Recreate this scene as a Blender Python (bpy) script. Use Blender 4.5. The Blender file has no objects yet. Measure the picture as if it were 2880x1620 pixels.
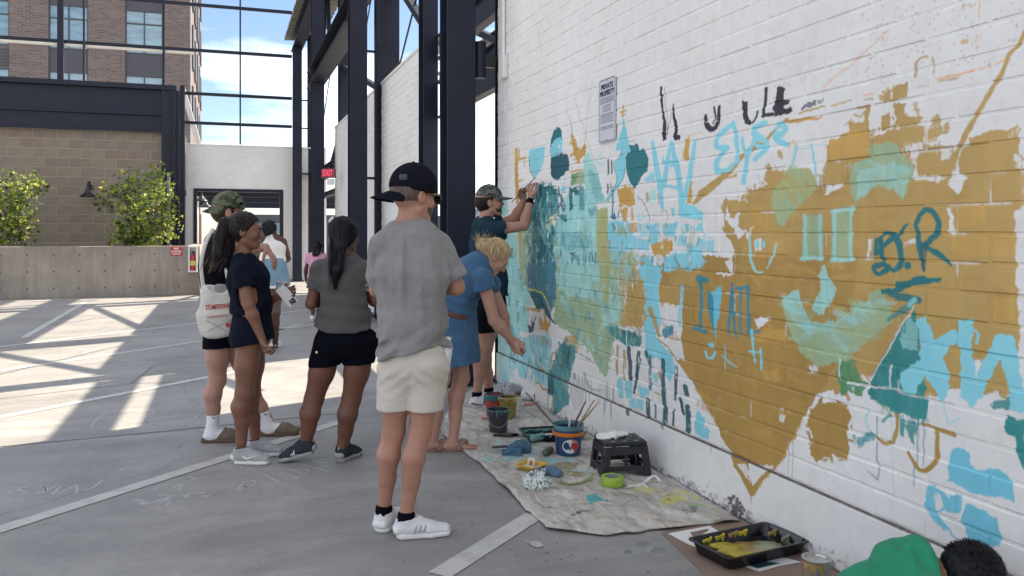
import bpy, bmesh, math, random
import numpy as np
from mathutils import Vector, Matrix

SC = bpy.context.scene
COL = SC.collection
R = math.radians
rng = random.Random(7)

# ------------------------------------------------------------------ camera
# metres; Z up; the painted wall runs along +Y at X = WX, the camera stands at X = Y = 0
CAM_H, YAW = 1.48, R(19.0)
FPX, U0, V0 = 2350.0, 1440.0, 655.0          # focal length, centre column and horizon row in photo pixels (2880 wide)
CA, SA = math.cos(YAW), math.sin(YAW)
WX = 2.55
cam_data = bpy.data.cameras.new("camera")
cam = bpy.data.objects.new("camera", cam_data)
COL.objects.link(cam)
cam.location = (0, 0, CAM_H)
cam.rotation_euler = (R(90), 0, -YAW)
cam_data.sensor_width = 36.0
cam_data.lens = 36.0 * FPX / 2880.0
cam_data.shift_y = -(810.0 - V0) / 2880.0
cam_data.clip_start, cam_data.clip_end = 0.05, 2000.0
SC.camera = cam

# ------------------------------------------------------------------ sky and sun
SUN_DIR = Vector((1.0, 0.43, 1.06)).normalized()      # towards the sun
SUN_EL = math.asin(SUN_DIR.z)
SUN_AZ = math.atan2(SUN_DIR.x, SUN_DIR.y)
world = bpy.data.worlds.new("World")
SC.world = world
world.use_nodes = True
nt = world.node_tree
nt.nodes.clear()
W = nt.nodes.new
out = W("ShaderNodeOutputWorld")
bg = W("ShaderNodeBackground"); bg.inputs["Strength"].default_value = 0.05
sky = W("ShaderNodeTexSky"); sky.sky_type = 'NISHITA'; sky.sun_disc = False
sky.sun_elevation, sky.sun_rotation = SUN_EL, SUN_AZ
sky.air_density, sky.dust_density, sky.ozone_density = 0.9, 0.25, 1.2
tc = W("ShaderNodeTexCoord")
mp = W("ShaderNodeMapping"); mp.inputs["Scale"].default_value = (1.5, 1.5, 4.2); mp.inputs["Location"].default_value = (1.45, 0.2, 0.3)
nz = W("ShaderNodeTexNoise"); nz.inputs["Scale"].default_value = 1.15; nz.inputs["Detail"].default_value = 9.0
nz.inputs["Roughness"].default_value = 0.56; nz.inputs["Distortion"].default_value = 0.35
rp = W("ShaderNodeValToRGB")
rp.color_ramp.elements[0].position, rp.color_ramp.elements[1].position = 0.43, 0.72
mx = W("ShaderNodeMix"); mx.data_type = 'RGBA'
mx.inputs["B"].default_value = (20.0, 19.3, 18.6, 1.0)
nt.links.new(tc.outputs["Generated"], mp.inputs["Vector"])
nt.links.new(mp.outputs["Vector"], nz.inputs["Vector"])
nt.links.new(nz.outputs["Fac"], rp.inputs["Fac"])
nt.links.new(rp.outputs["Color"], mx.inputs["Factor"])
nt.links.new(sky.outputs["Color"], mx.inputs["A"])
nt.links.new(mx.outputs["Result"], bg.inputs["Color"])
nt.links.new(bg.outputs["Background"], out.inputs["Surface"])

sun_data = bpy.data.lights.new("sun", 'SUN')
sun_data.energy, sun_data.angle, sun_data.color = 3.3, R(0.55), (1.0, 0.88, 0.70)
sun = bpy.data.objects.new("sun", sun_data)
COL.objects.link(sun)
sun.location = (30, 12, 40)
sun.rotation_euler = SUN_DIR.to_track_quat('Z', 'Y').to_euler()

vs = SC.view_settings
vs.view_transform, vs.look, vs.gamma, vs.use_curve_mapping = 'Standard', 'None', 1.0, False
vs.exposure = 1.92
SC.render.engine = 'CYCLES'
SC.cycles.use_denoising = True
SC.cycles.max_bounces = 8
SC.cycles.diffuse_bounces = 5
SC.cycles.transparent_max_bounces = 8
SC.cycles.caustics_reflective = SC.cycles.caustics_refractive = False
SC.cycles.sample_clamp_indirect = 8.0
# ------------------------------------------------------------------ measuring: photo pixel -> metres at a known distance or on a known plane
def cam2w(r, f, z): return Vector((r * CA + f * SA, -r * SA + f * CA, z))
def at(u, v, d): return cam2w((u - U0) / FPX * d, d, CAM_H - (v - V0) / FPX * d)
def on_ground(u, v, z=0.0):
	d = FPX * (CAM_H - z) / (v - V0)
	return at(u, v, d)
def on_wall(u, v, x=WX):
	k = (u - U0) / FPX
	t = x / (k * CA + SA)
	return t * (CA - k * SA), CAM_H - t * (v - V0) / FPX       # y, z
def proj(p):
	d = p[0] * SA + p[1] * CA
	return U0 + (p[0] * CA - p[1] * SA) / d * FPX, V0 - (p[2] - CAM_H) / d * FPX, d

# ------------------------------------------------------------------ objects
def tag(o, label=None, cat=None, group=None, kind=None):
	if label: o["label"] = label
	if cat: o["category"] = cat
	if group: o["group"] = group
	if kind: o["kind"] = kind
	return o
def empty(name, loc=(0, 0, 0), rz=0.0, label=None, cat=None, group=None):
	o = bpy.data.objects.new(name, None)
	o.empty_display_size = 0.1
	COL.objects.link(o); o.location = loc; o.rotation_euler = (0, 0, rz)
	return tag(o, label, cat, group)
def obj(name, me, parent=None, loc=None):
	o = bpy.data.objects.new(name, me)
	COL.objects.link(o)
	if parent: o.parent = parent
	if loc is not None: o.location = loc
	return o
def dup(root, loc, rz=None, label=None):
	r = root.copy(); COL.objects.link(r); r.location = loc
	if rz is not None: r.rotation_euler = (0, 0, rz)
	if label: r["label"] = label
	for ch in list(root.children):
		c = ch.copy(); COL.objects.link(c); c.parent = r
		for g in list(ch.children):
			d = g.copy(); COL.objects.link(d); d.parent = c
	return r

class MB:
	"""collects simple solids; build() links them as one mesh object"""
	def __init__(s): s.v, s.f = [], []
	def add(s, vs, fs):
		b = len(s.v); s.v += [tuple(v) for v in vs]; s.f += [tuple(b + i for i in f) for f in fs]; return s
	def box(s, lo, hi, M=None):
		x0, y0, z0 = lo; x1, y1, z1 = hi
		vs = [Vector(p) for p in ((x0,y0,z0),(x1,y0,z0),(x1,y1,z0),(x0,y1,z0),(x0,y0,z1),(x1,y0,z1),(x1,y1,z1),(x0,y1,z1))]
		if M is not None: vs = [M @ v for v in vs]
		return s.add(vs, ((3,2,1,0),(4,5,6,7),(0,1,5,4),(1,2,6,5),(2,3,7,6),(3,0,4,7)))
	def bar(s, a, b, w, h, up=(0, 0, 1)):
		a, b = Vector(a), Vector(b); d = (b - a); L = d.length; d.normalize()
		up = Vector(up)
		if abs(d.dot(up)) > 0.98: up = Vector((0, 1, 0))
		x = d.cross(up).normalized(); z = x.cross(d)
		M = Matrix((x, d, z)).transposed().to_4x4(); M.translation = a
		return s.box((-w/2, 0, -h/2), (w/2, L, h/2), M)
	def tube(s, pts, r, n=8, cap=True):
		pts = [Vector(p) for p in pts]; m = len(pts)
		rs = r if isinstance(r, (list, tuple)) else [r] * m
		base = len(s.v); ref = None
		for i, p in enumerate(pts):
			t = (pts[min(i+1, m-1)] - pts[max(i-1, 0)]).normalized()
			if ref is None:
				ref = Vector((0, 0, 1)) if abs(t.z) < 0.9 else Vector((1, 0, 0))
				ref = t.cross(ref).normalized()
			ref = (ref - t * ref.dot(t)).normalized(); q = t.cross(ref)
			for k in range(n):
				a = 2 * math.pi * k / n
				s.v.append(tuple(p + (ref * math.cos(a) + q * math.sin(a)) * rs[i]))
		for i in range(m - 1):
			for k in range(n):
				a = base + i*n + k; b = base + i*n + (k+1) % n
				s.f.append((a, b, b + n, a + n))
		if cap:
			s.f.append(tuple(base + k for k in range(n))[::-1])
			s.f.append(tuple(base + (m-1)*n + k for k in range(n)))
		return s
	def lathe(s, prof, c=(0, 0, 0), n=24, cap0=True, cap1=True):
		base = len(s.v); m = len(prof)
		for r, z in prof:
			for k in range(n):
				a = 2 * math.pi * k / n
				s.v.append((c[0] + r * math.cos(a), c[1] + r * math.sin(a), c[2] + z))
		for i in range(m - 1):
			for k in range(n):
				a = base + i*n + k; b = base + i*n + (k+1) % n
				s.f.append((a, b, b + n, a + n))
		if cap0: s.f.append(tuple(base + k for k in range(n))[::-1])
		if cap1: s.f.append(tuple(base + (m-1)*n + k for k in range(n)))
		return s
	def prism(s, poly, h, M=None):
		n = len(poly)
		vs = [Vector((p[0], p[1], 0)) for p in poly] + [Vector((p[0], p[1], h)) for p in poly]
		if M is not None: vs = [M @ v for v in vs]
		return s.add(vs, [tuple(range(n))[::-1], tuple(range(n, 2*n))] + [(i, (i+1) % n, n + (i+1) % n, n + i) for i in range(n)])
	def mesh(s, name, mat, smooth=False, bevel=0.0, seg=1):
		me = bpy.data.meshes.new(name)
		me.from_pydata(s.v, [], s.f)
		bm = bmesh.new(); bm.from_mesh(me)
		bmesh.ops.recalc_face_normals(bm, faces=bm.faces)
		if bevel > 0:
			es = [e for e in bm.edges if len(e.link_faces) == 2 and e.calc_face_angle(0) > R(35)]
			bmesh.ops.bevel(bm, geom=es, offset=bevel, segments=seg, affect='EDGES', profile=0.5, clamp_overlap=True)
		bm.to_mesh(me); bm.free()
		if mat: me.materials.append(mat)
		if smooth:
			me.polygons.foreach_set("use_smooth", [True] * len(me.polygons))
			try: me.set_sharp_from_angle(angle=R(40))
			except Exception: pass
		return me
	def build(s, name, mat, parent=None, loc=None, smooth=False, bevel=0.0, seg=1):
		return obj(name, s.mesh(name, mat, smooth, bevel, seg), parent, loc)

# ------------------------------------------------------------------ materials
def srgb(r, g, b):
	f = lambda c: (c / 255 / 12.92) if c <= 10.3 else ((c / 255 + 0.055) / 1.055) ** 2.4
	return (f(r), f(g), f(b))
def node_mat(name):
	m = bpy.data.materials.new(name); m.use_nodes = True
	t = m.node_tree
	return m, t, t.nodes["Principled BSDF"]
def nd(t, typ, **kw):
	n = t.nodes.new(typ)
	for k, v in kw.items():
		if hasattr(n, k): setattr(n, k, v)
		else: n.inputs[k].default_value = v
	return n
def coords(t, kind="Object", scale=(1, 1, 1), rot=(0, 0, 0)):
	if kind == "World":
		g = nd(t, "ShaderNodeNewGeometry"); src = g.outputs["Position"]
	else:
		g = nd(t, "ShaderNodeTexCoord"); src = g.outputs[kind]
	m = nd(t, "ShaderNodeMapping"); m.inputs["Scale"].default_value = scale; m.inputs["Rotation"].default_value = rot
	t.links.new(src, m.inputs["Vector"])
	return m.outputs["Vector"]
def noise(t, vec, scale, detail=5.0, rough=0.55, dist=0.0):
	n = nd(t, "ShaderNodeTexNoise")
	n.inputs["Scale"].default_value = scale; n.inputs["Detail"].default_value = detail
	n.inputs["Roughness"].default_value = rough; n.inputs["Distortion"].default_value = dist
	t.links.new(vec, n.inputs["Vector"])
	return n.outputs["Fac"]
def ramp(t, fac, stops):
	r = nd(t, "ShaderNodeValToRGB"); cr = r.color_ramp
	while len(cr.elements) < len(stops): cr.elements.new(0.5)
	for e, (p, c) in zip(cr.elements, stops):
		e.position = p; e.color = (*c, 1.0) if len(c) == 3 else c
	t.links.new(fac, r.inputs["Fac"])
	return r.outputs["Color"]
def mixc(t, fac, a, b, blend='MIX'):
	m = nd(t, "ShaderNodeMix"); m.data_type = 'RGBA'; m.blend_type = blend
	for sock, v in (("Factor", fac), ("A", a), ("B", b)):
		if hasattr(v, "is_linked"): t.links.new(v, m.inputs[sock])
		elif sock == "Factor": m.inputs[sock].default_value = v
		else: m.inputs[sock].default_value = (*v, 1.0) if len(v) == 3 else v
	return m.outputs["Result"]
def bump(t, bsdf, height, strength=0.3, dist=0.01, prev=None):
	b = nd(t, "ShaderNodeBump"); b.inputs["Strength"].default_value = strength; b.inputs["Distance"].default_value = dist
	t.links.new(height, b.inputs["Height"])
	if prev is not None: t.links.new(prev, b.inputs["Normal"])
	t.links.new(b.outputs["Normal"], bsdf.inputs["Normal"])
	return b.outputs["Normal"]
_mc = {}
def mat(name, col, rough=0.6, var=0.18, scale=6.0, bmp=0.15, bscale=60.0, bdist=0.004, metal=0.0, spec=0.5, stretch=(1, 1, 1), kind="Object", **kw):
	if name in _mc: return _mc[name]
	m, t, b = node_mat(name)
	v = coords(t, kind, stretch)
	n1 = noise(t, v, scale, 6.0, 0.6)
	lo = tuple(c * (1 - var) for c in col); hi = tuple(min(1, c * (1 + var)) for c in col)
	c = ramp(t, n1, [(0.25, lo), (0.75, hi)])
	t.links.new(c, b.inputs["Base Color"])
	n2 = noise(t, v, bscale, 4.0, 0.6)
	rr = nd(t, "ShaderNodeMapRange"); rr.inputs["To Min"].default_value = max(0.02, rough - 0.12); rr.inputs["To Max"].default_value = min(1, rough + 0.12)
	t.links.new(n1, rr.inputs["Value"]); t.links.new(rr.outputs["Result"], b.inputs["Roughness"])
	if bmp: bump(t, b, n2, bmp, bdist)
	b.inputs["Metallic"].default_value = metal
	b.inputs["Specular IOR Level"].default_value = spec
	for k, x in kw.items(): b.inputs[k].default_value = x
	_mc[name] = m
	return m

STEEL = mat("navy_painted_steel", (0.0105, 0.0135, 0.028), 0.5, 0.45, 2.4, 0.06, 25.0, 0.003, spec=0.3)
STEEL_GREY = mat("weathered_grey_steel", (0.20, 0.19, 0.18), 0.6, 0.3, 3.0, 0.15, 30.0)
BLACK_PLASTIC = mat("black_plastic", (0.012, 0.013, 0.018), 0.35, 0.2, 12.0, 0.1, 90.0, 0.001)
WHITE_METAL = mat("white_painted_metal", (0.72, 0.71, 0.69), 0.45, 0.08, 8.0, 0.08, 60.0)
CREAM = mat("cream_lit_underside", (0.66, 0.62, 0.54), 0.6, 0.12, 3.0, 0.1)  # colour of the light caught under the end-frame bar

# lettering made from the built-in font, turned into a thin solid
_bf = {}
def text_mesh(txt, size, mat_, extrude=0.0006, width=None, bold=0.0, align='CENTER'):
	cu = bpy.data.curves.new("lettering", 'FONT')
	cu.body = txt; cu.size = size; cu.align_x = align; cu.align_y = 'CENTER'; cu.extrude = extrude; cu.offset = bold; cu.resolution_u = 3
	o = bpy.data.objects.new("lettering", cu); COL.objects.link(o)
	dg = bpy.context.evaluated_depsgraph_get()
	me = bpy.data.meshes.new_from_object(o.evaluated_get(dg))
	bpy.data.objects.remove(o); bpy.data.curves.remove(cu)
	if width:
		n = len(me.vertices); a = np.zeros(n * 3, np.float32); me.vertices.foreach_get("co", a); a = a.reshape(-1, 3)
		w = a[:, 0].max() - a[:, 0].min(); a[:, 0] *= width / w
		me.vertices.foreach_set("co", a.ravel())
	me.materials.clear(); me.materials.append(mat_)
	return me
# ------------------------------------------------------------------ floor
def floor_material():
	m, t, b = node_mat("worn_concrete")
	v = coords(t, "World")
	big = noise(t, v, 0.55, 6, 0.6, 0.6)
	vs_ = coords(t, "World", (0.8, 1.7, 1), (0, 0, R(28)))
	streak = noise(t, vs_, 1.5, 9, 0.66, 1.6)
	fine = noise(t, v, 22.0, 6, 0.7)
	c = ramp(t, big, [(0.28, (0.235, 0.225, 0.22)), (0.5, (0.31, 0.30, 0.29)), (0.74, (0.385, 0.37, 0.355))])
	c = mixc(t, ramp(t, streak, [(0.38, (0.72,) * 3), (0.62, (1.12,) * 3)]), (0, 0, 0), c, 'MIX') if False else mixc(t, 0.85, c, ramp(t, streak, [(0.35, (0.80, 0.79, 0.785)), (0.66, (1.10, 1.095, 1.08))]), 'MULTIPLY')
	c = mixc(t, 0.55, c, ramp(t, fine, [(0.3, (0.8,) * 3), (0.7, (1.14,) * 3)]), 'MULTIPLY')
	spots = noise(t, v, 5.5, 3, 0.5)
	c = mixc(t, ramp(t, spots, [(0.70, (0, 0, 0)), (0.78, (0.45,) * 3)]), c, (0.14, 0.135, 0.13))
	pale = noise(t, coords(t, "World", (1, 1, 1), (0, 0, 0.6)), 1.3, 8, 0.7, 1.5)
	c = mixc(t, ramp(t, pale, [(0.60, (0, 0, 0)), (0.72, (0.4,) * 3)]), c, (0.46, 0.45, 0.44))
	wv = nd(t, "ShaderNodeVectorMath"); wv.operation = 'MULTIPLY_ADD'; nw = nd(t, "ShaderNodeTexNoise"); nw.inputs["Scale"].default_value = 1.3; nw.inputs["Detail"].default_value = 6; t.links.new(v, nw.inputs["Vector"])
	t.links.new(nw.outputs["Color"], wv.inputs[0]); wv.inputs[1].default_value = (.9, .9, .9); t.links.new(v, wv.inputs[2])
	vo = nd(t, "ShaderNodeTexVoronoi"); vo.feature = 'DISTANCE_TO_EDGE'; vo.inputs["Scale"].default_value = .30; t.links.new(wv.outputs[0], vo.inputs["Vector"])
	c = mixc(t, ramp(t, vo.outputs["Distance"], [(0.0, (.5,) * 3), (.0035, (0, 0, 0))]), c, (.13, .125, .12))
	grit = noise(t, v, 140.0, 3, .7)
	c = mixc(t, .5, c, ramp(t, grit, [(.34, (.72,) * 3), (.62, (1.1,) * 3)]), 'MULTIPLY')
	oil = noise(t, v, 2.1, 4, .55, .5)
	c = mixc(t, ramp(t, oil, [(.64, (0, 0, 0)), (.74, (.38,) * 3)]), c, (.17, .165, .16))
	t.links.new(c, b.inputs["Base Color"])
	rr = nd(t, "ShaderNodeMapRange"); rr.inputs["To Min"].default_value = 0.42; rr.inputs["To Max"].default_value = 0.72
	t.links.new(streak, rr.inputs["Value"]); t.links.new(rr.outputs["Result"], b.inputs["Roughness"])
	bump(t, b, fine, 0.12, 0.004)
	return m
FLOOR = floor_material()
g = MB(); g.add([(-220, -220, 0), (220, -220, 0), (220, 220, 0), (-220, 220, 0)], [(0, 1, 2, 3)])
tag(g.build("floor", FLOOR), kind="structure")

def paint_mat(name, col, wear=0.5, scale=9.0):
	m, t, b = node_mat(name)
	v = coords(t, "World")
	n = noise(t, v, scale, 8, 0.7)
	fine = noise(t, v, 60.0, 4, 0.6)
	c = mixc(t, ramp(t, n, [(wear - 0.12, (0.75,) * 3), (wear + 0.1, (0.05,) * 3)]), col, (0.34, 0.33, 0.32))
	t.links.new(c, b.inputs["Base Color"]); b.inputs["Roughness"].default_value = 0.7
	bump(t, b, fine, 0.1, 0.003)
	return m
LINE = paint_mat("worn_line_paint", (0.52, 0.51, 0.48), 0.44)
CHALK = paint_mat("chalk", (0.46, 0.46, 0.46), 0.50, 30.0)
GROOVE = mat("dark_slab_joint", (0.11, 0.105, 0.10), 0.9, 0.3)  # flat dark tone of the slab joints and small specks
def ribbon(mb, pts, w, z):
	pts = [Vector((p[0], p[1], 0)) for p in pts]
	n = len(pts); L, Rr = [], []
	for i in range(n):
		d = (pts[min(i+1, n-1)] - pts[max(i-1, 0)]).normalized(); q = Vector((-d.y, d.x, 0))
		ww = (w[i] if isinstance(w, (list, tuple)) else w) / 2
		L.append(pts[i] + q * ww); Rr.append(pts[i] - q * ww)
	vs_ = [(p.x, p.y, z) for p in L + Rr]
	mb.add(vs_, [(i + n, i + 1 + n, i + 1, i) for i in range(n - 1)])
# parking stripes, measured on the deck
D2S = 1.11801
def gD(x, y, z=0.0): return on_ground(x * D2S, y * D2S, z)
for (a, b_, w) in (((-60, 1352), (880, 1054), .105), ((-60, 1062), (640, 927), .105), ((-60, 942), (960, 792), .10),
				   ((-60, 880), (960, 757), .10), ((1105, 1448), (1345, 1297), .115), ((620, 850), (760, 815), .1),
				   ((60, 850), (215, 760), .1)):
	p, q = gD(*a), gD(*b_)
	mb = MB(); n = 14
	ribbon(mb, [p.lerp(q, i / n) for i in range(n + 1)], w, 0.004)
	tag(mb.build("painted_line", LINE), kind="structure")
# sawn joints and old cuts in the slab
mb = MB()
for line in (((-60, 1130), (440, 1083), (900, 1035)), ((330, 965), (390, 918), (530, 912)), ((330, 965), (540, 960)), ((-60, 1010), (330, 965)),
			 ((430, 850), (960, 838)), ((540, 778), (960, 770))):
	pts = [gD(*p) for p in line]
	ribbon(mb, pts, 0.012, 0.0025)
tag(mb.build("slab_joint", GROOVE), kind="structure")
# chalk scribbles
def z3(x, y): return on_ground(x / 2.6833, 900 + y / 2.6833)
def curve(pts, n=6):
	P = [Vector(p) for p in pts]
	if len(P) < 3: return P
	o = []
	for i in range(len(P) - 1):
		p0, p1, p2, p3 = P[max(i-1, 0)], P[i], P[i+1], P[min(i+2, len(P)-1)]
		for k in range(n):
			t = k / n
			o.append(0.5 * ((2*p1) + (p2-p0)*t + (2*p0-5*p1+4*p2-p3)*t*t + (3*p1-p0-3*p2+p3)*t**3))
	return o + [P[-1]]
CH = [[(775,1205),(700,1265),(630,1290)], [(575,1240),(580,1300),(555,1308)], [(575,1240),(480,1290),(395,1318)], [(460,1255),(390,1318)],
	  [(330,1260),(350,1275),(300,1305),(275,1300)], [(420,1250),(350,1285),(330,1260)], [(205,1255),(140,1280),(205,1300),(150,1318)], [(60,1290),(95,1300),(30,1315)],
	  [(640,420),(540,435),(530,470),(600,485),(760,480),(960,455)], [(920,395),(1050,388)], [(990,412),(1110,405)],
	  [(685,810),(740,740),(830,695),(920,685)], [(1060,680),(1160,690),(1075,740)], [(930,745),(1040,765)], [(1080,740),(1440,720),(1430,750),(1060,790)],
	  [(720,810),(850,810)], [(905,1135),(940,1115)],
	  [(1780,1280),(1810,1260),(1850,1220),(1920,1215),(1910,1245),(1840,1260)], [(1800,1280),(1870,1250)], [(1985,1165),(2110,1225)], [(1965,1245),(2110,1225)],
	  [(2120,1150),(2250,1195),(2150,1195)], [(2180,1130),(2320,1130),(2290,1160),(2200,1130)], [(2280,1090),(2480,1145)], [(2360,1065),(2480,1080)],
	  [(1145,1290),(1200,1260),(1280,1240)], [(1300,1270),(1360,1240),(1350,1290)], [(1420,1180),(1470,1200),(1430,1220)]]
mb = MB()
for s in CH:
	ribbon(mb, curve([z3(*p) for p in s]), 0.012, 0.0007)
for k in range(26):                      # rubbed patch of chalk
	x = rng.uniform(960, 1560); y = 1395 - (x - 960) * 0.14 + rng.gauss(0, 16)
	p = z3(x, y); q = z3(x + rng.uniform(30, 110), y - rng.uniform(2, 25))
	ribbon(mb, [p, p.lerp(q, .5) + Vector((0, rng.uniform(-.02, .02), 0)), q], [0.006, rng.uniform(.01, .035), 0.004], 0.0008 + k * 1e-5)
tag(mb.build("chalk_marks", CHALK), kind="structure")

# ------------------------------------------------------------------ steel frame
def wsection(mb, a, b, bf, d, tf=0.022, tw=0.016, up=(0, 0, 1)):
	"""wide-flange member from a to b: bf flange width, d depth along `up` (or along Y for columns)"""
	a, b = Vector(a), Vector(b); ax = (b - a); L = ax.length; ax.normalize(); up = Vector(up)
	x = ax.cross(up).normalized(); z = x.cross(ax)
	M = Matrix((x, ax, z)).transposed().to_4x4(); M.translation = a
	mb.box((-bf/2, 0, d/2 - tf), (bf/2, L, d/2), M); mb.box((-bf/2, 0, -d/2), (bf/2, L, -d/2 + tf), M)
	mb.box((-tw/2, 0.0, -d/2 + tf), (tw/2, L, d/2 - tf), M)
COLG, BEAMG = "steel columns of the open frame", "steel beams of the open frame"
def column(x, y, h, bf, d, label, wide=None):
	r = empty("steel_column", (x, y, 0), 0, label, "column", COLG)
	mb = MB(); wsection(mb, (0, 0, 0.03), (0, 0, h), bf, d, up=(0, 1, 0)); mb.build("shaft", STEEL, r, bevel=0.003)
	mb = MB(); mb.box((-bf/2 - .06, -d/2 - .06, 0), (bf/2 + .06, d/2 + .06, .03)); mb.build("base_plate", STEEL, r, bevel=0.003)
	for sx in (-1, 1):
		for sy in (-1, 1):
			mb = MB(); mb.lathe([(.018, 0), (.018, .03), (.01, .032), (.01, .05)], (sx * (bf/2 + .03), sy * (d/2 + .03), .03), 8)
			mb.build("anchor_bolt", STEEL_GREY, r)
	return r
XF, XR = 2.12, 2.72
column(XF + .05, 7.95, 9.5, .285, .30, "thick navy steel column right beside the painted wall, nearest of the front row")
column(XF, 14.15, 9.5, .285, .30, "navy steel column just left of the capped man in grey, second of the front row")
column(XF, 20.5, 9.5, .285, .30, "navy steel column beside the red exit sign, third of the front row")
column(XF - .02, 26.2, 7.15, .26, .28, "far navy steel column under the corrugated roof edge, at the end of the front row")
column(XR, 7.96, 9.5, .26, .20, "navy steel column against the broken end of the painted wall")
column(XR - .12, 11.02, 9.5, .20, .30, "grey-lit steel column at the near end of the white brick wall")
column(XR - .02, 14.58, 9.5, .36, .42, "broad steel column rising between two white brick panels")
column(XR + .1, 20.75, 9.5, .34, .32, "steel column rising behind the far end of the white brick wall")
column(XR - .1, 26.6, 9.5, .34, .32, "far steel column behind the end wall corner")
column(XR + .55, 21.6, 9.5, .22, .3, "slim steel column out beyond the gap by the exit sign")

def beam(a, b, bf, d, label, m=STEEL, up=(0, 0, 1), name="steel_beam"):
	mb = MB(); wsection(mb, a, b, bf, d, up=up)
	return tag(mb.build(name, m, bevel=0.003), label, "beam", BEAMG)
# opening beside the painted wall: two lintels with a slit of light between
beam((XR, 8.07, 3.24), (XR, 10.85, 3.24), .12, .48, "lower navy lintel beam across the gap next to the painted wall")
beam((XR, 8.07, 3.94), (XR, 10.85, 3.94), .12, .32, "upper navy lintel beam across the gap next to the painted wall")
beam((3.75, 9.2, 4.32), (3.75, 15.0, 4.32), .16, .16, "pale grey bracket beam climbing beyond the thick column", STEEL_GREY)
beam((3.52, 9.2, 4.72), (3.52, 15.0, 4.72), .14, .16, "weathered upper eave beam beyond the thick column", STEEL_GREY)
beam((XR + .14, 8.07, 1.62), (XR + .14, 10.85, 1.62), .1, .3, "pale guard rail across the bright gap beside the painted wall", mat("pale_blue_rail", (.42, .47, .52), .5, .08))
# crane girder and roof girder
beam((XF, 14.31, 5.28), (XF, 21.4, 5.28), .36, .42, "crane girder with pale dusty underside between second and third column")
beam((XF, 20.66, 7.32), (XF, 26.9, 7.32), .32, .40, "roof girder with dusty underside reaching the far column")
beam((XR, 14.8, 6.4), (XR, 26.4, 6.4), .26, .34, "rear eave girder behind the front columns")
beam((XR, 14.8, 7.9), (XR, 26.4, 7.9), .26, .34, "topmost rear girder behind the front columns")
beam((XR, 20.95, 3.2), (XR, 26.4, 3.2), .24, .3, "navy lintel beam over the far gap by the exit sign")
beam((XR, 20.95, 2.55), (XR, 26.4, 2.55), .14, .14, "thin navy rail under the far lintel by the exit sign")
# corrugated roof edge
mb = MB(); n = 64; y0, y1 = 20.4, 27.2
for i in range(n):
	ya, yb = y0 + (y1-y0)*i/n, y0 + (y1-y0)*(i+1)/n
	za, zb = 7.56 + .045*(1 if i % 4 < 2 else -1), 7.56 + .045*(1 if (i+1) % 4 < 2 else -1)
	mb.add([(1.78, ya, za), (2.9, ya, za+.05), (2.9, yb, zb+.05), (1.78, yb, zb), (1.78, ya, za+.012), (2.9, ya, za+.062), (2.9, yb, zb+.062), (1.78, yb, zb+.012)],
		   [(0,1,2,3),(7,6,5,4),(0,3,7,4),(1,5,6,2)])
tag(mb.build("corrugated_roof", STEEL_GREY), "corrugated metal roof edge above the far columns", "roof")
# braces and rods
def brace(a, b, r, label, name="steel_brace", square=True):
	mb = MB()
	if square: mb.bar(a, b, r*2, r*2)
	else: mb.tube([a, b], r, 8)
	return tag(mb.build(name, STEEL, bevel=0.002 if square else 0), label, "brace", "diagonal braces of the frame")
BX = XR + .05
brace((BX, 14.9, 6.25), (BX, 11.5, 4.25), .055, "thick diagonal brace falling toward the near end of the white brick wall")
brace((BX + .9, 13.2, 4.9), (BX + .9, 9.6, 3.6), .05, "short diagonal brace above the gap by the painted wall")
brace((BX, 14.45, 3.9), (BX, 8.3, 7.6), .016, "thin tension rod climbing to the right above the white brick wall", "tension_rod", False)
brace((BX, 20.6, 3.4), (BX, 14.9, 7.4), .014, "thin tension rod in the second bay", "tension_rod", False)
brace((BX, 20.9, 5.6), (BX, 15.0, 4.0), .05, "knee brace dropping behind the second front column")
brace((BX, 21.0, 4.1), (BX, 23.2, 3.35), .05, "knee brace over the far gap")
brace((BX, 26.3, 4.1), (BX, 21.1, 7.4), .014, "thin tension rod in the last bay", "tension_rod", False)
for i, (ya, za, yb, zb) in enumerate(((20.5, 5.5, 21.6, 9.4), (22.4, 5.4, 20.7, 9.4), (22.6, 5.4, 24.0, 9.4), (25.0, 5.6, 23.4, 9.4), (24.9, 7.6, 26.0, 9.4))):
	brace((XF + .3, ya, za), (XF + .3, yb, zb), .045, "truss web member %s the exit sign column" % ("high above", "leaning across above", "standing behind", "crossing behind", "topmost near")[i], "truss_member")
for i, (y, z) in enumerate(((14.15, 2.42), (14.15, 4.6), (14.15, 5.9), (20.5, 3.1), (26.2, 4.7), (26.2, 5.56), (26.2, 3.3))):
	mb = MB(); mb.tube([(XF + .02, y + .2, z), (XR - .1, y + .25, z)], .022, 8); mb.tube([(XF + .36, y + .22, z - .07), (XF + .36, y + .22, z + .07)], .035, 8)
	tag(mb.build("pipe_tie", STEEL), "short pipe tie between front and rear columns, %s" % ("at head height behind the grey shirt man", "over the white panels", "uppermost by the second column", "near the exit sign", "highest but one at far column", "highest at the far column", "lowest at the far column")[i], "tie", "pipe ties between the columns")
# wall-mounted downpipe behind the second column
mb = MB(); mb.tube([(WX - .06, 14.38, 0.02), (WX - .06, 14.38, 9)], .05, 10)
tag(mb.build("downpipe", STEEL), "dark downpipe at the left edge of the near white brick panel", "pipe")

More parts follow.
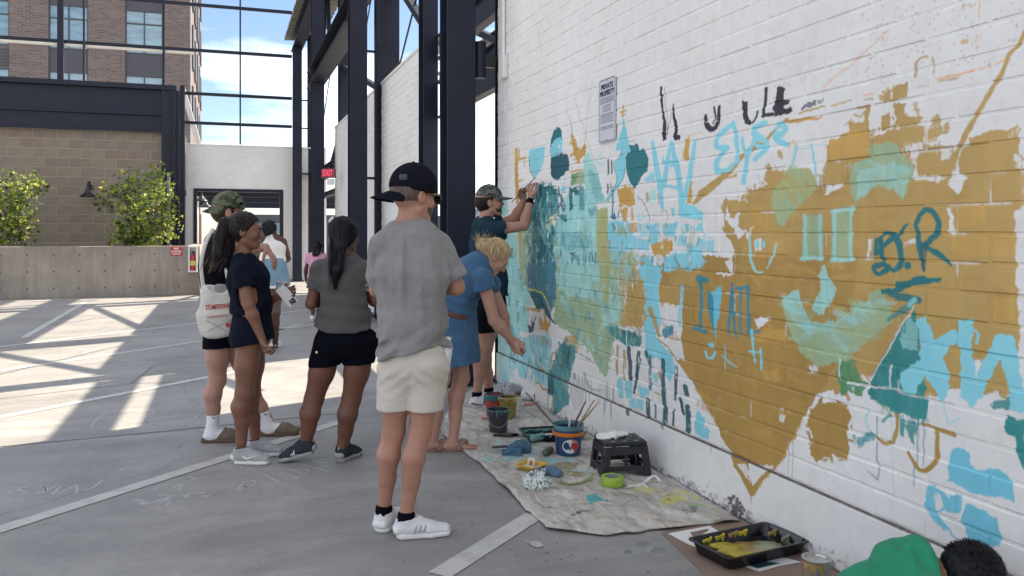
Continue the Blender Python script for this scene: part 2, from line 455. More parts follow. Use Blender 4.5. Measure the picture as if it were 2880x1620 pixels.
# ------------------------------------------------------------------ window grid of the far end (open frame of girts and mullions)
YE = 26.3
def girt(a, b, w, h, label, m=STEEL, name="girt"):
	mb = MB(); mb.box((min(a[0], b[0]), a[1] - w/2, a[2] - h/2), (max(a[0], b[0]), a[1] + w/2, a[2] + h/2))
	return tag(mb.build(name, m, bevel=0.004), label, "girt", "thin girts across the far end")
for z, nm in ((8.2, "topmost"), (6.86, "second from the top"), (5.58, "third from the top"), (4.72, "lowest")):
	x0 = -14 if z > 5.6 else -1.2
	girt((x0, YE, z), (1.95, YE, z), .10, .085, "%s thin horizontal bar of the open end frame" % nm)
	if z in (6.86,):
		g = girt((-14, YE - .02, z - .10), (-.85, YE - .02, z - .10), .08, .075, "cream strip under the second bar of the end frame, painted as light on its underside", CREAM, "lit_underside_strip")  # added strip: light caught by the bar's underside, put into its colour
for x, w, z0, nm in ((-4.33, .16, 4.5, "thick post hanging over the navy header girder"), (-3.74, .05, 5.7, "slim bar right of the thick post"), (-1.66, .06, 5.7, "slim bar above the girder end"), (.45, .045, 4.12, "slim bar against the sky above the white end wall"), (-9.0, .16, 4.5, "thick post far left over the girder")):
	mb = MB(); mb.box((x - w/2, YE - .14, z0), (x + w/2, YE - .052, 10.5))
	tag(mb.build("mullion", STEEL, bevel=0.004), nm, "post", "upright bars of the far end frame")
# header girder and its column
mb = MB(); mb.box((-16, 26.0, 4.42), (-1.46, 26.2, 5.66)); mb.box((-16, 25.86, 5.58), (-1.3, 25.998, 5.72)); mb.box((-16, 25.93, 4.84), (-1.46, 25.998, 4.90)); mb.box((-16, 25.9, 4.36), (-1.46, 25.998, 4.42))
tag(mb.build("header_girder", STEEL, bevel=0.004), "deep navy header girder over the tan block wall", "girder")
mb = MB(); mb.box((-1.70, 25.88, 0), (-1.22, 26.0, 5.57)); mb.box((-1.40, 25.78, 0), (-1.33, 25.88, 5.6)); mb.box((-1.215, 25.95, 0), (-1.08, 26.2, 5.75))
tag(mb.build("steel_column", STEEL, bevel=0.004), "navy column at the right end of the tan block wall", "column", COLG)
mb = MB(); mb.tube([(-1.5, 25.72, .9), (-1.5, 25.72, 3.2)], .045, 10)
tag(mb.build("downpipe", STEEL_GREY), "short grey pipe standing before the navy corner column", "pipe")
# ------------------------------------------------------------------ brickwork
def brick_meshes(L, H, D, c, mat_, n=4, jit=0.0015, name="brick"):
	"""n slightly different bricks, face towards -X, centred on the face plane"""
	out = []
	for k in range(n):
		j = lambda: rng.uniform(-jit, jit)
		y, z = L / 2, H / 2
		back = [(D, -y, -z), (D, y, -z), (D, y, z), (D, -y, z)]
		mid = [(c, -y + j(), -z + j()), (c, y + j(), -z + j()), (c, y + j(), z + j()), (c, -y + j(), z + j())]
		fr = [(j(), -y + c + j(), -z + c + j()), (j(), y - c + j(), -z + c + j()), (j(), y - c + j(), z - c + j()), (j(), -y + c + j(), z - c + j())]
		me = bpy.data.meshes.new(name)
		fs = [(8, 11, 10, 9)]
		for a, b_ in ((0, 4), (4, 8)):
			for i in range(4):
				q = (i + 1) % 4
				fs.append((a + i, b_ + i, b_ + q, a + q))
		me.from_pydata(back + mid + fr, [], fs)
		me.materials.append(mat_)
		me.update(); out.append(me)
	return out
def bricks_yz(parent, x, y0, y1, z0, z1, L, H, phase, mat_, joint=0.008, cham=0.005, depth=0.09, limit=300, part="brick", frame=True, ends=True, visible=None, flip=False):
	"""running bond on the plane x (faces to -X), as child objects; the 300 largest in view singly, the rest joined"""
	full = brick_meshes(L - joint, H - joint, depth, cham, mat_)
	cells = []
	k = 0
	z = z0
	while z + H <= z1 + 1e-6:
		ph = phase + (0.5 * L if k % 2 else 0.0)
		i0 = math.floor((y0 - ph) / L) - 1
		y = ph + i0 * L
		while y < y1:
			a, b_ = max(y, y0), min(y + L, y1)
			if b_ - a > 0.04: cells.append(((a + b_) / 2, z + H / 2, (b_ - a - joint) / (L - joint)))
			y += L
		z += H; k += 1
	sc = []
	for c in cells:
		u, v, d = proj((x, c[0], c[1]))
		inside = d > .3 and -60 < u < 2940 and -60 < v < 1680
		if visible: inside = inside and visible(u, v)
		sc.append((-(1.0 / d) ** 3 if inside else 0.0, c))
	order = sorted(range(len(sc)), key=lambda i: sc[i][0])
	rest = MB()
	for n_, i in enumerate(order):
		s, (cy, cz, f) = sc[i]
		me = full[rng.randrange(len(full))]
		px = rng.uniform(-.0015, .0025)
		if s < 0 and n_ < limit:
			o = obj(part, me, parent)
			o.location = (x + px, cy, cz); o.scale = (1, f, 1)
			o.rotation_euler = (rng.uniform(-.004, .004), rng.uniform(-.013, .013), rng.uniform(-.008, .008))
		else:
			rest.add([(x + px + q.co.x, cy + q.co.y * f, cz + q.co.z) for q in me.vertices], [tuple(p.vertices) for p in me.polygons])
	if rest.v:
		tag(rest.build(part + "work", mat_, parent), kind="stuff")
def white_wall_material(name="white_painted_brick", dirt=0.5):
	m, t, b = node_mat(name)
	v = coords(t, "World")
	n1 = noise(t, v, 1.1, 6, 0.6, 0.3); n2 = noise(t, v, 14, 6, 0.65); n3 = noise(t, v, 130, 3, 0.6)
	c = ramp(t, n1, [(0.3, (0.72, 0.695, 0.67)), (0.7, (0.80, 0.785, 0.77))])
	c = mixc(t, 0.5, c, ramp(t, n2, [(0.28, (0.84, 0.83, 0.82)), (0.55, (1.03,) * 3)]), 'MULTIPLY')
	t.links.new(c, b.inputs["Base Color"]); b.inputs["Roughness"].default_value = 0.62
	bump(t, b, n3, 0.16, 0.004, bump(t, b, n2, 0.25, 0.006))
	return m
WHITE_BRICK = white_wall_material()

def brick_panel(label, y0, y1, z1=4.02, limit=300):
	r = empty("white_brick_wall", (0, 0, 0), 0, label, "wall", "white brick walls between the columns")
	mb = MB(); mb.box((WX + .0065, y0, 0), (WX + .24, y1, z1)); mb.build("mortar", WHITE_BRICK, r)
	mb = MB(); mb.box((WX - .012, y0 - .004, z1 + .001), (WX + .25, y1 + .004, z1 + .05)); mb.build("coping", WHITE_BRICK, r, bevel=.006)
	bricks_yz(r, WX, y0, y1, 0.0, z1, .2835, .106, .1, WHITE_BRICK, depth=.05, limit=limit, visible=lambda u, v: v < 1000)
	return r
brick_panel("near white brick panel right of the broad rear column, behind the grey shirt man's cap", 11.25, 14.30)
brick_panel("far white brick panel between the two front columns, past the exit sign", 14.86, 20.68)
# far end wall with its wide doorway
def end_wall():
	r = empty("white_end_wall", (0, 0, 0), 0, "white painted brick wall closing the far end with a wide dark-framed doorway", "wall")
	Y = 26.45
	x0, x1, dx0, dx1, dz, z1 = -1.06, 3.0, -.86, 1.70, 2.80, 4.08
	mb = MB()
	mb.box((x0, Y + .007, 0), (dx0, Y + .25, z1)); mb.box((dx1, Y + .007, 0), (x1, Y + .25, z1)); mb.box((dx0, Y + .007, dz), (dx1, Y + .25, z1))
	mb.build("mortar", WHITE_BRICK, r)
	mb = MB(); mb.box((x0 - .01, Y - .012, z1 + .001), (x1, Y + .26, z1 + .04)); mb.build("coping", WHITE_BRICK, r, bevel=.005)
	mb = MB(); f = .09
	mb.box((dx0, Y - .03, 0), (dx0 + f, Y + .26, dz)); mb.box((dx1 - f, Y - .03, 0), (dx1, Y + .26, dz)); mb.box((dx0 + f, Y - .03, dz - f), (dx1 - f, Y + .26, dz))
	mb.build("door_frame", STEEL, r, bevel=.004)
	H, L = .125, .34
	full = brick_meshes(L - .009, H - .009, .05, .006, WHITE_BRICK)
	cells = []; k = 0; z = 0.0
	while z + H <= z1:
		x = x0 + (-.17 if k % 2 else 0)
		while x < x1:
			for a, b_ in ((max(x, x0), min(x + L, x1)),):
				if z + H > dz and b_ > a: cells.append((a, b_, z))
				elif z + H <= dz:
					if a < dx0: cells.append((a, min(b_, dx0), z))
					if b_ > dx1: cells.append((max(a, dx1), b_, z))
			x += L
		z += H; k += 1
	cells = [c for c in cells if c[1] - c[0] > .04]
	cells.sort(key=lambda c: -c[2])
	rest = MB()
	for i, (a, b_, z) in enumerate(cells):
		me = full[i % 4]; f = (b_ - a - .009) / (L - .009); px = rng.uniform(-.002, .003)
		if i < 300:
			o = obj("brick", me, r); o.location = ((a + b_) / 2, Y + px, z + H/2); o.rotation_euler = (0, 0, R(90)); o.scale = (1, f, 1)
		else:
			rest.add([((a + b_)/2 - q.co.y * f, Y + px + q.co.x, z + H/2 + q.co.z) for q in me.vertices], [tuple(p.vertices) for p in me.polygons])
	if rest.v: tag(rest.build("brickwork", WHITE_BRICK, r), kind="stuff")
end_wall()

# tan block wall behind the trees
def block_wall():
	r = empty("block_wall", (0, 0, 0), 0, "tan concrete block wall under the navy girder behind the young trees", "wall")
	mort = mat("pale_mortar", (0.36, 0.325, 0.28), 0.9, 0.1)
	tans = [mat("tan_block", (0.25, 0.20, 0.152), 0.85, 0.14, 2.0, 0.35, 60.0), mat("taupe_block", (0.23, 0.178, 0.142), 0.85, 0.14, 2.0, 0.35, 60.0), mat("brown_grey_block", (0.225, 0.19, 0.152), 0.85, 0.14, 2.0, 0.35, 60.0)]
	Y, x0, x1, z1 = 26.06, -7.6, -1.70, 4.36
	mb = MB(); mb.box((x0 - 14, Y + .008, 0), (x1, Y + .3, z1)); mb.build("mortar", mort, r)
	L, H = .60, .262
	ms = [brick_meshes(L - .018, H - .018, .1, .006, m_, 2, .001, "block") for m_ in tans]
	k = 0; z = z1 - H; n = 0; rest = MB()
	while z > -H:
		x = x1 - (0 if k % 2 else L / 2)
		first = True
		b_ = x1
		a = x if not k % 2 == 1 else x1 - L
		while b_ > x0 - 13:
			me = ms[rng.choice((0, 0, 1, 1, 2))][rng.randrange(2)]; f = (b_ - a - .018) / (L - .018)
			if n < 300 and z > .6 and a > x0 - 1:
				o = obj("block", me, r); o.location = ((a + b_)/2, Y, z + H/2); o.rotation_euler = (0, 0, R(90)); o.scale = (1, f, 1); n += 1
			else:
				rest.add([((a + b_)/2 - q.co.y * f, Y + q.co.x, z + H/2 + q.co.z) for q in me.vertices], [tuple(p.vertices) for p in me.polygons])
			b_ = a; a = b_ - L
		z -= H; k += 1
	tag(rest.build("blockwork", tans[0], r), kind="stuff")
block_wall()

# low concrete planter wall with tie holes
def planter():
	m, t, b = node_mat("cast_concrete")
	v = coords(t, "World"); v2 = coords(t, "World", (3, 3, .35))
	n1 = noise(t, v, .9, 7, .62, .5); n2 = noise(t, v2, 3.0, 6, .65); n3 = noise(t, v, 40, 4, .6)
	c = ramp(t, n1, [(.3, (0.20, 0.17, 0.145)), (.5, (.285, .25, .215)), (.72, (.37, .33, .285))])
	c = mixc(t, .6, c, ramp(t, n2, [(.35, (.75, .74, .73)), (.62, (1.12, 1.1, 1.07))]), 'MULTIPLY')
	t.links.new(c, b.inputs["Base Color"]); b.inputs["Roughness"].default_value = .8
	bump(t, b, n3, .2, .004)
	r = empty("planter_wall", (0, 0, 0), 0, "low cast concrete planter wall in front of the young trees", "wall")
	mb = MB(); mb.box((-16, 21.3, 0), (-.55, 21.6, 1.17)); mb.box((-.85, 21.605, 0), (-.55, 25.7, 1.17)); mb.build("parapet", m, r, bevel=.012, seg=2)
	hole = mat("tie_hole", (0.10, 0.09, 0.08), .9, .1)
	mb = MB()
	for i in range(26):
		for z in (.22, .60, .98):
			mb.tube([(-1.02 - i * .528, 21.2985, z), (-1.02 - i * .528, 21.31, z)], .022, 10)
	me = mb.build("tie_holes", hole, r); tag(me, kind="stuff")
	soil = mat("planter_soil", (0.06, 0.045, 0.032), .95, .3)
	mb = MB(); mb.box((-16, 21.6, 0), (-.86, 25.7, .95)); mb.build("soil", soil, r)
	return r
planter()

# ------------------------------------------------------------------ brick building beyond
def far_building():
	m, t, b = node_mat("dark_mixed_brick")
	v = coords(t, "World")
	mpn = nd(t, "ShaderNodeMapping"); mpn.inputs["Rotation"].default_value = (R(90), 0, 0)
	t.links.new(v, mpn.inputs["Vector"])
	br = nd(t, "ShaderNodeTexBrick"); br.inputs["Scale"].default_value = 1.0
	br.inputs["Brick Width"].default_value = .42; br.inputs["Row Height"].default_value = .13; br.inputs["Mortar Size"].default_value = .016
	br.inputs["Color1"].default_value = (.105, .078, .075, 1); br.inputs["Color2"].default_value = (.17, .13, .122, 1); br.inputs["Mortar"].default_value = (.22, .19, .175, 1)
	t.links.new(mpn.outputs["Vector"], br.inputs["Vector"])
	n1 = noise(t, v, .5, 5, .6)
	c = mixc(t, .5, br.outputs["Color"], ramp(t, n1, [(.3, (.85,) * 3), (.7, (1.12,) * 3)]), 'MULTIPLY')
	t.links.new(c, b.inputs["Base Color"]); b.inputs["Roughness"].default_value = .85
	side, t2, b2 = node_mat("dark_mixed_brick_side")
	c2 = ramp(t2, noise(t2, coords(t2, "World"), 3.0, 6, .7), [(.3, (.13, .095, .085)), (.7, (.19, .14, .125))])
	t2.links.new(c2, b2.inputs["Base Color"]); b2.inputs["Roughness"].default_value = .85
	frame = mat("slate_metal_panel", (.055, .055, .072), .5, .12, 1.0, .0)
	glass, t3, b3 = node_mat("sky_blue_glazing")
	n3 = noise(t3, coords(t3, "World", (.5, 1, 2.2)), 1.4, 4, .5)
	t3.links.new(ramp(t3, n3, [(.35, (.07, .17, .26)), (.65, (.14, .30, .40))]), b3.inputs["Base Color"])
	b3.inputs["Roughness"].default_value = .06; b3.inputs["Specular IOR Level"].default_value = .9
	b3.inputs["Coat Weight"].default_value = .6; b3.inputs["Coat Roughness"].default_value = .05
	louv = mat("grey_louvre", (.12, .11, .115), .6, .1)
	coping = mat("pale_stone_edge", (.5, .47, .44), .7, .08)
	r = empty("brick_building", (-2.18, 60, 0), 0, "dark mixed brick office block with tall paired blue windows beyond the frame", "building")
	def B(name, lo, hi, m_, par=None, bevel=0.0):
		mb = MB(); mb.box(lo, hi); o = mb.build(name, m_, par or r, bevel=bevel); return o
	pitch, ww, first = 4.47, 2.28, -1.68 - 2.28     # first window's left edge relative to the corner
	zb, zh, zp = 11.85 - 2.85, 2.85, 4.30            # lowest sill in view, window height, storey
	ncol, H = 9, 26.5
	xl = -pitch * ncol - 1.2
	cols = [first - pitch * i for i in range(ncol)]
	# brick piers between window bays, floor to roof
	edges = [0.0]
	for x in cols: edges += [x + ww, x]
	edges += [xl]
	for i in range(0, len(edges), 2):
		B("wall", (edges[i+1], 0, 0), (edges[i], .5, H), m)
	B("wall", (xl, .5, 0), (-.006, 28, H - .3), side)
	B("parapet", (xl - .05, -.06, H), (.05, .52, H + .4), coping)
	B("corner_trim", (.001, .02, 3.0), (.10, .3, H), coping)
	for s in range(7):                                    # flank: stacked window strips seen edge-on
		for q in range(5):
			B("window", (-.005, 3 + q * 5.2, zb - 8.6 + s * zp), (.12, 5.6 + q * 5.2, zb - 8.6 + s * zp + zh), frame)
	lv = [zb + zp * k for k in range(-2, 4)]
	for ci, x in enumerate(cols):
		for s, z in enumerate(lv):
			if z > H: continue
			top = min(H, z + zp)
			B("spandrel", (x, .16, z + zh), (x + ww, .3, top), louv if (ci == 2 and s == 2) else frame, None, 0.0)
			w = B("window", (x, .22, z), (x + ww, .34, z + zh), glass)
			fr = MB(); tk = .07
			fr.box((x, .12, z), (x + tk, .219, z + zh)); fr.box((x + ww - tk, .12, z), (x + ww, .219, z + zh)); fr.box((x + ww/2 - tk/2, .12, z), (x + ww/2 + tk/2, .219, z + zh))
			for za, zc in ((z, z + tk), (z + zh - tk, z + zh), (z + zh * .68, z + zh * .68 + tk)):
				fr.box((x + tk, .125, za), (x + ww/2 - tk/2, .218, zc)); fr.box((x + ww/2 + tk/2, .125, za), (x + ww - tk, .218, zc))
			fr.build("window_frame", frame, w)
			if ci == 2 and s == 2:
				for q in range(6): B("louvre", (x + .05, .1, z + zh + .15 + q * .2), (x + ww - .05, .158, z + zh + .23 + q * .2), frame)
	return r
far_building()
# slanting canopy edge beyond the corner column
mb = MB(); mb.bar((-1.25, 30, 6.05), (-.72, 30, 4.15), 3.0, .16, (0, 0, 1)); mb.bar((-1.45, 30.2, 5.2), (-.85, 30.2, 3.2), 2.4, .14)
tag(mb.build("sloped_canopy", WHITE_METAL, bevel=.01), "pale sloping canopy edge beyond the navy corner column", "canopy")
mb = MB(); mb.box((-1.9, 31.6, 0), (-.9, 33.5, 4.6)); tag(mb.build("glazed_link", mat("pale_glazing", (.35, .4, .43), .15, .1, 2.0, 0)), "pale glazed link block under the sloping canopy", "building")

# what stands beyond the doorway
BEY = "things beyond the far doorway"
for i, (y, z, h) in enumerate(((30.5, 2.83, .2), (34.0, 2.78, .24), (38.5, 2.72, .26), (44.0, 2.86, .26))):
	mb = MB(); wsection(mb, (-6, y, z), (9, y, z), .2, h)
	tag(mb.build("steel_beam", STEEL), "roof beam seen through the far doorway, %s from the front" % ("first", "second", "third", "last")[i], "beam", BEAMG)
red = mat("red_oxide_post", (.34, .06, .045), .6, .15)
for i, y in enumerate((29.5, 31.5, 33.5, 36, 39)):
	mb = MB(); mb.box((-1.12, y, 0), (-1.0, y + .12, 2.7)); tag(mb.build("red_post", red, bevel=.005), "red post past the left side of the far doorway, %s nearest" % ("first", "second", "third", "fourth", "fifth")[i], "post", "red posts beyond the doorway")
r = empty("link_building", (0, 0, 0), 0, "dark low building with glass doors beyond the far doorway", "building")
mb = MB(); mb.box((.7, 46, 0), (14, 56, 2.45)); mb.build("wall", mat("slate_cladding", (.07, .08, .095), .6, .15), r)
for i in range(5):
	mb = MB(); mb.box((.8 + i * .75, 45.9, .1), (1.4 + i * .75, 45.99, 2.0)); mb.build("door", mat("tinted_glass", (.16, .24, .28), .08, .1, 1.0, 0), r)
# ------------------------------------------------------------------ soft-form modelling: blended solids sampled on a grid, skinned by surface nets
class SDF:
	"""field of smoothly blended solids; every prim is an elliptic cone between two points"""
	def __init__(s, vox=0.006, pad=0.05): s.vox, s.pad, s.ops = vox, pad, []
	def ec(s, p0, p1, r0, r1, right=None, k=0.02, sub=False, z=1.0):
		"""r0, r1: a radius or (half width along `right`, half depth); z stretches the round ends"""
		f = lambda r: (r, r) if not isinstance(r, (tuple, list)) else tuple(r)
		s.ops.append(('ec', np.array(p0, float), np.array(p1, float), f(r0), f(r1), None if right is None else np.array(right, float), k, sub, z)); return s
	def ell(s, c, radii, R_=None, k=0.015, sub=False):
		s.ops.append(('ell', np.array(c, float), np.array(radii, float), np.eye(3) if R_ is None else np.array(R_, float), k, sub)); return s
	def plane(s, p, n, k=0.0):
		n = np.array(n, float); s.ops.append(('pl', np.array(p, float), n / np.linalg.norm(n), k)); return s
	def noise(s, amp, freq, seed=0, stretch=(1, 1, 1)):
		s.ops.append(('nz', amp, freq, seed, np.array(stretch, float))); return s
	def warp(s, fn):
		"""fn(points) -> offset added to the field near the surface"""
		s.ops.append(('fn', fn)); return s
	def mesh(s, name):
		lo, hi = np.full(3, 1e9), np.full(3, -1e9)
		for o in s.ops:
			if o[0] == 'ec' and not o[7]:
				m = max(*o[3], *o[4]); lo = np.minimum(lo, np.minimum(o[1], o[2]) - m); hi = np.maximum(hi, np.maximum(o[1], o[2]) + m)
			elif o[0] == 'ell' and not o[5]:
				m = o[2].max(); lo = np.minimum(lo, o[1] - m); hi = np.maximum(hi, o[1] + m)
		lo -= s.pad; hi += s.pad
		n = np.ceil((hi - lo) / s.vox).astype(int) + 1
		D = np.full(n, 0.3, np.float32)
		ax = [lo[i] + np.arange(n[i]) * s.vox for i in range(3)]
		for o in s.ops:
			if o[0] in ('ec', 'ell'):
				if o[0] == 'ec': m = max(*o[3], *o[4]); a, b, k, sub = np.minimum(o[1], o[2]) - m, np.maximum(o[1], o[2]) + m, o[6], o[7]
				else: m = o[2].max(); a, b, k, sub = o[1] - m, o[1] + m, o[4], o[5]
				mg = max(.03, 2.2 * k) + s.vox * 2
				i0 = np.clip(np.floor((a - mg - lo) / s.vox).astype(int), 0, n); i1 = np.clip(np.ceil((b + mg - lo) / s.vox).astype(int) + 1, 0, n)
				if (i1 <= i0).any(): continue
				sl = tuple(slice(i0[q], i1[q]) for q in range(3))
				X = ax[0][sl[0]][:, None, None]; Y = ax[1][sl[1]][None, :, None]; Z = ax[2][sl[2]][None, None, :]
				if o[0] == 'ec':
					p0, p1, r0, r1, right, zz_ = o[1], o[2], o[3], o[4], o[5], o[8]
					d = p1 - p0; L = np.linalg.norm(d); d = d / L if L > 1e-9 else np.array([0, 0, 1.0])
					qx, qy, qz = X - p0[0], Y - p0[1], Z - p0[2]
					t = qx * d[0] + qy * d[1] + qz * d[2]
					tc_ = np.clip(t, 0, L); e = t - tc_; u = tc_ / max(L, 1e-9)
					ra = r0[0] + (r1[0] - r0[0]) * u; rb = r0[1] + (r1[1] - r0[1]) * u
					mn = np.minimum(ra, rb)
					if right is None:
						w2 = qx * qx + qy * qy + qz * qz - t * t
						f = np.sqrt(np.maximum(w2, 0) + (e / zz_) ** 2) - ra
					else:
						x = right - d * right.dot(d); x = x / np.linalg.norm(x); y = np.cross(d, x)
						xl = qx * x[0] + qy * x[1] + qz * x[2]; yl = qx * y[0] + qy * y[1] + qz * y[2]
						g2 = np.sqrt((xl / ra) ** 2 + (yl / rb) ** 2 + (e / (mn * zz_)) ** 2)
						gr_ = np.sqrt((xl / ra ** 2) ** 2 + (yl / rb ** 2) ** 2 + (e / (mn * zz_) ** 2) ** 2) + 1e-6
						f = np.where(g2 < .3, (g2 - 1) * mn, g2 * (g2 - 1) / gr_)
				else:
					c, rr, Rm = o[1], o[2], o[3]
					q = (X - c[0], Y - c[1], Z - c[2])
					l = [q[0] * Rm[i, 0] + q[1] * Rm[i, 1] + q[2] * Rm[i, 2] for i in range(3)]
					g2 = np.sqrt(sum((l[i] / rr[i]) ** 2 for i in range(3))); gr_ = np.sqrt(sum((l[i] / rr[i] ** 2) ** 2 for i in range(3))) + 1e-6
					f = np.where(g2 < .3, (g2 - 1) * rr.min(), g2 * (g2 - 1) / gr_)
				f = f.astype(np.float32); S = D[sl]
				if sub:
					h = np.clip(.5 - .5 * (S + f) / max(k, 1e-4), 0, 1); D[sl] = S * (1 - h) - f * h + k * h * (1 - h)
				else:
					h = np.clip(.5 + .5 * (S - f) / max(k, 1e-4), 0, 1); D[sl] = S * (1 - h) + f * h - k * h * (1 - h)
			elif o[0] == 'pl':
				f = ((ax[0][:, None, None] - o[1][0]) * o[2][0] + (ax[1][None, :, None] - o[1][1]) * o[2][1] + (ax[2][None, None, :] - o[1][2]) * o[2][2]).astype(np.float32)
				D = np.maximum(D, f)
			else:
				m = np.abs(D) < .03
				ix = np.nonzero(m)
				P = np.stack([ax[q][ix[q]] for q in range(3)], 1)
				if o[0] == 'nz': D[m] += o[1] * (vnoise3(P * o[4] * o[2], o[3]) - .5) * 2
				else: D[m] += o[1](P)
		return nets(D, lo, s.vox, name)
_tab = np.random.RandomState(5).rand(64, 64, 64).astype(np.float32)
def vnoise3(P, seed=0):
	P = P + seed * 17.13 + 1000
	i = np.floor(P).astype(int); f = P - i; f = f * f * (3 - 2 * f); i &= 63; j = (i + 1) & 63
	g = lambda a, b, c: _tab[a, b, c]
	x0, y0, z0 = i.T; x1, y1, z1 = j.T; fx, fy, fz = f.T
	a = g(x0, y0, z0) * (1 - fx) + g(x1, y0, z0) * fx; b = g(x0, y1, z0) * (1 - fx) + g(x1, y1, z0) * fx
	c = g(x0, y0, z1) * (1 - fx) + g(x1, y0, z1) * fx; d = g(x0, y1, z1) * (1 - fx) + g(x1, y1, z1) * fx
	return (a * (1 - fy) + b * fy) * (1 - fz) + (c * (1 - fy) + d * fy) * fz
def nets(D, lo, vox, name):
	S = D < 0
	n = np.array(D.shape)
	cnt = np.zeros(n - 1, np.int8); acc = np.zeros((*(n - 1), 3), np.float32)
	E = [((0,0,0),(1,0,0)),((0,1,0),(1,1,0)),((0,0,1),(1,0,1)),((0,1,1),(1,1,1)),((0,0,0),(0,1,0)),((1,0,0),(1,1,0)),((0,0,1),(0,1,1)),((1,0,1),(1,1,1)),((0,0,0),(0,0,1)),((1,0,0),(1,0,1)),((0,1,0),(0,1,1)),((1,1,0),(1,1,1))]
	cs = [sum(S[i:n[0]-1+i, j:n[1]-1+j, k:n[2]-1+k].astype(np.int8) for i, j, k in [(a, b, c)]) for a in (0,1) for b in (0,1) for c in (0,1)]
	tot = sum(cs); act = (tot > 0) & (tot < 8)
	I = np.stack(np.nonzero(act), 1)
	if not len(I): return bpy.data.meshes.new(name)
	pos = np.zeros((len(I), 3)); num = np.zeros(len(I))
	for a, b in E:
		da = D[I[:, 0] + a[0], I[:, 1] + a[1], I[:, 2] + a[2]]; db = D[I[:, 0] + b[0], I[:, 1] + b[1], I[:, 2] + b[2]]
		x = (da < 0) != (db < 0)
		t = np.where(x, da / np.where(np.abs(da - db) < 1e-9, 1e-9, da - db), 0)
		pos += np.where(x[:, None], np.array(a) + t[:, None] * (np.array(b) - np.array(a)), 0); num += x
	V = lo + (I + pos / num[:, None]) * vox
	idx = np.full(n - 1, -1, np.int32); idx[act] = np.arange(len(I))
	F = []
	for axis in range(3):
		o = [0, 0, 0]; o[axis] = 1
		A = S[:n[0]-o[0], :n[1]-o[1], :n[2]-o[2]]; B = S[o[0]:, o[1]:, o[2]:]
		u, v = (axis + 1) % 3, (axis + 2) % 3
		for flip in (0, 1):
			C = np.stack(np.nonzero((A & ~B) if not flip else (~A & B)), 1)
			C = C[(C[:, u] > 0) & (C[:, v] > 0) & (C[:, u] < n[u] - 1) & (C[:, v] < n[v] - 1)]
			if not len(C): continue
			c00 = C.copy(); c00[:, u] -= 1; c00[:, v] -= 1; c10 = C.copy(); c10[:, v] -= 1; c01 = C.copy(); c01[:, u] -= 1
			q = [idx[tuple(c.T)] for c in (c00, c10, C, c01)]
			F.append(np.stack(q if not flip else q[::-1], 1))
	F = np.concatenate(F); F = F[(F >= 0).all(1)]
	me = bpy.data.meshes.new(name)
	me.vertices.add(len(V)); me.vertices.foreach_set("co", V.astype(np.float32).ravel())
	me.loops.add(F.size); me.loops.foreach_set("vertex_index", F.ravel().astype(np.int32))
	me.polygons.add(len(F)); me.polygons.foreach_set("loop_start", np.arange(0, F.size, 4, dtype=np.int32))
	me.polygons.foreach_set("use_smooth", np.ones(len(F), bool))
	me.update(calc_edges=True); me.validate()
	return me
def sobj(sdf, name, m, parent=None):
	me = sdf.mesh(name); me.materials.append(m)
	return obj(name, me, parent)
# ------------------------------------------------------------------ the mural: brush work rasterised by code in the wall's own metres (y along the wall, z up)
TY0, TY1, TZ0, TZ1, TRES = 1.2, 8.0, 0.0, 4.0, 0.0036
TW, TH = int((TY1 - TY0) / TRES), int((TZ1 - TZ0) / TRES)
nrs = np.random.RandomState(11)
def vnoise(w, h, cell, seed, sy=1.0):
	"""smooth value noise, cell size in texels (sy stretches it upright)"""
	rs = np.random.RandomState(seed)
	cx, cy = cell, cell * sy
	gw, gh = int(w / cx) + 3, int(h / cy) + 3
	g = rs.rand(gh, gw).astype(np.float32)
	x = np.arange(w, dtype=np.float32) / cx; y = np.arange(h, dtype=np.float32) / cy
	xi, yi = x.astype(int), y.astype(int)
	fx, fy = x - xi, y - yi
	fx = fx * fx * (3 - 2 * fx); fy = fy * fy * (3 - 2 * fy)
	a = g[yi][:, xi] * (1 - fx) + g[yi][:, xi + 1] * fx
	b = g[yi + 1][:, xi] * (1 - fx) + g[yi + 1][:, xi + 1] * fx
	return a * (1 - fy[:, None]) + b * fy[:, None]
def fbm(w, h, cell, seed, sy=1.0, octs=4):
	o, a, s = 0, 1.0, 0.0
	for k in range(octs):
		o = o + a * vnoise(w, h, max(1.5, cell / 2 ** k), seed + k * 13, sy); s += a; a *= .55
	return o / s
WARPX = (fbm(TW, TH, 34, 1) - .5) * 13 + (fbm(TW, TH, 7, 5, 1, 2) - .5) * 5
WARPY = (fbm(TW, TH, 34, 2) - .5) * 13 + (fbm(TW, TH, 7, 6, 1, 2) - .5) * 5
DRY = fbm(TW, TH, 9, 21, 1.0, 3) * .5 + fbm(TW, TH, 5, 22, 7.0, 3) * .5          # bristle pattern, upright
DRY = (DRY - DRY.min()) / (DRY.max() - DRY.min())
TONE = fbm(TW, TH, 60, 31, 1.6, 5)
TONE2 = fbm(TW, TH, 12, 32, 4.0, 3)
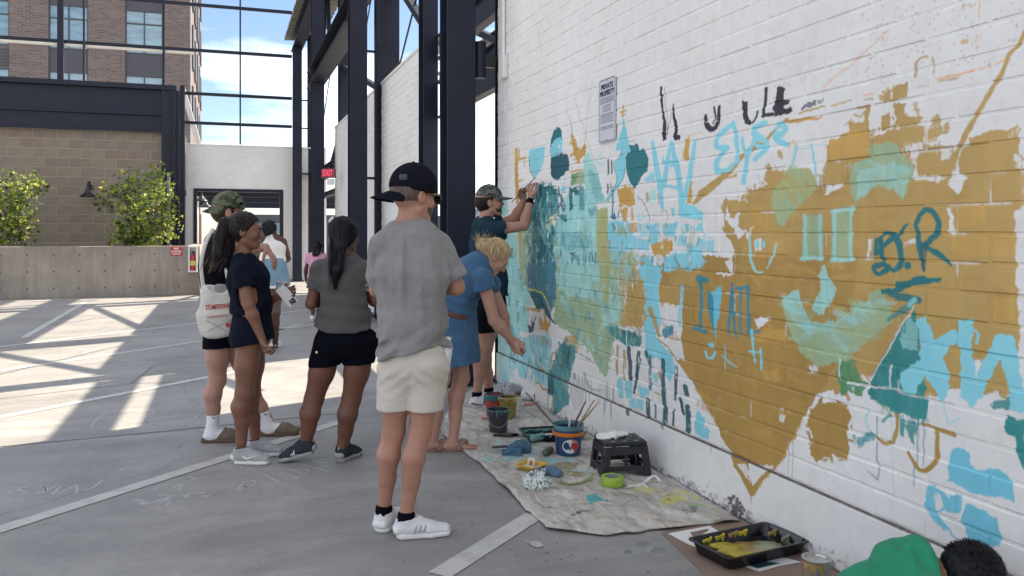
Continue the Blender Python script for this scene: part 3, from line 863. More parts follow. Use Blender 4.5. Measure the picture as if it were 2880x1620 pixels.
# mortar joints of the wall (metres) for skipped paint
B_H, B_L, B_Z0, B_PH = .106, .2835, .31, 2.518
zz = TZ0 + (np.arange(TH) + .5) * TRES
yy = TY0 + (np.arange(TW) + .5) * TRES
row = np.floor((zz - B_Z0) / B_H).astype(int)
jz = np.abs(((zz - B_Z0) / B_H + .5) % 1 - .5) * B_H
JOINT = np.zeros((TH, TW), np.float32)
JOINT += np.clip(1 - jz / .0085, 0, 1)[:, None] * (zz > .3)[:, None]
for par in (0, 1):
	jy = np.abs(((yy - B_PH - (.5 * B_L if par else 0)) / B_L + .5) % 1 - .5) * B_L
	m_ = ((row % 2) == par) & (zz > .31)
	JOINT[m_] = np.maximum(JOINT[m_], np.clip(1 - jy / .0085, 0, 1)[None, :])
JSKIP = fbm(TW, TH, 40, 41, 1, 3)

RGB = np.zeros((TH, TW, 3), np.float32)
ALPHA = np.zeros((TH, TW), np.float32)
ZR = {'a': (1380, 350, 3.22), 'b': (1380, 750, 2.898), 'c': (1800, 300, 2.898), 'd': (1800, 750, 2.1633), 'e': (2300, 300, 2.6345),
	  'f': (2300, 800, 2.338), 'g': (1380, 0, 2.787), 'h': (2130, 0, 2.787), 'i': (2080, 1360, 3.22), 'w': (1380, 180, 2.8), 'D': (0, 0, 1 / D2S)}
def wpt(r, p):
	x0, y0, s = ZR[r]
	y, z = on_wall(x0 + p[0] / s, y0 + p[1] / s)
	return ((y - TY0) / TRES, (z - TZ0) / TRES)
def scale_at(r, p):                      # texels per zoom pixel near p (upright)
	a, b = wpt(r, p), wpt(r, (p[0], p[1] + 10))
	return abs(a[1] - b[1]) / 10
WHITE_REF = .68
def paint(c):
	v = np.array([min(.86, x / WHITE_REF * .80) for x in srgb(*c)], np.float32)
	g_ = float(v @ np.array((.3, .59, .11), np.float32))
	return v * .98 + g_ * .02
P_ = dict(ochre=(175, 143, 80), gold=(190, 148, 72), ochre2=(164, 130, 66), blue=(128, 197, 210), blue2=(108, 182, 202), teal=(24, 106, 112), teal2=(38, 130, 130), deep=(26, 84, 96),
		  aqua=(150, 202, 198), pale=(176, 216, 212), sage=(150, 172, 136), sage2=(162, 168, 112), black=(34, 32, 48), orange=(226, 146, 74), grey=(112, 112, 120), graphite=(150, 140, 138),
		  navyteal=(28, 66, 84), yellow=(214, 214, 84), tealblue=(44, 130, 148), white=None, green=(78, 138, 96), pink=(224, 180, 160), midteal=(78, 146, 154), slate=(74, 118, 138))
def blend(x0, y0, cov, col, a, dry, joint, var):
	h, w = cov.shape
	sl = (slice(y0, y0 + h), slice(x0, x0 + w))
	A = cov * a
	if dry > 0:
		th = dry * 1.05
		A = A * np.clip((DRY[sl] - th * .62) / .16, 0, 1)
	if joint > 0:
		edge = np.clip((JSKIP[sl] - (.90 - .46 * joint)) / .12, 0, 1) * np.clip((DRY[sl] - .25) / .2, 0, 1)
		A = A * (1 - JOINT[sl] * edge)
	if P_.get(col) is None:
		ALPHA[sl] *= 1 - A; return
	v = 1 + var * ((TONE[sl] - .5) * 1.6 + (TONE2[sl] - .5) * .9)
	C = paint(P_[col])[None, None, :] * v[..., None]
	al = ALPHA[sl]; na = A + al * (1 - A)
	k = np.where(na > 1e-4, A / np.maximum(na, 1e-4), 0)[..., None]
	RGB[sl] = RGB[sl] * (1 - k) + C * k
	ALPHA[sl] = na
def poly(r, pts, col, a=1.0, dry=0.0, joint=.45, var=.16, warp=1.0):
	P = np.array([wpt(r, p) for p in pts], np.float32)
	if warp > .5 and dry < .3 and P_.get(col) is not None: raster(P, col, a * .9, .5, joint, var, 2.9 if col in ('ochre', 'gold', 'midteal', 'slate') else 1.3)      # frayed dry rim first
	raster(P, col, a, dry, joint, var, warp)
def raster(P, col, a, dry, joint, var, warp, soft=1.2):
	x0, y0 = np.maximum(0, np.floor(P.min(0)).astype(int) - 9); x1 = min(TW, int(P[:, 0].max()) + 10); y1 = min(TH, int(P[:, 1].max()) + 10)
	if x1 <= x0 or y1 <= y0: return
	X, Y = np.meshgrid(np.arange(x0, x1, dtype=np.float32), np.arange(y0, y1, dtype=np.float32))
	X = X + WARPX[y0:y1, x0:x1] * warp; Y = Y + WARPY[y0:y1, x0:x1] * warp
	ins = np.zeros(X.shape, bool)
	n = len(P)
	for i in range(n):
		ax, ay = P[i]; bx, by = P[(i + 1) % n]
		c = (ay > Y) != (by > Y)
		if c.any(): ins ^= c & (X < (bx - ax) * (Y - ay) / ((by - ay) if abs(by - ay) > 1e-6 else 1e-6) + ax)
	blend(x0, y0, ins.astype(np.float32), col, a, dry, joint, var)
def stroke(r, pts, w, col, a=1.0, dry=0.0, joint=.3, var=.14, warp=.5, smooth=True):
	"""a brush stroke; w is its width in zoom pixels, one number or one per point"""
	pp = [Vector((p[0], p[1], 0)) for p in pts]
	ws = w if isinstance(w, (list, tuple)) else [w] * len(pp)
	if smooth and len(pp) > 2:
		q = curve(pp, 5); ws = list(np.interp(np.linspace(0, 1, len(q)), np.linspace(0, 1, len(pp)), ws)); pp = q
	T = np.array([wpt(r, (p.x, p.y)) for p in pp], np.float32)
	mid = pp[len(pp) // 2]
	asp = abs(wpt(r, (mid.x, mid.y))[0] - wpt(r, (mid.x + 10, mid.y))[0]) / 10 / max(1e-6, scale_at(r, (mid.x, mid.y)))   # foreshortening: zoom pixels are wider than tall on the wall
	asp = min(4.0, max(1.0, asp))
	hw = np.array([max(.55, scale_at(r, (p.x, p.y)) * x / 2) for p, x in zip(pp, ws)], np.float32)
	m = int(hw.max() * asp) + 8
	x0, y0 = np.maximum(0, np.floor(T.min(0)).astype(int) - m); x1 = min(TW, int(T[:, 0].max()) + m + 1); y1 = min(TH, int(T[:, 1].max()) + m + 1)
	if x1 <= x0 or y1 <= y0: return
	X, Y = np.meshgrid(np.arange(x0, x1, dtype=np.float32), np.arange(y0, y1, dtype=np.float32))
	X = X + WARPX[y0:y1, x0:x1] * warp; Y = Y + WARPY[y0:y1, x0:x1] * warp
	cov = np.zeros(X.shape, np.float32); Xs = X / asp
	for i in range(len(T) - 1):
		ax, ay = T[i]; dx, dy = T[i + 1] - T[i]; ax = ax / asp; dx = dx / asp; L2 = dx * dx + dy * dy + 1e-6
		t = np.clip(((Xs - ax) * dx + (Y - ay) * dy) / L2, 0, 1)
		d = np.sqrt((Xs - ax - t * dx) ** 2 + (Y - ay - t * dy) ** 2)
		cov = np.maximum(cov, np.clip(hw[i] + (hw[i + 1] - hw[i]) * t - d + .5, 0, 1))
	blend(x0, y0, cov, col, a, dry, joint, var)
def dots(r, x0, y0, x1, y1, n, col, rad=2.0, a=.8):
	for _ in range(n):
		x, y = rng.uniform(x0, x1), rng.uniform(y0, y1)
		stroke(r, [(x, y), (x + rad, y + rad)], rad, col, a, smooth=False, joint=0)
p, s = poly, stroke
def inside(x, y, q):
	c = False
	for i in range(len(q)):
		(ax, ay), (bx, by) = q[i], q[(i + 1) % len(q)]
		if (ay > y) != (by > y) and x < (bx - ax) * (y - ay) / (by - ay) + ax: c = not c
	return c
def fill(r, q, cols, n, ln, w, a=(.35, .85), dry=(.1, .5), ang=0.0, joint=.3):
	"""n loose brush marks, mostly upright, laid inside the outline q"""
	xs, ys = [k[0] for k in q], [k[1] for k in q]; t = 0
	while n > 0 and t < 4000:
		t += 1; x, y = rng.uniform(min(xs), max(xs)), rng.uniform(min(ys), max(ys))
		if not inside(x, y, q): continue
		L = rng.uniform(.4, 1.2) * ln; an = R(ang) + rng.gauss(0, .22); dx, dy = math.sin(an) * L, math.cos(an) * L
		ww = rng.uniform(.4, 1.3) * w; n -= 1
		stroke(r, [(x - dx / 2, y - dy / 2), (x + rng.uniform(-.1, .1) * L, y), (x + dx / 2, y + dy / 2)], [ww, ww * 1.1, ww * .5], rng.choice(cols), rng.uniform(*a), rng.uniform(*dry), joint)
def fringe(r, q, col, n, ln, w, dry=(.35, .6)):
	"""dry bristle ends along the outline q"""
	for _ in range(n):
		i = rng.randrange(len(q)); (ax, ay), (bx, by) = q[i], q[(i + 1) % len(q)]; t = rng.random()
		x, y = ax + (bx - ax) * t, ay + (by - ay) * t
		an = rng.choice((0, 0, 1.2, -1.2, 1.57)) + rng.gauss(0, .2); L = rng.uniform(.4, 1.1) * ln
		stroke(r, [(x - math.sin(an) * L / 2, y - math.cos(an) * L / 2), (x + math.sin(an) * L / 2, y + math.cos(an) * L / 2)], [w * rng.uniform(.5, 1.2), w * .4], col, rng.uniform(.6, 1), rng.uniform(*dry), .2)
# pencil and chalk-line lay-out
for l in ([(1545, 0), (1548, 300), (1550, 700)], [(1560, 660), (1750, 140)], [(1750, 140), (1750, 630)], [(950, 0), (890, 260), (850, 500)], [(1550, 560), (1500, 1040)]):
	s('g', l, 4, 'pink', .6, smooth=False)
for l in ([(650, 760), (850, 1400)], [(620, 900), (640, 1040)], [(370, 250), (405, 400)], [(585, 850), (640, 1000)], [(800, 640), (740, 1010)]):
	s('g', l, 3.5, 'graphite', .55, smooth=False)
s('h', [(100, 380), (105, 620)], 4, 'pink', .6); s('h', [(225, 460), (230, 660)], 4, 'pink', .5); s('c', [(612, 140), (630, 1449)], 4, 'pink', .7, smooth=False)
# --- wide ochre field on the right
p('e', [(60,300),(395,230),(480,195),(800,150),(800,310),(985,290),(1010,300),(985,480),(985,560),(1070,640),(1110,520),(1040,480),(1050,410),(1120,270),(1120,210),(1250,200),(1290,180),(1420,155),(1525,180),(1500,240),(1490,620),(1480,900),(1470,1100),(1495,1190),(1480,1460),(-60,1460),(-60,640),(50,580),(205,570),(215,460),(60,430)], 'ochre', joint=.75)
p('f', [(-30,-70),(1325,-70),(1310,440),(1290,600),(1240,700),(1130,720),(1000,650),(870,690),(770,740),(700,680),(560,540),(300,600),(200,640),(200,720),(-30,720)], 'ochre', joint=.6)
p('c', [(690,760),(880,760),(900,640),(1000,620),(1040,520),(1140,540),(1200,640),(1500,620),(1510,480),(1745,440),(1745,1455),(640,1455),(640,1210),(730,1190),(740,1100),(690,1060)], 'ochre', joint=.85)
p('d', [(95,430),(165,480),(330,720),(490,1000),(560,1130),(690,1400),(710,1400),(800,1250),(860,1170),(1000,930),(1060,800),(1110,760),(1220,560),(1310,500),(1310,-60),(170,-60),(110,0),(110,120),(240,120),(260,300),(250,560),(200,520)], 'ochre2', joint=.55)
p('d', [(1100,790),(1250,830),(1255,860),(1290,905),(1272,930),(1275,1185),(1180,1160),(1070,1175),(1030,1100),(1060,1040),(1035,960),(1040,880)], 'ochre2', joint=.6)
# brighter, thinner patches of gold over it
for r_, q in (('e', [(70,300),(395,240),(395,375),(70,410)]), ('e', [(800,170),(930,150),(900,260),(810,280)]), ('e', [(990,960),(1480,960),(1480,1130),(1000,1120)]), ('e', [(1020,740),(1260,740),(1250,900),(1010,900)]),
			  ('c', [(900,780),(1020,760),(1020,1040),(920,1020)]), ('c', [(1080,1090),(1160,1080),(1150,1220),(1080,1210)]), ('d', [(700,400),(900,380),(880,460),(700,470)]), ('f', [(1130,100),(1300,90),(1300,240),(1130,240)]), ('d', [(740,640),(850,620),(850,720),(760,700)]), ('f', [(200,260),(400,240),(330,350),(220,360)])):
	p(r_, q, 'gold', .7, .35, .6)
OC = [(720,780),(880,775),(890,700),(1000,640),(1140,560),(1200,640),(1500,630),(1740,460),(1740,1440),(660,1440),(740,1100)]
fill('c', OC, ('ochre','gold','ochre2','ochre'), 70, 150, 46, (.25,.6), (.2,.5), 80); fill('e', [(70,300),(800,160),(1000,300),(1480,200),(1480,1440),(-40,1440),(-40,650)], ('ochre','gold','ochre2','ochre'), 70, 200, 60, (.2,.55), (.2,.5), 82)
fill('d', [(130,440),(330,0),(1290,0),(1290,480),(1050,790),(700,1380)], ('ochre2','gold','ochre','ochre2'), 90, 130, 40, (.25,.6), (.25,.55), 60)
fringe('c', OC[:8], 'ochre', 26, 80, 34); fringe('h', [(1000,800),(1010,720),(1200,640),(1265,960),(1085,1000),(980,1020),(890,1060),(720,1080),(710,950)], 'ochre', 26, 60, 30); fringe('d', [(1040,880),(1290,905),(1275,1185),(1070,1175),(1030,1000)], 'ochre2', 24, 44, 22)
# dry upper strokes of the ochre field
p('h', [(1000,800),(1005,720),(1100,650),(1195,645),(1190,760),(1100,790)], 'ochre', 1, .3)
p('h', [(1090,815),(1170,810),(1170,910),(1265,905),(1265,970),(1250,1000),(1085,1000)], 'ochre', 1, .1)
p('h', [(710,955),(845,950),(845,850),(890,830),(890,1060),(720,1080)], 'ochre', 1, .12)
p('h', [(975,920),(1070,880),(1070,1000),(980,1020)], 'ochre', 1, .55)
p('h', [(1360,930),(1430,900),(1440,1010),(1520,940),(1490,1060),(1350,1100)], 'ochre', .9, .5)
p('h', [(560,1090),(900,1060),(900,1210),(550,1270)], 'gold', 1, .12, .5)
p('h', [(940,730),(1000,720),(1000,790),(950,790)], 'ochre', .8, .6)
p('e', [(640,300),(800,280),(780,540),(640,560)], None, .9, .72, 0); p('e', [(880,330),(1000,300),(980,400),(870,390)], None, .9, .6, 0); p('e', [(1380,180),(1500,180),(1490,240),(1400,250)], None, .8, .6, 0)
p('e', [(1440,380),(1500,370),(1500,480),(1440,480)], None, 1, .5, 0); p('e', [(1470,760),(1505,740),(1505,900),(1480,890)], None, 1, .3, 0); p('e', [(600,540),(960,520),(900,560),(640,560)], None, 1, .35, 0)
p('e', [(970,740),(1010,740),(1015,920),(985,940),(950,900),(980,880)], None, 1, .15, 0); p('e', [(80,560),(200,560),(190,590),(60,640)], None, 1, .3, 0); p('e', [(375,970),(400,970),(405,1150),(385,1140)], None, 1, .1, 0)
p('e', [(990,480),(1100,510),(1070,650),(980,580)], None, 1, .25, 0); p('e', [(650,1030),(730,1000),(740,1050),(650,1060)], None, .9, .55, 0)
# white left open inside it
p('c', [(725,805),(745,900),(770,910),(800,860),(820,870),(800,970),(870,1000),(800,1070),(760,980),(700,920),(650,940),(700,910)], None, 1, 0, 0)
p('c', [(625,1060),(740,1090),(780,1180),(760,1240),(730,1230),(640,1205)], None, 1, .12, 0); p('c', [(900,620),(1030,560),(1030,640),(900,700)], None, .9, .55, 0)
p('c', [(930,1090),(990,1080),(1000,1180),(930,1200)], None, .9, .3, 0); p('c', [(700,1250),(760,1240),(760,1380),(620,1370),(640,1350),(745,1355)], None, .95, .1, 0); p('c', [(860,1000),(920,960),(900,1040),(870,1080)], None, .8, .4, 0)
p('d', [(160,440),(260,470),(265,575),(215,560)], None, 1, .1, 0); p('d', [(672,1205),(800,1225),(802,1245),(710,1335),(668,1240)], None, 1, 0, 0); p('d', [(600,1180),(660,1210),(690,1310),(640,1250)], None, .9, .45, 0)
p('d', [(1040,600),(1150,560),(1120,640),(1030,660)], None, .8, .6, 0); p('d', [(1085,770),(1180,760),(1190,830),(1110,840)], None, 1, .15, 0); p('d', [(845,860),(900,880),(880,960),(850,950)], None, .8, .65, 0)
p('d', [(690,320),(790,320),(800,335),(720,390),(700,350)], None, 1, .3, 0); p('d', [(125,210),(240,230),(245,330),(140,330)], None, 1, .35, 0)
s('d', [(1105,760),(1170,590)], 20, 'ochre2', 1); s('d', [(100,435),(165,485),(330,722),(490,1002),(560,1132),(690,1395)], 9, 'ochre2', .9, smooth=False); s('d', [(710,1395),(860,1170),(1000,935)], 7, 'gold', .9, smooth=False)
s('d', [(575,1160),(690,1370),(800,1250)], 22, 'ochre2', 1, smooth=False)
# long ochre line, dashes and marks
s('h', [(2120,180),(2060,330),(1990,420),(1900,620),(1700,930),(1600,1130),(1525,1310)], [34,36,38,42,44,44,34], 'ochre')
s('h', [(330,888),(440,862),(525,840)], [8,16,8], 'ochre'); s('h', [(580,825),(745,788)], 11, 'gold'); s('h', [(240,970),(330,950),(500,930)], [16,26,10], 'gold')
p('h', [(345,833),(500,795),(500,830),(345,865)], 'grey', 1, .25); s('h', [(790,850),(885,828)], 20, 'ochre', .9, .2); s('h', [(840,785),(930,770)], 14, 'ochre', .7, .4)
for l, w in (([(515,690),(730,510),(1030,240)], 7), ([(830,750),(900,736)], 9), ([(1410,620),(1690,555)], 13), ([(1730,540),(1825,522)], 9), ([(1860,512),(1990,482)], 9), ([(1730,270),(1730,380)], 5), ([(1750,20),(1750,140)], 5), ([(975,320),(990,290)], 5)): s('h', l, w, 'orange', .9, smooth=False)
s('h', [(1420,640),(1560,615)], 22, 'ochre', .8, .45); s('h', [(1630,55),(1670,50)], 48, 'gold', .7, .5); s('h', [(1615,320),(1650,318)], 34, 'gold', .7, .5)
s('h', [(1240,600),(1245,490),(1320,440),(1370,470),(1372,580)], 26, 'ochre', .8, .45); s('h', [(1250,690),(1340,670)], 14, 'ochre', .35, .4); s('h', [(830,590),(870,520)], 16, 'ochre', .3, .4)
dots('h', 800, 20, 2060, 640, 130, 'grey', 2.4, .75); dots('h', 60, 80, 800, 700, 40, 'grey', 2, .5); dots('w', 1700, 130, 2400, 330, 60, 'grey', 3, .5)
# arrow stroke running up to the dashes
s('c', [(435,795),(520,700),(640,610),(760,500),(850,400),(930,345),(1000,300),(1080,215),(1200,105)], [16,66,60,42,34,40,36,24,26], 'ochre'); s('c', [(640,600),(780,560)], 28, 'ochre', .9, .35)
s('c', [(1190,130),(1300,112),(1480,98)], [14,30,10], 'gold'); s('c', [(1300,55),(1490,8)], 13, 'ochre'); p('c', [(905,345),(960,290),(1000,310),(960,350),(910,365)], 'ochre')
p('c', [(372,250),(402,245),(410,430),(395,440),(372,420)], 'gold'); p('c', [(405,600),(422,600),(425,790),(385,800)], 'gold'); s('c', [(1140,380),(1150,400)], 44, 'ochre', .9, .5); s('c', [(1240,310),(1250,330)], 60, 'ochre', .5, .6)
s('c', [(1040,540),(1050,640)], 28, 'ochre', .8, .4); s('c', [(1120,560),(1130,640)], 60, 'ochre', .7, .5); s('c', [(1540,600),(1620,580)], 70, 'ochre', .8, .5); s('c', [(385,240),(505,215)], 7, 'orange', .8, smooth=False)
# black letters, half filled in
p('w', [(1329,175),(1347,172),(1362,350),(1380,520),(1392,610),(1364,612),(1352,420)], 'black', 1, .08, .3); p('w', [(1438,316),(1450,310),(1464,480),(1470,560),(1444,562),(1436,420)], 'black', 1, 0, .3); p('w', [(1440,560),(1486,545),(1487,585),(1445,592)], 'black', 1, 0, .1)
s('w', [(1385,560),(1415,420),(1440,330)], 4, 'black', .85); s('w', [(1370,180),(1385,420),(1390,560)], 3.5, 'graphite', .9)
s('w', [(1692,400),(1696,470),(1735,520),(1785,480),(1803,330)], [20,30,46,30,20], 'black', 1, .04); s('w', [(1762,335),(1770,420),(1755,470)], 16, 'black', 1, 0); s('w', [(1690,470),(1790,455)], 5, 'white', 1)
p('w', [(1980,310),(2030,300),(2030,370),(2045,420),(2070,455),(2062,478),(2020,470),(1990,420)], 'black', 1, 0, .2); s('w', [(2065,465),(2095,425),(2110,365)], 13, 'black', 1, .2)
s('w', [(2165,205),(2160,412)], 24, 'black', 1, .1, smooth=False); s('w', [(2155,406),(2228,393)], 30, 'black', 1, .05, smooth=False)
p('w', [(2250,180),(2300,165),(2310,180),(2310,280),(2345,275),(2345,320),(2310,335),(2340,345),(2370,330),(2378,365),(2340,390),(2240,412)], 'black', 1, 0, .15)
# sky blue W A L and the cursive word
s('c', [(105,290),(130,480),(160,640),(185,830)], [26,42,44,22], 'blue'); s('c', [(262,290),(225,450),(185,660)], [22,38,44], 'blue'); s('c', [(262,290),(300,480),(345,800)], [26,46,50], 'blue'); s('c', [(450,290),(400,600),(340,830)], [26,40,42], 'blue')
p('c', [(185,640),(345,640),(350,680),(205,665)], 'blue'); p('c', [(240,430),(290,430),(285,500),(245,500)], 'blue'); p('c', [(330,770),(400,810),(430,800),(515,850),(515,920),(420,910),(320,890)], 'blue'); p('c', [(250,825),(290,820),(285,880),(250,890)], 'blue'); p('c', [(195,410),(215,470),(180,470)], 'blue')
s('c', [(735,165),(650,230),(622,290),(640,330),(715,335)], [40,44,44,46,46], 'blue'); s('c', [(715,335),(640,430),(622,490),(640,535),(715,520),(770,468)], [46,44,42,46,44,30], 'blue'); s('c', [(762,130),(785,250),(800,450)], [26,38,36], 'blue')
s('c', [(835,255),(850,340),(875,400)], [26,36,30], 'blue'); s('c', [(945,250),(880,420),(850,620)], [30,38,40], 'blue'); s('c', [(1030,135),(960,150),(935,210),(1000,265),(1035,320),(1000,385),(945,430)], [40,46,48,56,52,46,40], 'blue'); p('c', [(930,280),(1040,270),(1050,350),(960,350)], 'blue')
s('c', [(1110,245),(1185,205),(1150,135),(1105,190),(1115,280),(1200,318)], [36,42,36,42,48,38], 'blue'); p('c', [(1090,230),(1180,215),(1180,260),(1100,300)], 'blue')
s('c', [(1272,330),(1255,440),(1212,512)], 22, 'blue', .9, .15); s('c', [(1395,310),(1420,450),(1440,565)], [14,20,10], 'blue', .95, .1); s('c', [(1260,335),(1345,345),(1400,318),(1520,318)], 8, 'blue', .8); s('c', [(1478,560),(1465,690)], [14,5], 'grey', .8)
s('c', [(960,290),(1000,298)], 18, 'ochre', .9); s('c', [(1100,200),(1060,240)], 18, 'ochre', .9)
# sage and aqua shapes over the ochre
p('c', [(1070,740),(1110,660),(1230,510),(1320,515),(1400,510),(1440,620),(1390,700),(1290,830),(1210,900),(1170,960),(1110,930),(1090,850)], 'sage2', .9, 0, .6); p('c', [(1080,790),(1250,740),(1340,760),(1210,900),(1170,960),(1110,930)], 'sage', .7, 0, .5)
for q in ([(1315,880),(1490,878),(1492,1262),(1328,1264)], [(1565,840),(1735,818),(1745,1262),(1560,1268)]):
	p('c', q, 'sage', .75, 0, .5)
for l in ([(1345,885),(1350,1250)], [(1470,885),(1470,1250)], [(1330,1240),(1480,1245)], [(1590,850),(1590,1255)], [(1570,850),(1735,828)], [(1722,830),(1722,1255)], [(1570,1250),(1735,1250)]): s('c', l, 34, 'aqua', .75, .1, smooth=False)
p('e', [(405,280),(520,265),(725,450),(712,520),(690,580),(630,710),(520,620),(440,570),(350,640),(260,720),(240,560),(270,430),(405,375)], 'sage', .9, 0, .5); p('e', [(330,470),(560,400),(700,470),(640,690),(530,620),(440,570),(340,640),(270,700),(300,560)], 'aqua', .45, .1, .4)
p('e', [(395,610),(440,585),(520,610),(560,680),(400,700)], 'ochre', .9, 0, .4)
p('d', [(870,200),(930,150),(960,140),(1000,260),(1060,350),(1200,340),(1300,255),(1300,545),(1100,612),(1000,540),(930,430),(890,330)], 'sage', .85, 0, .4); p('d', [(865,200),(930,140),(965,150),(1000,270),(1060,355),(1200,345),(1300,260),(1300,330),(1190,410),(1040,420),(940,330)], 'aqua', .6, .1, .3)
p('f', [(-10,330),(160,260),(240,120),(340,90),(350,30),(420,30),(490,160),(470,270),(330,360),(250,450),(100,500),(-10,470)], 'sage', .85, 0, .45); p('f', [(170,260),(260,130),(340,95),(420,150),(300,260),(180,300)], 'aqua', .5, .12, .3)
p('d', [(1100,5),(1130,-8),(1160,60),(1205,140),(1150,250),(1100,312),(1060,250),(1110,150),(1095,60)], 'aqua', .75, 0, .4); s('d', [(1155,200),(1150,440)], 4, 'sage', .9)
s('c', [(892,1050),(900,1230),(945,1350),(1000,1355)], [16,24,26,18], 'aqua', .9, .12); s('c', [(1105,1120),(1090,1220),(1045,1320)], [14,20,14], 'aqua', .9, .12); s('c', [(955,1110),(958,1150)], 28, 'blue'); s('c', [(1015,1110),(1015,1150)], 22, 'blue')
p('c', [(450,1400),(500,1385),(560,1410),(500,1440)], 'teal')
fill('d', [(870,200),(960,140),(1060,350),(1290,260),(1290,540),(1100,610),(930,430)], ('aqua','sage','sage','pale','sage2'), 36, 110, 34, (.15,.4), (.05,.4), 75); fill('e', [(405,285),(520,270),(725,450),(690,580),(520,620),(350,640),(240,560),(270,430)], ('aqua','sage','sage','sage2'), 26, 110, 34, (.15,.4), (.05,.4), 70); fill('c', [(1070,740),(1230,510),(1400,510),(1390,700),(1170,960)], ('sage2','sage','sage2','ochre'), 40, 120, 44, (.2,.5), (.05,.4), 40); fill('f', [(0,330),(250,110),(470,100),(460,270),(250,450),(0,480)], ('aqua','sage','sage','sage2'), 50, 110, 40, (.2,.5), (.05,.4), 60)
# initials and arrow in teal
s('e', [(440,1000),(520,945),(590,985),(625,1080),(610,1170),(570,1220)], [20,34,40,44,42,24], 'teal'); s('e', [(555,1205),(480,1175),(430,1190),(440,1230),(490,1235),(540,1200)], [30,46,34,34,34,30], 'teal'); s('e', [(445,1085),(540,1000),(600,965),(665,880)], [34,36,36,20], 'teal'); s('e', [(470,985),(495,1140)], [36,30], 'teal'); s('e', [(440,985),(445,1080)], 26, 'teal')
s('e', [(662,1178),(668,1182)], 54, 'teal'); s('e', [(785,1225),(765,1080),(740,930),(730,880)], [22,40,34,30], 'teal'); s('e', [(730,890),(780,785),(840,765),(890,840),(880,930),(795,1045)], [34,40,42,42,42,44], 'teal'); s('e', [(795,1050),(900,1095),(985,1172)], [44,44,16], 'teal'); s('e', [(790,1040),(785,1225)], [50,22], 'deep', .7)
p('e', [(470,1350),(600,1300),(740,1280),(870,1262),(912,1270),(905,1290),(850,1312),(700,1330),(560,1360),(480,1375)], 'teal')
s('f', [(430,38),(540,75),(665,95)], [20,50,46], 'teal', .95, .08); s('f', [(640,95),(560,170),(460,240)], [44,44,24], 'teal2', .8, .2); s('f', [(600,130),(640,90)], 30, 'aqua', .6, .1)
p('f', [(560,-20),(740,-20),(730,12),(560,20),(440,30)], 'teal', .0)
# I heart letters, face and small marks
s('d', [(338,78),(372,70),(410,86)], 24, 'tealblue'); s('d', [(370,85),(372,230),(368,385)], 19, 'tealblue'); s('d', [(332,374),(405,398)], 24, 'tealblue', .9)
p('d', [(418,128),(440,165),(466,135),(500,118),(508,140),(500,220),(482,330),(460,445),(442,330),(425,240)], 'blue2'); p('d', [(416,125),(440,165),(452,180),(456,300),(460,430),(440,330),(424,240)], 'tealblue', .9)
s('d', [(562,105),(552,260),(538,405)], [12,18,14], 'tealblue', .9); s('d', [(560,110),(572,280),(582,435)], [12,18,12], 'tealblue', .9); s('d', [(545,288),(578,292)], 14, 'tealblue', .9); s('d', [(585,140),(655,125)], 18, 'tealblue', .9); s('d', [(612,140),(612,405)], 20, 'tealblue', .8, .15); s('d', [(655,125),(664,400)], 20, 'tealblue', .9, .1); s('d', [(660,400),(725,402)], 22, 'tealblue', .8, .15)
s('d', [(424,472),(424,484)], 20, 'blue'); s('d', [(440,470),(440,484)], 22, 'blue'); s('d', [(398,512),(410,548),(428,560),(448,550),(456,520)], 16, 'blue', 1); s('d', [(494,545),(540,580),(590,612)], [8,14,8], 'blue', .7); s('d', [(521,488),(518,632)], 7, 'blue', .7)
s('d', [(680,385),(690,480),(704,585)], [22,16,12], 'blue'); s('d', [(668,515),(745,532)], 12, 'blue'); s('d', [(737,505),(742,570),(738,632)], 14, 'blue')
# --- left part: teal and aqua washes
p('a', [(130,980),(250,970),(420,930),(600,900),(700,640),(870,620),(960,780),(970,1460),(140,1460)], 'aqua', .95, .04, .7); p('b', [(115,-10),(300,-10),(320,200),(300,540),(240,520),(240,560),(130,560),(110,350)], 'aqua', .95, .05, .8)
p('a', [(80,660),(150,655),(152,780),(130,830),(40,830),(40,760)], 'aqua', .95, .05, .4)
p('b', [(30,560),(240,560),(310,640),(260,760),(180,900),(130,980),(100,900),(25,700)], 'aqua', .9, .3, .7, .25); p('b', [(140,620),(230,640),(220,800),(170,780)], 'midteal', .8, .3, .6); p('b', [(110,800),(160,800),(150,980),(110,940)], 'blue', .8, .4)
p('b', [(240,600),(300,560),(480,560),(500,760),(470,1000),(440,960),(360,880),(330,800),(300,920),(250,900),(235,820)], 'blue', .85, .28, .7)
p('a', [(410,540),(470,560),(560,550),(600,620),(620,780),(470,900),(560,1000),(600,1455),(300,1455),(340,1050),(330,900),(400,700)], 'midteal', .95, .22, .6, .4); p('a', [(400,560),(460,570),(520,600),(500,690),(480,860),(370,930),(350,880),(400,700)], 'teal2', .9, .28, .5, .4)
for q in ([(360,1060),(500,1000),(545,1200),(380,1260)], [(420,620),(500,600),(490,690),(420,700)], [(640,620),(690,760),(660,790),(628,740)], [(350,830),(420,820),(410,920),(350,910)], [(470,820),(520,820),(510,900),(470,890)], [(600,830),(690,820),(690,890),(650,890)], [(340,1180),(420,1190),(400,1400),(350,1400)]): p('a', q, 'teal', .9, .3, .5)
p('a', [(260,980),(330,930),(380,1000),(370,1460),(270,1460)], 'sage', .8, .15, .6); p('a', [(240,980),(275,970),(285,1060),(260,1080)], 'gold', .7, .2)
p('a', [(410,535),(460,545),(470,560),(560,550),(600,580),(600,620),(520,640),(480,620),(410,620)], 'teal', 1, .22, .2); s('a', [(470,570),(550,560)], 18, 'navyteal', .9, .4)
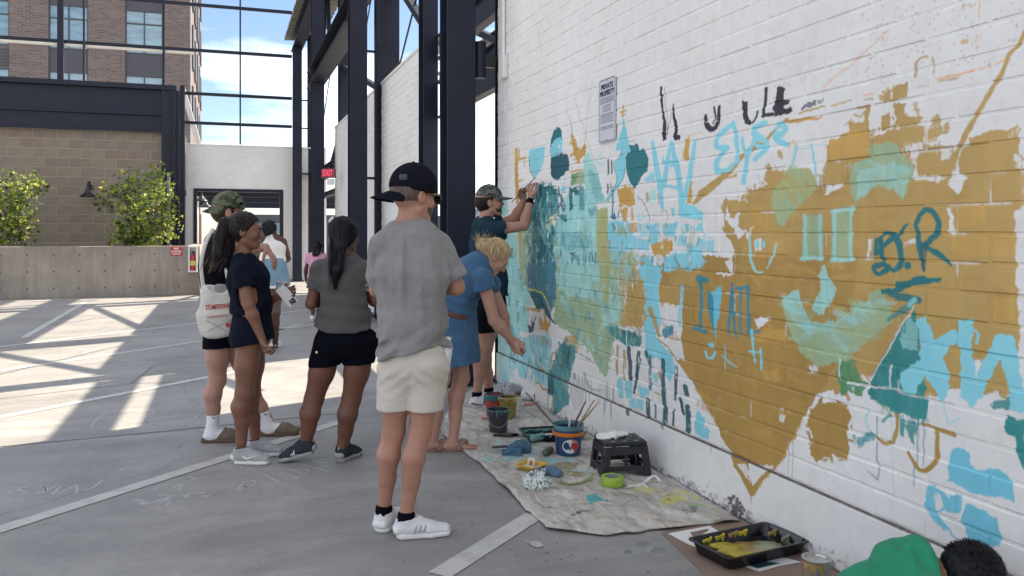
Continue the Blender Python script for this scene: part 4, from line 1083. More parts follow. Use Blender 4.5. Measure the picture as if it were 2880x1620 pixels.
p('a', [(600,980),(700,900),(860,830),(960,860),(960,1460),(600,1460)], 'aqua', .85, .05, .7); p('a', [(640,1000),(800,960),(900,1030),(880,1130),(700,1140),(620,1100)], 'midteal', .55, .3, .5)
p('a', [(960,785),(1065,765),(1075,1460),(955,1460)], 'sage2', .9, .1, .6)
p('a', [(880,770),(960,750),(970,830),(900,840)], 'midteal', .7, .4); s('a', [(575,820),(545,930),(570,1010),(600,1140)], [16,22,18,10], 'yellow', .8, .35); p('a', [(560,880),(580,1000),(570,1240),(520,1260),(530,1000)], 'deep', .8, .45)
for q in ([(380,1280),(560,1240),(600,1455),(340,1455)],): p('a', q, 'slate', .85, .35, .4, .4)
for _ in range(60):
	x = rng.uniform(340, 690); y = rng.uniform(650, 1440); s('a', [(x, y), (x + rng.uniform(-8, 8), y + rng.uniform(30, 110))], rng.uniform(4, 16), rng.choice(('pale', 'midteal', 'teal', 'slate', 'aqua', 'deep')), rng.uniform(.4, .9), .3)
p('a', [(145,1130),(200,1135),(200,1220),(150,1225)], 'midteal', .9, .1)
p('a', [(590,1190),(630,1180),(620,1260),(595,1260)], 'gold', .5, .3)
# layered brush marks over the aqua and teal
AQ = [(130,990),(420,930),(600,900),(700,650),(870,620),(960,780),(960,1440),(140,1440)]
fill('a', AQ, ('aqua','aqua','pale','midteal','sage'), 90, 110, 26, (.3,.8), (.15,.5)); fill('b', [(120,0),(300,0),(310,540),(130,560)], ('aqua','pale','blue','midteal'), 50, 90, 22, (.3,.8), (.15,.5))
fill('a', [(360,600),(600,600),(600,1440),(310,1440)], ('midteal','teal2','teal','aqua','slate','deep','pale'), 150, 110, 20, (.35,.9), (.2,.55)); fill('b', [(305,0),(540,0),(520,330),(330,240)], ('slate','midteal','blue','pale','deep','aqua'), 110, 80, 14, (.35,.9), (.2,.55))
fringe('a', [(410,540),(620,560),(620,780),(560,1000)], 'teal', 26, 60, 18); fringe('a', [(620,780),(700,640),(870,620)], 'aqua', 16, 60, 24)
fill('a', [(960,785),(1065,770),(1070,1440),(960,1440)], ('sage2','sage','ochre','sage2'), 36, 120, 24, (.3,.7), (.2,.5))
for l in ([(735,1160),(735,1260)], [(745,1170),(760,1200),(745,1220)], [(720,1160),(770,1165)], [(855,1175),(858,1255)], [(895,1170),(895,1250)], [(915,1165),(925,1240)], [(950,1160),(945,1240)], [(745,1280),(740,1310)], [(850,1270),(855,1300)], [(905,1280),(900,1310)]): s('a', l, 13, 'deep', .75, .3)
for l in ([(780,1200),(820,1330),(860,1430)], [(900,1300),(850,1420)], [(900,1310),(960,1449)], [(940,1250),(990,1330)]): s('a', l, 32, 'midteal', .75, .25)
for l in ([(720,40),(770,190)], [(800,70),(755,190)], [(800,90),(845,220)]): s('b', l, 30, 'midteal', .8, .25)
# upper small shapes
s('a', [(228,225),(235,420),(240,560),(246,720)], [28,32,28,24], 'gold'); s('a', [(222,240),(225,330)], 20, 'yellow', .5, .35); s('a', [(245,318),(318,300)], 22, 'gold', .9, .1); s('a', [(303,292),(304,385)], 7, 'gold', .7, .2); s('a', [(245,522),(292,505)], 18, 'gold', .9, .15); s('a', [(258,225),(258,300)], 8, 'ochre'); s('a', [(262,960),(268,1200),(275,1330)], [26,26,16], 'gold', .6, .3)
p('a', [(348,232),(420,215),(495,205),(487,320),(455,410),(408,472),(372,440),(350,340)], 'blue', 1, 0, .2, .1, .4); s('a', [(347,292),(355,400),(375,450),(402,480)], 6, 'deep', 1)
p('a', [(600,28),(640,60),(648,130),(615,170),(542,192),(550,110),(575,55)], 'teal', 1, 0, .3); p('a', [(540,195),(620,112),(650,140),(645,260),(600,275),(538,302)], 'blue', 1, 0, .3); p('a', [(538,300),(600,280),(640,265),(690,268),(718,340),(702,420),(650,482),(600,500),(555,472),(538,400)], 'deep', 1, 0, .2, .22); p('a', [(625,170),(640,210),(610,210)], None)
p('a', [(733,60),(802,240),(852,165),(862,270),(800,322),(760,290),(702,302),(762,268),(750,190),(703,185),(745,175)], 'gold', 1, .05); s('a', [(868,28),(845,175)], 5, 'ochre', .8, smooth=False); s('a', [(728,0),(742,70)], 5, 'graphite', .8)
p('a', [(890,250),(930,350),(980,480),(1045,705),(900,762),(868,640),(858,480),(842,320)], 'aqua', .85, .03, .5); p('a', [(900,400),(970,470),(1040,700),(960,720),(890,560)], 'midteal', .3, .2); p('a', [(735,430),(850,415),(860,540),(728,545)], 'sage', .95, 0, .3); p('a', [(735,440),(800,430),(760,540),(728,545)], 'green', .5, .1); s('a', [(722,425),(842,405)], 14, 'gold', .9, .15)
p('a', [(710,570),(790,560),(800,640),(770,640),(745,600),(745,780),(715,770)], 'teal', .9, .25); p('a', [(800,560),(850,560),(855,780),(800,780)], 'midteal', .8, .25); p('a', [(640,570),(680,560),(700,580),(670,630),(650,620)], 'blue', .8, .2); s('a', [(665,500),(668,540)], 8, 'blue', .8); s('a', [(680,495),(680,535)], 7, 'blue', .8)
s('a', [(600,590),(610,640),(600,690)], 6, 'deep', .7, .3); s('a', [(505,640),(500,680)], 8, 'deep', .7, .3); s('a', [(550,720),(548,770)], 14, 'deep', .7, .4)
p('a', [(1190,250),(1222,258),(1215,420),(1200,500),(1130,600),(1062,712),(1044,700),(1130,560),(1145,480),(1120,420),(1113,340),(1160,310)], 'blue', 1, .02, .2); s('a', [(1190,250),(1158,312),(1112,342),(1120,420),(1146,480),(1130,560),(1046,700)], 6, 'tealblue', .9); s('a', [(1215,400),(1200,500),(1130,600),(1065,710)], 7, 'tealblue', .9)
p('a', [(1262,190),(1330,178),(1360,232),(1388,215),(1432,290),(1430,420),(1380,470),(1340,540),(1285,592),(1240,460),(1222,400),(1218,310),(1250,240)], 'teal', 1, .04, .2, .3)
p('w', [(1045,435),(1060,500),(1085,600),(1100,705),(1075,720),(1040,690),(980,695),(1010,600),(1030,510)], 'blue', 1, .06, .4); s('w', [(1045,330),(1044,420)], 12, 'gold', 1, .1); s('w', [(1024,385),(1070,370)], 13, 'gold', 1, .1); s('w', [(1030,410),(1060,405)], 12, 'gold', 1, .1); s('w', [(1095,615),(1135,603)], 5, 'black', .8)
p('a', [(1148,605),(1200,575),(1290,570),(1312,740),(1160,742)], 'gold', 1, .22, .3); p('a', [(1165,760),(1240,760),(1230,880),(1190,872)], 'gold', 1, .3, .3); s('a', [(1275,760),(1285,860)], 22, 'gold', .9, .4); s('a', [(1415,630),(1420,700)], 26, 'ochre', .8, .3)
for l, w in (([(1060,320),(1066,450)], 16), ([(1092,330),(1095,450)], 13), ([(1060,540),(1064,620)], 16), ([(1090,540),(1092,610)], 9), ([(1165,780),(1150,860)], 7), ([(1330,650),(1400,740),(1438,860)], 6)): s('a', l, w, 'navyteal', .85, .2)
s('a', [(1112,590),(1106,830)], 15, 'tealblue', .95); p('a', [(1083,832),(1130,820),(1136,872),(1095,872)], 'tealblue')
s('a', [(985,265),(985,300)], 7, 'blue', .8); s('a', [(1002,262),(1002,300)], 7, 'blue', .8); s('a', [(955,330),(985,365),(1020,345)], 14, 'blue', .8, .15); s('a', [(970,380),(1010,378)], 8, 'blue', .7)
s('a', [(1345,800),(1345,830)], 8, 'blue', .9); s('a', [(1368,795),(1368,830)], 8, 'blue', .9); s('a', [(1328,835),(1355,860),(1388,838)], 14, 'blue', .8, .1); s('a', [(1450,440),(1475,520)], 30, 'blue', .6, .35); p('a', [(1390,510),(1470,440),(1490,500),(1410,525)], 'blue', .8, .2); p('a', [(1430,620),(1500,600),(1510,700),(1440,720)], 'pale', .8, .2); s('a', [(1550,800),(1580,770),(1605,850)], 12, 'ochre', .6, .3); s('a', [(1520,640),(1530,720)], 14, 'ochre', .6, .3)
# middle: blue, ochre and grey-green patches
p('a', [(1070,890),(1250,880),(1285,1010),(1290,1130),(1180,1180),(1070,1150)], 'blue', 1, .06, .5); p('a', [(1110,920),(1240,920),(1230,1010),(1130,1000)], 'sage', .8, .3); p('a', [(1070,1155),(1230,1150),(1330,1190),(1300,1300),(1350,1455),(1070,1455)], 'sage', .8, .22, .5); p('a', [(1080,1160),(1180,1150),(1210,1260),(1110,1290)], 'blue', .6, .3)
p('a', [(1255,900),(1330,890),(1320,990),(1260,1000)], 'ochre', .8, .4); p('a', [(1330,900),(1440,890),(1430,1000),(1340,1010)], 'blue', .7, .3); p('a', [(1440,900),(1530,890),(1500,1090),(1430,1060)], 'blue', 1, .08); p('a', [(1555,890),(1695,880),(1660,1010),(1560,1022)], 'blue', 1, .03); p('a', [(1450,1085),(1540,1050),(1635,1050),(1640,1140),(1580,1182),(1460,1172)], 'gold', 1, .08); p('a', [(1270,1030),(1440,1040),(1430,1140),(1280,1130)], 'blue', .8, .25)
p('a', [(1340,1190),(1470,1190),(1480,1300),(1552,1350),(1525,1460),(1380,1460),(1338,1340)], 'blue', 1, .02, .5); p('a', [(1360,1190),(1395,1185),(1390,1280),(1355,1270)], 'ochre', .9, .15); p('a', [(1560,1220),(1640,1180),(1702,1170),(1702,1330),(1565,1322)], 'blue', 1, .04); p('a', [(1700,1190),(1800,1140),(1925,1150),(1925,1310),(1720,1322)], 'blue', .9, .12); p('a', [(1760,1080),(1850,1060),(1860,1180),(1800,1200)], 'midteal', .6, .3)
p('a', [(1750,900),(1800,900),(1790,960),(1760,970)], 'blue2', .9, .2); p('a', [(1870,900),(1925,890),(1930,990),(1885,990)], 'blue', .9, .15); p('a', [(1800,920),(1850,920),(1850,1080),(1790,1080)], 'sage', .6, .4); p('a', [(1700,1020),(1760,960),(1750,1090),(1690,1120)], 'blue', .8, .3); p('c', [(490,1090),(610,1080),(600,1180),(520,1180),(490,1300),(440,1330),(420,1200)], 'blue', .8, .3); p('c', [(330,1230),(480,1180),(490,1320),(340,1330)], 'blue', .95, .1)
p('a', [(1500,1190),(1560,1200),(1550,1290),(1500,1290)], 'ochre', .6, .5); p('a', [(1620,1360),(1855,1355),(1860,1455),(1620,1455)], 'ochre', 1, .1, .6); p('a', [(1570,1330),(1920,1325),(1920,1350),(1600,1345)], 'ochre', .9, .2); p('a', [(1180,1290),(1270,1270),(1260,1455),(1190,1455)], 'blue', .6, .3); p('a', [(1260,1320),(1350,1300),(1370,1455),(1250,1455)], 'ochre', .8, .25)
# lower left
p('b', [(540,-10),(900,-10),(1010,100),(1100,250),(1040,490),(1000,640),(960,780),(940,892),(900,862),(820,700),(640,540),(520,460),(520,200)], 'sage', .95, .03, .55, .22); p('b', [(560,-10),(890,-10),(890,280),(720,260),(560,180)], 'aqua', .75, .05, .55); p('b', [(900,250),(1060,230),(1030,460),(930,500)], 'aqua', .6, .25); p('b', [(880,-10),(970,-10),(960,300),(890,300)], 'sage2', .8, .15)
p('b', [(300,-10),(540,-10),(530,300),(480,420),(340,260),(310,180)], 'slate', .9, .2, .4, .4); p('b', [(340,-10),(500,-10),(490,240),(380,200)], 'midteal', .6, .35)
p('b', [(310,190),(410,230),(440,330),(380,372),(340,282)], 'teal', 1, .08); s('b', [(430,320),(470,400),(525,470)], [34,26,14], 'deep', .95, .05); s('b', [(310,180),(410,215),(470,310),(502,405)], [14,14,10,6], 'yellow', .95, .1)
s('b', [(300,345),(395,362)], 26, 'gold', .9, .2); p('b', [(295,470),(330,492),(335,400),(347,470),(372,400),(352,542),(310,542)], 'navyteal', .9, .1); p('b', [(395,400),(430,460),(440,350),(462,460),(492,420),(470,532),(410,522)], 'gold', .95, .08)
p('b', [(1105,270),(1180,120),(1245,110),(1258,470),(1130,482),(1040,490)], 'ochre', .95, .2, .5); p('b', [(1365,160),(1535,165),(1532,325),(1380,295)], 'ochre', 1, .04, .6); p('b', [(1050,60),(1150,40),(1180,160),(1080,260)], 'ochre', .6, .3)
p('b', [(1200,-10),(1400,-10),(1362,100),(1380,380),(1400,450),(1340,560),(1400,640),(1490,740),(1502,850),(1470,935),(1420,860),(1380,760),(1250,740),(1262,560),(1240,420),(1262,320),(1250,130)], 'blue', 1, .02, .45); p('b', [(1225,370),(1255,400),(1240,470)], None); s('b', [(1305,350),(1340,460),(1370,570)], [40,36,26], 'ochre', .95); p('b', [(1400,500),(1480,480),(1500,560),(1420,590)], 'tealblue', .8, .25); s('b', [(1560,170),(1540,480)], 32, 'blue', .8, .3)
p('b', [(930,480),(1100,520),(1235,560),(1222,640),(1100,640),(980,580)], 'teal2', .9, .28, .4); p('b', [(600,570),(700,560),(720,680),(640,690)], 'ochre', .7, .3); p('b', [(660,560),(720,570),(722,690),(690,720)], 'gold', .7, .3)
p('b', [(480,860),(560,640),(680,640),(690,760),(650,860),(640,960),(652,1130),(600,1160),(562,1200),(535,1190),(530,1050),(475,1040)], 'midteal', 1, .08, .3, .3); p('b', [(480,880),(525,880),(530,1050),(475,1040)], 'deep', .95, .03); p('b', [(560,650),(650,660),(640,800),(560,820)], 'teal', .8, .2); s('b', [(545,1190),(560,1150)], 14, 'teal', 1)
for l, w in (([(481,1050),(483,1165)], 7), ([(526,1050),(526,1180)], 9), ([(385,945),(415,950),(440,1000),(468,1002)], 20), ([(395,770),(430,850),(470,860),(505,710),(528,720),(512,850)], 9), ([(400,840),(460,850)], 22), ([(412,582),(445,585)], 9), ([(428,582),(430,640)], 9), ([(440,590),(455,645),(468,595)], 8)): s('b', l, w, 'ochre', .95, .06)
s('b', [(320,555),(325,600)], 8, 'ochre', .5); s('b', [(350,555),(352,600)], 8, 'ochre', .5)
for _ in range(34):
	x = rng.uniform(640, 1010); y = 890 + (x - 640) * .25 + rng.uniform(-30, 30); s('b', [(x, y), (x + rng.uniform(-3, 3), y + rng.uniform(90, 300))], 2.2, rng.choice(('grey', 'slate', 'graphite')), .6, smooth=False)
s('b', [(760,870),(790,960),(850,1005),(920,1000)], [26,34,18,6], 'sage', .8, .2); s('b', [(684,875),(684,920)], 12, 'black', .7); s('b', [(700,700),(830,770)], 20, 'teal', .5, .5)
for l, w, c, dr in (([(1130,660),(1138,920)], 32, 'navyteal', .3), ([(1210,700),(1178,990)], 26, 'deep', .38), ([(1300,740),(1302,1000)], 28, 'slate', .42), ([(1405,770),(1412,1130)], 36, 'deep', .15), ([(1512,820),(1508,1090)], 26, 'navyteal', .42), ([(1425,1160),(1420,1315)], 34, 'deep', .35), ([(1585,980),(1600,1050)], 40, 'deep', .2), ([(1550,1090),(1570,1200)], 26, 'navyteal', .4), ([(1605,1150),(1612,1340)], 42, 'deep', .15), ([(1282,1090),(1290,1225)], 32, 'deep', .38), ([(1342,1130),(1346,1240)], 15, 'slate', .3), ([(1492,1170),(1488,1295)], 17, 'navyteal', .35), ([(1132,1170),(1134,1210)], 28, 'navyteal', .3), ([(1265,700),(1290,790)], 26, 'deep', .35), ([(1035,650),(1030,880)], 20, 'ochre', .35), ([(1095,690),(1090,920)], 22, 'ochre', .5), ([(1380,860),(1385,910)], 22, 'ochre', .2), ([(1340,1030),(1380,1050)], 14, 'ochre', .2), ([(1165,1040),(1190,900),(1225,760)], 14, 'navyteal', .35)): s('b', l, w, c, .95, dr)
for q in ([(1030,930),(1070,920),(1082,1075),(1040,1062)], [(1090,940),(1152,950),(1150,1075),(1100,1070)], [(1200,970),(1292,1000),(1290,1060),(1220,1082)], [(1130,1080),(1250,1100),(1242,1182),(1140,1150)], [(1330,870),(1370,870),(1370,920),(1340,930)]): p('b', q, 'blue', .9, .2)
p('b', [(1690,1170),(1720,1235),(1745,1230),(1742,1410),(1680,1362),(1660,1290)], 'blue', .95, .08); p('d', [(340,900),(360,880),(380,940),(435,1010),(420,1060),(340,1020),(330,960)], 'blue', .95, .08)
fill('b', [(540,0),(900,0),(1090,250),(1000,640),(940,880),(640,530),(520,450)], ('sage','aqua','midteal','sage','pale','aqua'), 120, 110, 34, (.25,.65), (.2,.55)); fill('b', [(240,610),(480,570),(490,760),(460,980),(250,880)], ('blue','aqua','pale','blue','midteal'), 70, 70, 20, (.3,.8), (.2,.55)); fill('b', [(40,580),(300,600),(180,890),(110,960)], ('aqua','blue','pale','midteal'), 60, 90, 20, (.3,.8), (.25,.55))
fill('b', [(480,860),(560,650),(690,650),(640,960),(600,1150),(540,1180)], ('midteal','teal2','teal','deep','sage'), 40, 100, 22, (.35,.8), (.2,.5)); fringe('b', [(690,640),(1000,640),(960,780),(940,890),(820,700)], 'sage', 26, 60, 22); fringe('b', [(110,560),(300,600),(180,900),(110,960)], 'aqua', 20, 60, 22)
fill('b', [(1100,100),(1250,100),(1250,470),(1040,490)], ('ochre','ochre2','sage2','gold'), 30, 90, 26, (.3,.7), (.25,.55)); fringe('b', [(1250,130),(1105,270),(1040,490),(1258,470)], 'ochre', 24, 60, 20); fill('b', [(940,490),(1230,560),(1220,640),(1000,580)], ('teal2','midteal','deep','sage'), 40, 60, 24, (.4,.8), (.2,.5))
MID = [(1070,890),(1900,880),(1900,1330),(1560,1330),(1480,1300),(1070,1180)]
fill('a', MID, ('blue','white','blue','ochre','sage','white','aqua','midteal'), 90, 60, 24, (.4,.9), (.3,.6)); fill('a', [(1075,1180),(1330,1190),(1340,1440),(1075,1440)], ('sage','aqua','sage2','ochre','midteal'), 50, 90, 26, (.3,.7), (.25,.55)); fringe('c', [(330,960),(610,1080),(600,1190),(480,1330)], 'blue', 24, 50, 20)
# --- lower right
fill('f', [(630,170),(700,640),(690,900),(400,780),(350,640)], ('teal2','aqua','teal','midteal','green'), 46, 130, 20, (.3,.75), (.25,.55), -8); fringe('f', [(400,770),(700,900),(690,920),(540,870)], 'teal2', 22, 70, 16); fringe('f', [(560,700),(720,680),(1000,650),(1130,720),(1290,600)], 'ochre', 26, 60, 26)
p('f', [(150,490),(270,490),(280,600),(330,640),(300,742),(200,702),(150,742)], 'green', .85, .12, .5); p('f', [(630,150),(645,260),(680,420),(720,660),(710,860),(690,920),(640,900),(540,870),(420,800),(350,742),(340,680),(350,600),(500,370)], 'teal2', .95, .08, .55, .3); p('f', [(600,200),(640,260),(670,420),(560,430),(520,380)], 'aqua', .6, .3); p('f', [(540,900),(640,920),(630,1070),(600,1030),(545,1010)], 'teal2', .9, .4); s('f', [(400,770),(480,860)], 20, 'green', .6, .4)
s('f', [(355,605),(510,350),(635,135)], 8, 'white', 1, smooth=False); s('f', [(345,610),(500,352)], 4, 'grey', .8, smooth=False); s('f', [(476,530),(474,690)], 9, 'white', 1, smooth=False); s('f', [(200,645),(480,690),(680,740),(860,760)], 15, 'white', .9, .25, smooth=False); s('f', [(152,480),(154,620)], 9, 'white', 1, smooth=False)
p('f', [(635,250),(660,225),(700,208),(752,352),(830,292),(890,272),(928,330),(920,382),(862,402),(812,480),(852,600),(850,740),(802,772),(722,590),(700,640),(640,700),(570,722),(530,640),(530,580),(600,540),(680,500),(680,390)], 'blue', 1, 0, .3, .1)
p('f', [(928,235),(1015,242),(1032,300),(1032,520),(1060,560),(1110,460),(1150,350),(1200,318),(1270,345),(1305,430),(1352,600),(1366,860),(1250,845),(1250,650),(1212,500),(1160,560),(1100,700),(1052,802),(1000,800),(930,742),(942,560)], 'blue', 1, 0, .3, .1); s('f', [(1030,295),(1062,320),(1055,380)], 18, 'blue'); p('f', [(1036,500),(1080,500),(1060,570),(1038,600)], None, 1, .1, 0)
s('f', [(820,780),(860,925)], 9, 'blue', .8); s('f', [(870,910),(930,880)], 12, 'blue', .7, .3)
s('f', [(680,930),(780,950),(890,985)], [18,26,34], 'ochre2'); s('f', [(775,960),(780,1120),(750,1205),(690,1235),(640,1190),(600,1110)], [30,30,32,32,30,22], 'ochre2'); s('f', [(520,860),(522,960),(495,1040),(440,1058),(375,1000)], [20,22,24,24,16], 'ochre2')
s('f', [(345,840),(320,880),(335,950),(380,1000)], 14, 'aqua', .9, .2); p('f', [(265,1000),(330,980),(392,1000),(342,1046),(264,1050)], 'midteal', .8, .2); s('f', [(480,870),(430,910)], 20, 'teal2', .8, .3)
p('f', [(848,1150),(870,1105),(918,1055),(1000,1100),(1012,1170),(1060,1220),(1180,1240),(1268,1310),(1300,1460),(1100,1400),(860,1300),(845,1220)], 'blue2', 1, 0, .3, .08)
p('f', [(1240,880),(1366,912),(1366,1220),(1310,1150),(1290,1030),(1230,990)], 'teal2', 1, .12, .2); p('f', [(1130,790),(1250,730),(1250,850),(1140,832)], 'teal2', .9, .35)
p('i', [(1690,90),(1720,45),(1760,30),(1830,40),(1880,100),(1900,80),(2000,120),(2012,180),(1990,260),(1885,262),(1880,240),(1780,265),(1860,370),(1990,500),(1960,502),(1820,380),(1720,282),(1690,240)], 'blue2', .95, .1, .2); p('i', [(1785,70),(1830,110),(1832,230),(1790,250),(1770,150)], None, 1, .1, 0)
p('i', [(2010,290),(2080,200),(2200,260),(2350,330),(2362,470),(2340,530),(2300,560),(2100,520),(2000,340)], 'blue2', 1, .03, .2)
for l in ([(395,880),(392,1160),(405,1200),(395,1280)], [(650,900),(655,1190)], [(635,1200),(636,1330)], [(693,960),(694,1200)], [(335,1220),(395,1282)]): s('f', l, 3.5, 'slate', .9)
s('f', [(485,880),(492,1200),(505,1400)], 4, 'aqua', .8)
for l in ([(900,1050),(905,1260)], [(930,1040),(935,1290)], [(445,1095),(446,1140)], [(690,1400),(690,1440)]): s('d', l, 2.5, 'graphite', .8)
# dirt splashed up from the ground along the foot of the wall
foot = np.clip(1 - zz / (.10 + .10 * fbm(TW, 1, 40, 77)[0][:, None].mean()), 0, 1)[:, None] * np.ones((1, TW), np.float32)
gr = np.clip((foot * .72 + fbm(TW, TH, 8, 79, .6, 4) - 1.0) / .3, 0, 1) * .7 * (zz < .30)[:, None]
k = gr[..., None]; RGB[:] = RGB * (1 - k) + np.array([.10, .08, .07], np.float32) * k; ALPHA[:] = np.maximum(ALPHA, gr)

CW = (ALPHA > .02).astype(np.float32)
for _ in range(5):                                   # bleed colour outward so filtered edges do not darken
	acc = RGB * CW[..., None]; wsum = CW.copy(); A2 = acc.copy(); W2 = wsum.copy()
	for dy, dx in ((0, 1), (0, -1), (1, 0), (-1, 0)):
		A2 += np.roll(acc, (dy, dx), (0, 1)); W2 += np.roll(wsum, (dy, dx), (0, 1))
	new = (CW < .5) & (W2 > 0)
	RGB[new] = A2[new] / W2[new][:, None]; CW[new] = 1
RGB[CW < .5] = .78
img = bpy.data.images.new("brush_work", TW, TH, alpha=True, float_buffer=False)
img.colorspace_settings.name = 'Non-Color'
px = np.empty((TH, TW, 4), np.float32)
px[..., :3] = np.clip(RGB, 0, 1) ** (1 / 2.2)
px[..., 3] = np.clip(ALPHA, 0, 1)
img.alpha_mode = 'CHANNEL_PACKED'
img.pixels.foreach_set(px.ravel()); img.update(); img.pack()

def mural_material():
	m, t, b = node_mat("painted_brick_with_mural")
	v = coords(t, "World")
	n1 = noise(t, v, 1.1, 6, 0.6, 0.3); n2 = noise(t, v, 14, 6, 0.65); n3 = noise(t, v, 130, 3, 0.6)
	c = ramp(t, n1, [(0.3, (0.74, 0.72, 0.70)), (0.7, (0.81, 0.80, 0.785))])
	c = mixc(t, 0.5, c, ramp(t, n2, [(0.28, (0.86, 0.855, 0.85)), (0.55, (1.03,) * 3)]), 'MULTIPLY')
	mp_ = nd(t, "ShaderNodeMapping"); mp_.vector_type = 'POINT'
	sep = nd(t, "ShaderNodeSeparateXYZ"); t.links.new(v, sep.inputs[0])
	cmb = nd(t, "ShaderNodeCombineXYZ")
	for axis, (o, sc_), dst in (("Y", (TY0, TY1), "X"), ("Z", (TZ0, TZ1), "Y")):
		mr = nd(t, "ShaderNodeMapRange"); mr.clamp = False
		mr.inputs["From Min"].default_value, mr.inputs["From Max"].default_value = o, sc_
		t.links.new(sep.outputs[axis], mr.inputs["Value"]); t.links.new(mr.outputs["Result"], cmb.inputs[dst])
	im = nd(t, "ShaderNodeTexImage"); im.image = img; im.extension = 'CLIP'; im.interpolation = 'Cubic'
	t.links.new(cmb.outputs[0], im.inputs["Vector"])
	gm = nd(t, "ShaderNodeGamma"); gm.inputs["Gamma"].default_value = 2.2
	t.links.new(im.outputs["Color"], gm.inputs["Color"])
	c = mixc(t, im.outputs["Alpha"], c, gm.outputs["Color"])
	t.links.new(c, b.inputs["Base Color"])
	rr = nd(t, "ShaderNodeMapRange"); rr.inputs["To Min"].default_value = .62; rr.inputs["To Max"].default_value = .42
	t.links.new(im.outputs["Alpha"], rr.inputs["Value"]); t.links.new(rr.outputs["Result"], b.inputs["Roughness"])
	bump(t, b, im.outputs["Alpha"], .25, .0015, bump(t, b, n3, 0.16, 0.004, bump(t, b, n2, 0.25, 0.006)))
	return m
MURAL = mural_material()

def mural_wall():
	r = empty("mural_wall", (0, 0, 0), 0, "tall white painted brick wall carrying the unfinished ochre, teal and blue mural", "wall")
	y0, y1, top = -5.0, 7.84, 8.5
	mb = MB(); mb.box((WX + .0045, y0, .31), (WX + .28, y1, top)); mb.build("mortar", MURAL, r)
	# rough cast plinth with a worn top edge
	n = 150; mb = MB(); pts = []
	for i in range(n + 1):
		y = y0 + (y1 - y0) * i / n
		e = rng.uniform(-.0010, .0010)
		pts.append([(WX - .020, y, -.02), (WX - .016 + e * .4, y, .10), (WX - .014 + e * .4, y, .295 + e), (WX - .004, y, .306 + e), (WX + .03, y, .3095)])
	for i in range(n):
		b_ = len(mb.v)
		mb.add(pts[i] + pts[i+1], [(k, k + 1, k + 6, k + 5) for k in range(4)])
	mb.build("plinth", MURAL, r, smooth=True)
	bricks_yz(r, WX, y0, y1, .31, 4.6, B_L, B_H, B_PH, MURAL, joint=.0065, cham=.006, depth=.05)
	mb = MB(); z = 4.6
	bricks = MB()
	k = 0
	while z < top - .1:                        # plain courses above the picture
		y = y0 + (.5 * B_L if k % 2 else 0)
		while y < y1 - .05:
			bricks.box((WX + .001, y, z + .004), (WX + .05, min(y1, y + B_L) - .008, z + B_H - .004)); y += B_L
		z += B_H; k += 1
	tag(bricks.build("upper_brickwork", MURAL, r, bevel=0), kind="stuff")
	# crumbled line of old mortar over the plinth and along the floor
	crumb = mat("crumbled_mortar", (.13, .105, .09), .95, .4, 20, .4, 80)
	mb = MB()
	for i in range(330):
		y = rng.uniform(1.0, 7.8); q = rng.uniform(.004, .011)
		mb.box((WX - .022 - rng.uniform(0, .02), y, 0), (WX - .016, y + q * rng.uniform(1, 3), q))
	n = 900; ya, yb = 1.0, 7.83; lo_, hi_ = [], []
	for i in range(n + 1):                       # ragged dark seam where the bricks meet the plinth
		y = ya + (yb - ya) * i / n; k = max(.0004, float(vnoise3(np.array([[y * 9, 0, 0]]), 2)[0]) * .004 - .001 + rng.uniform(-.0008, .0012))
		lo_.append((WX - .0135, y, .3055 - k)); hi_.append((WX - .004, y, .3095 + k))
	b_ = len(mb.v); mb.add(lo_ + hi_, [(i, i + 1, n + 2 + i, n + 1 + i) for i in range(n)])
	tag(mb.build("crumbled_edge", crumb, r), kind="stuff")
	mb = MB()                                   # broken out hollow at the foot
	cy, cz = on_wall(2080, 1440)
	for i in range(46):
		a = rng.uniform(0, 6.28); q = rng.uniform(0, 1) ** .5
		mb.lathe([(.001, -.010), (.008, -.004), (.007, .005), (.001, .009)], (WX - .020, cy + math.cos(a) * q * .075, max(.01, .055 + math.sin(a) * q * .05)), 5)
	tag(mb.build("broken_plaster", mat("exposed_rubble", (.20, .18, .165), .95, .35, 30, .4, 90), r, smooth=False), kind="stuff")
mural_wall()
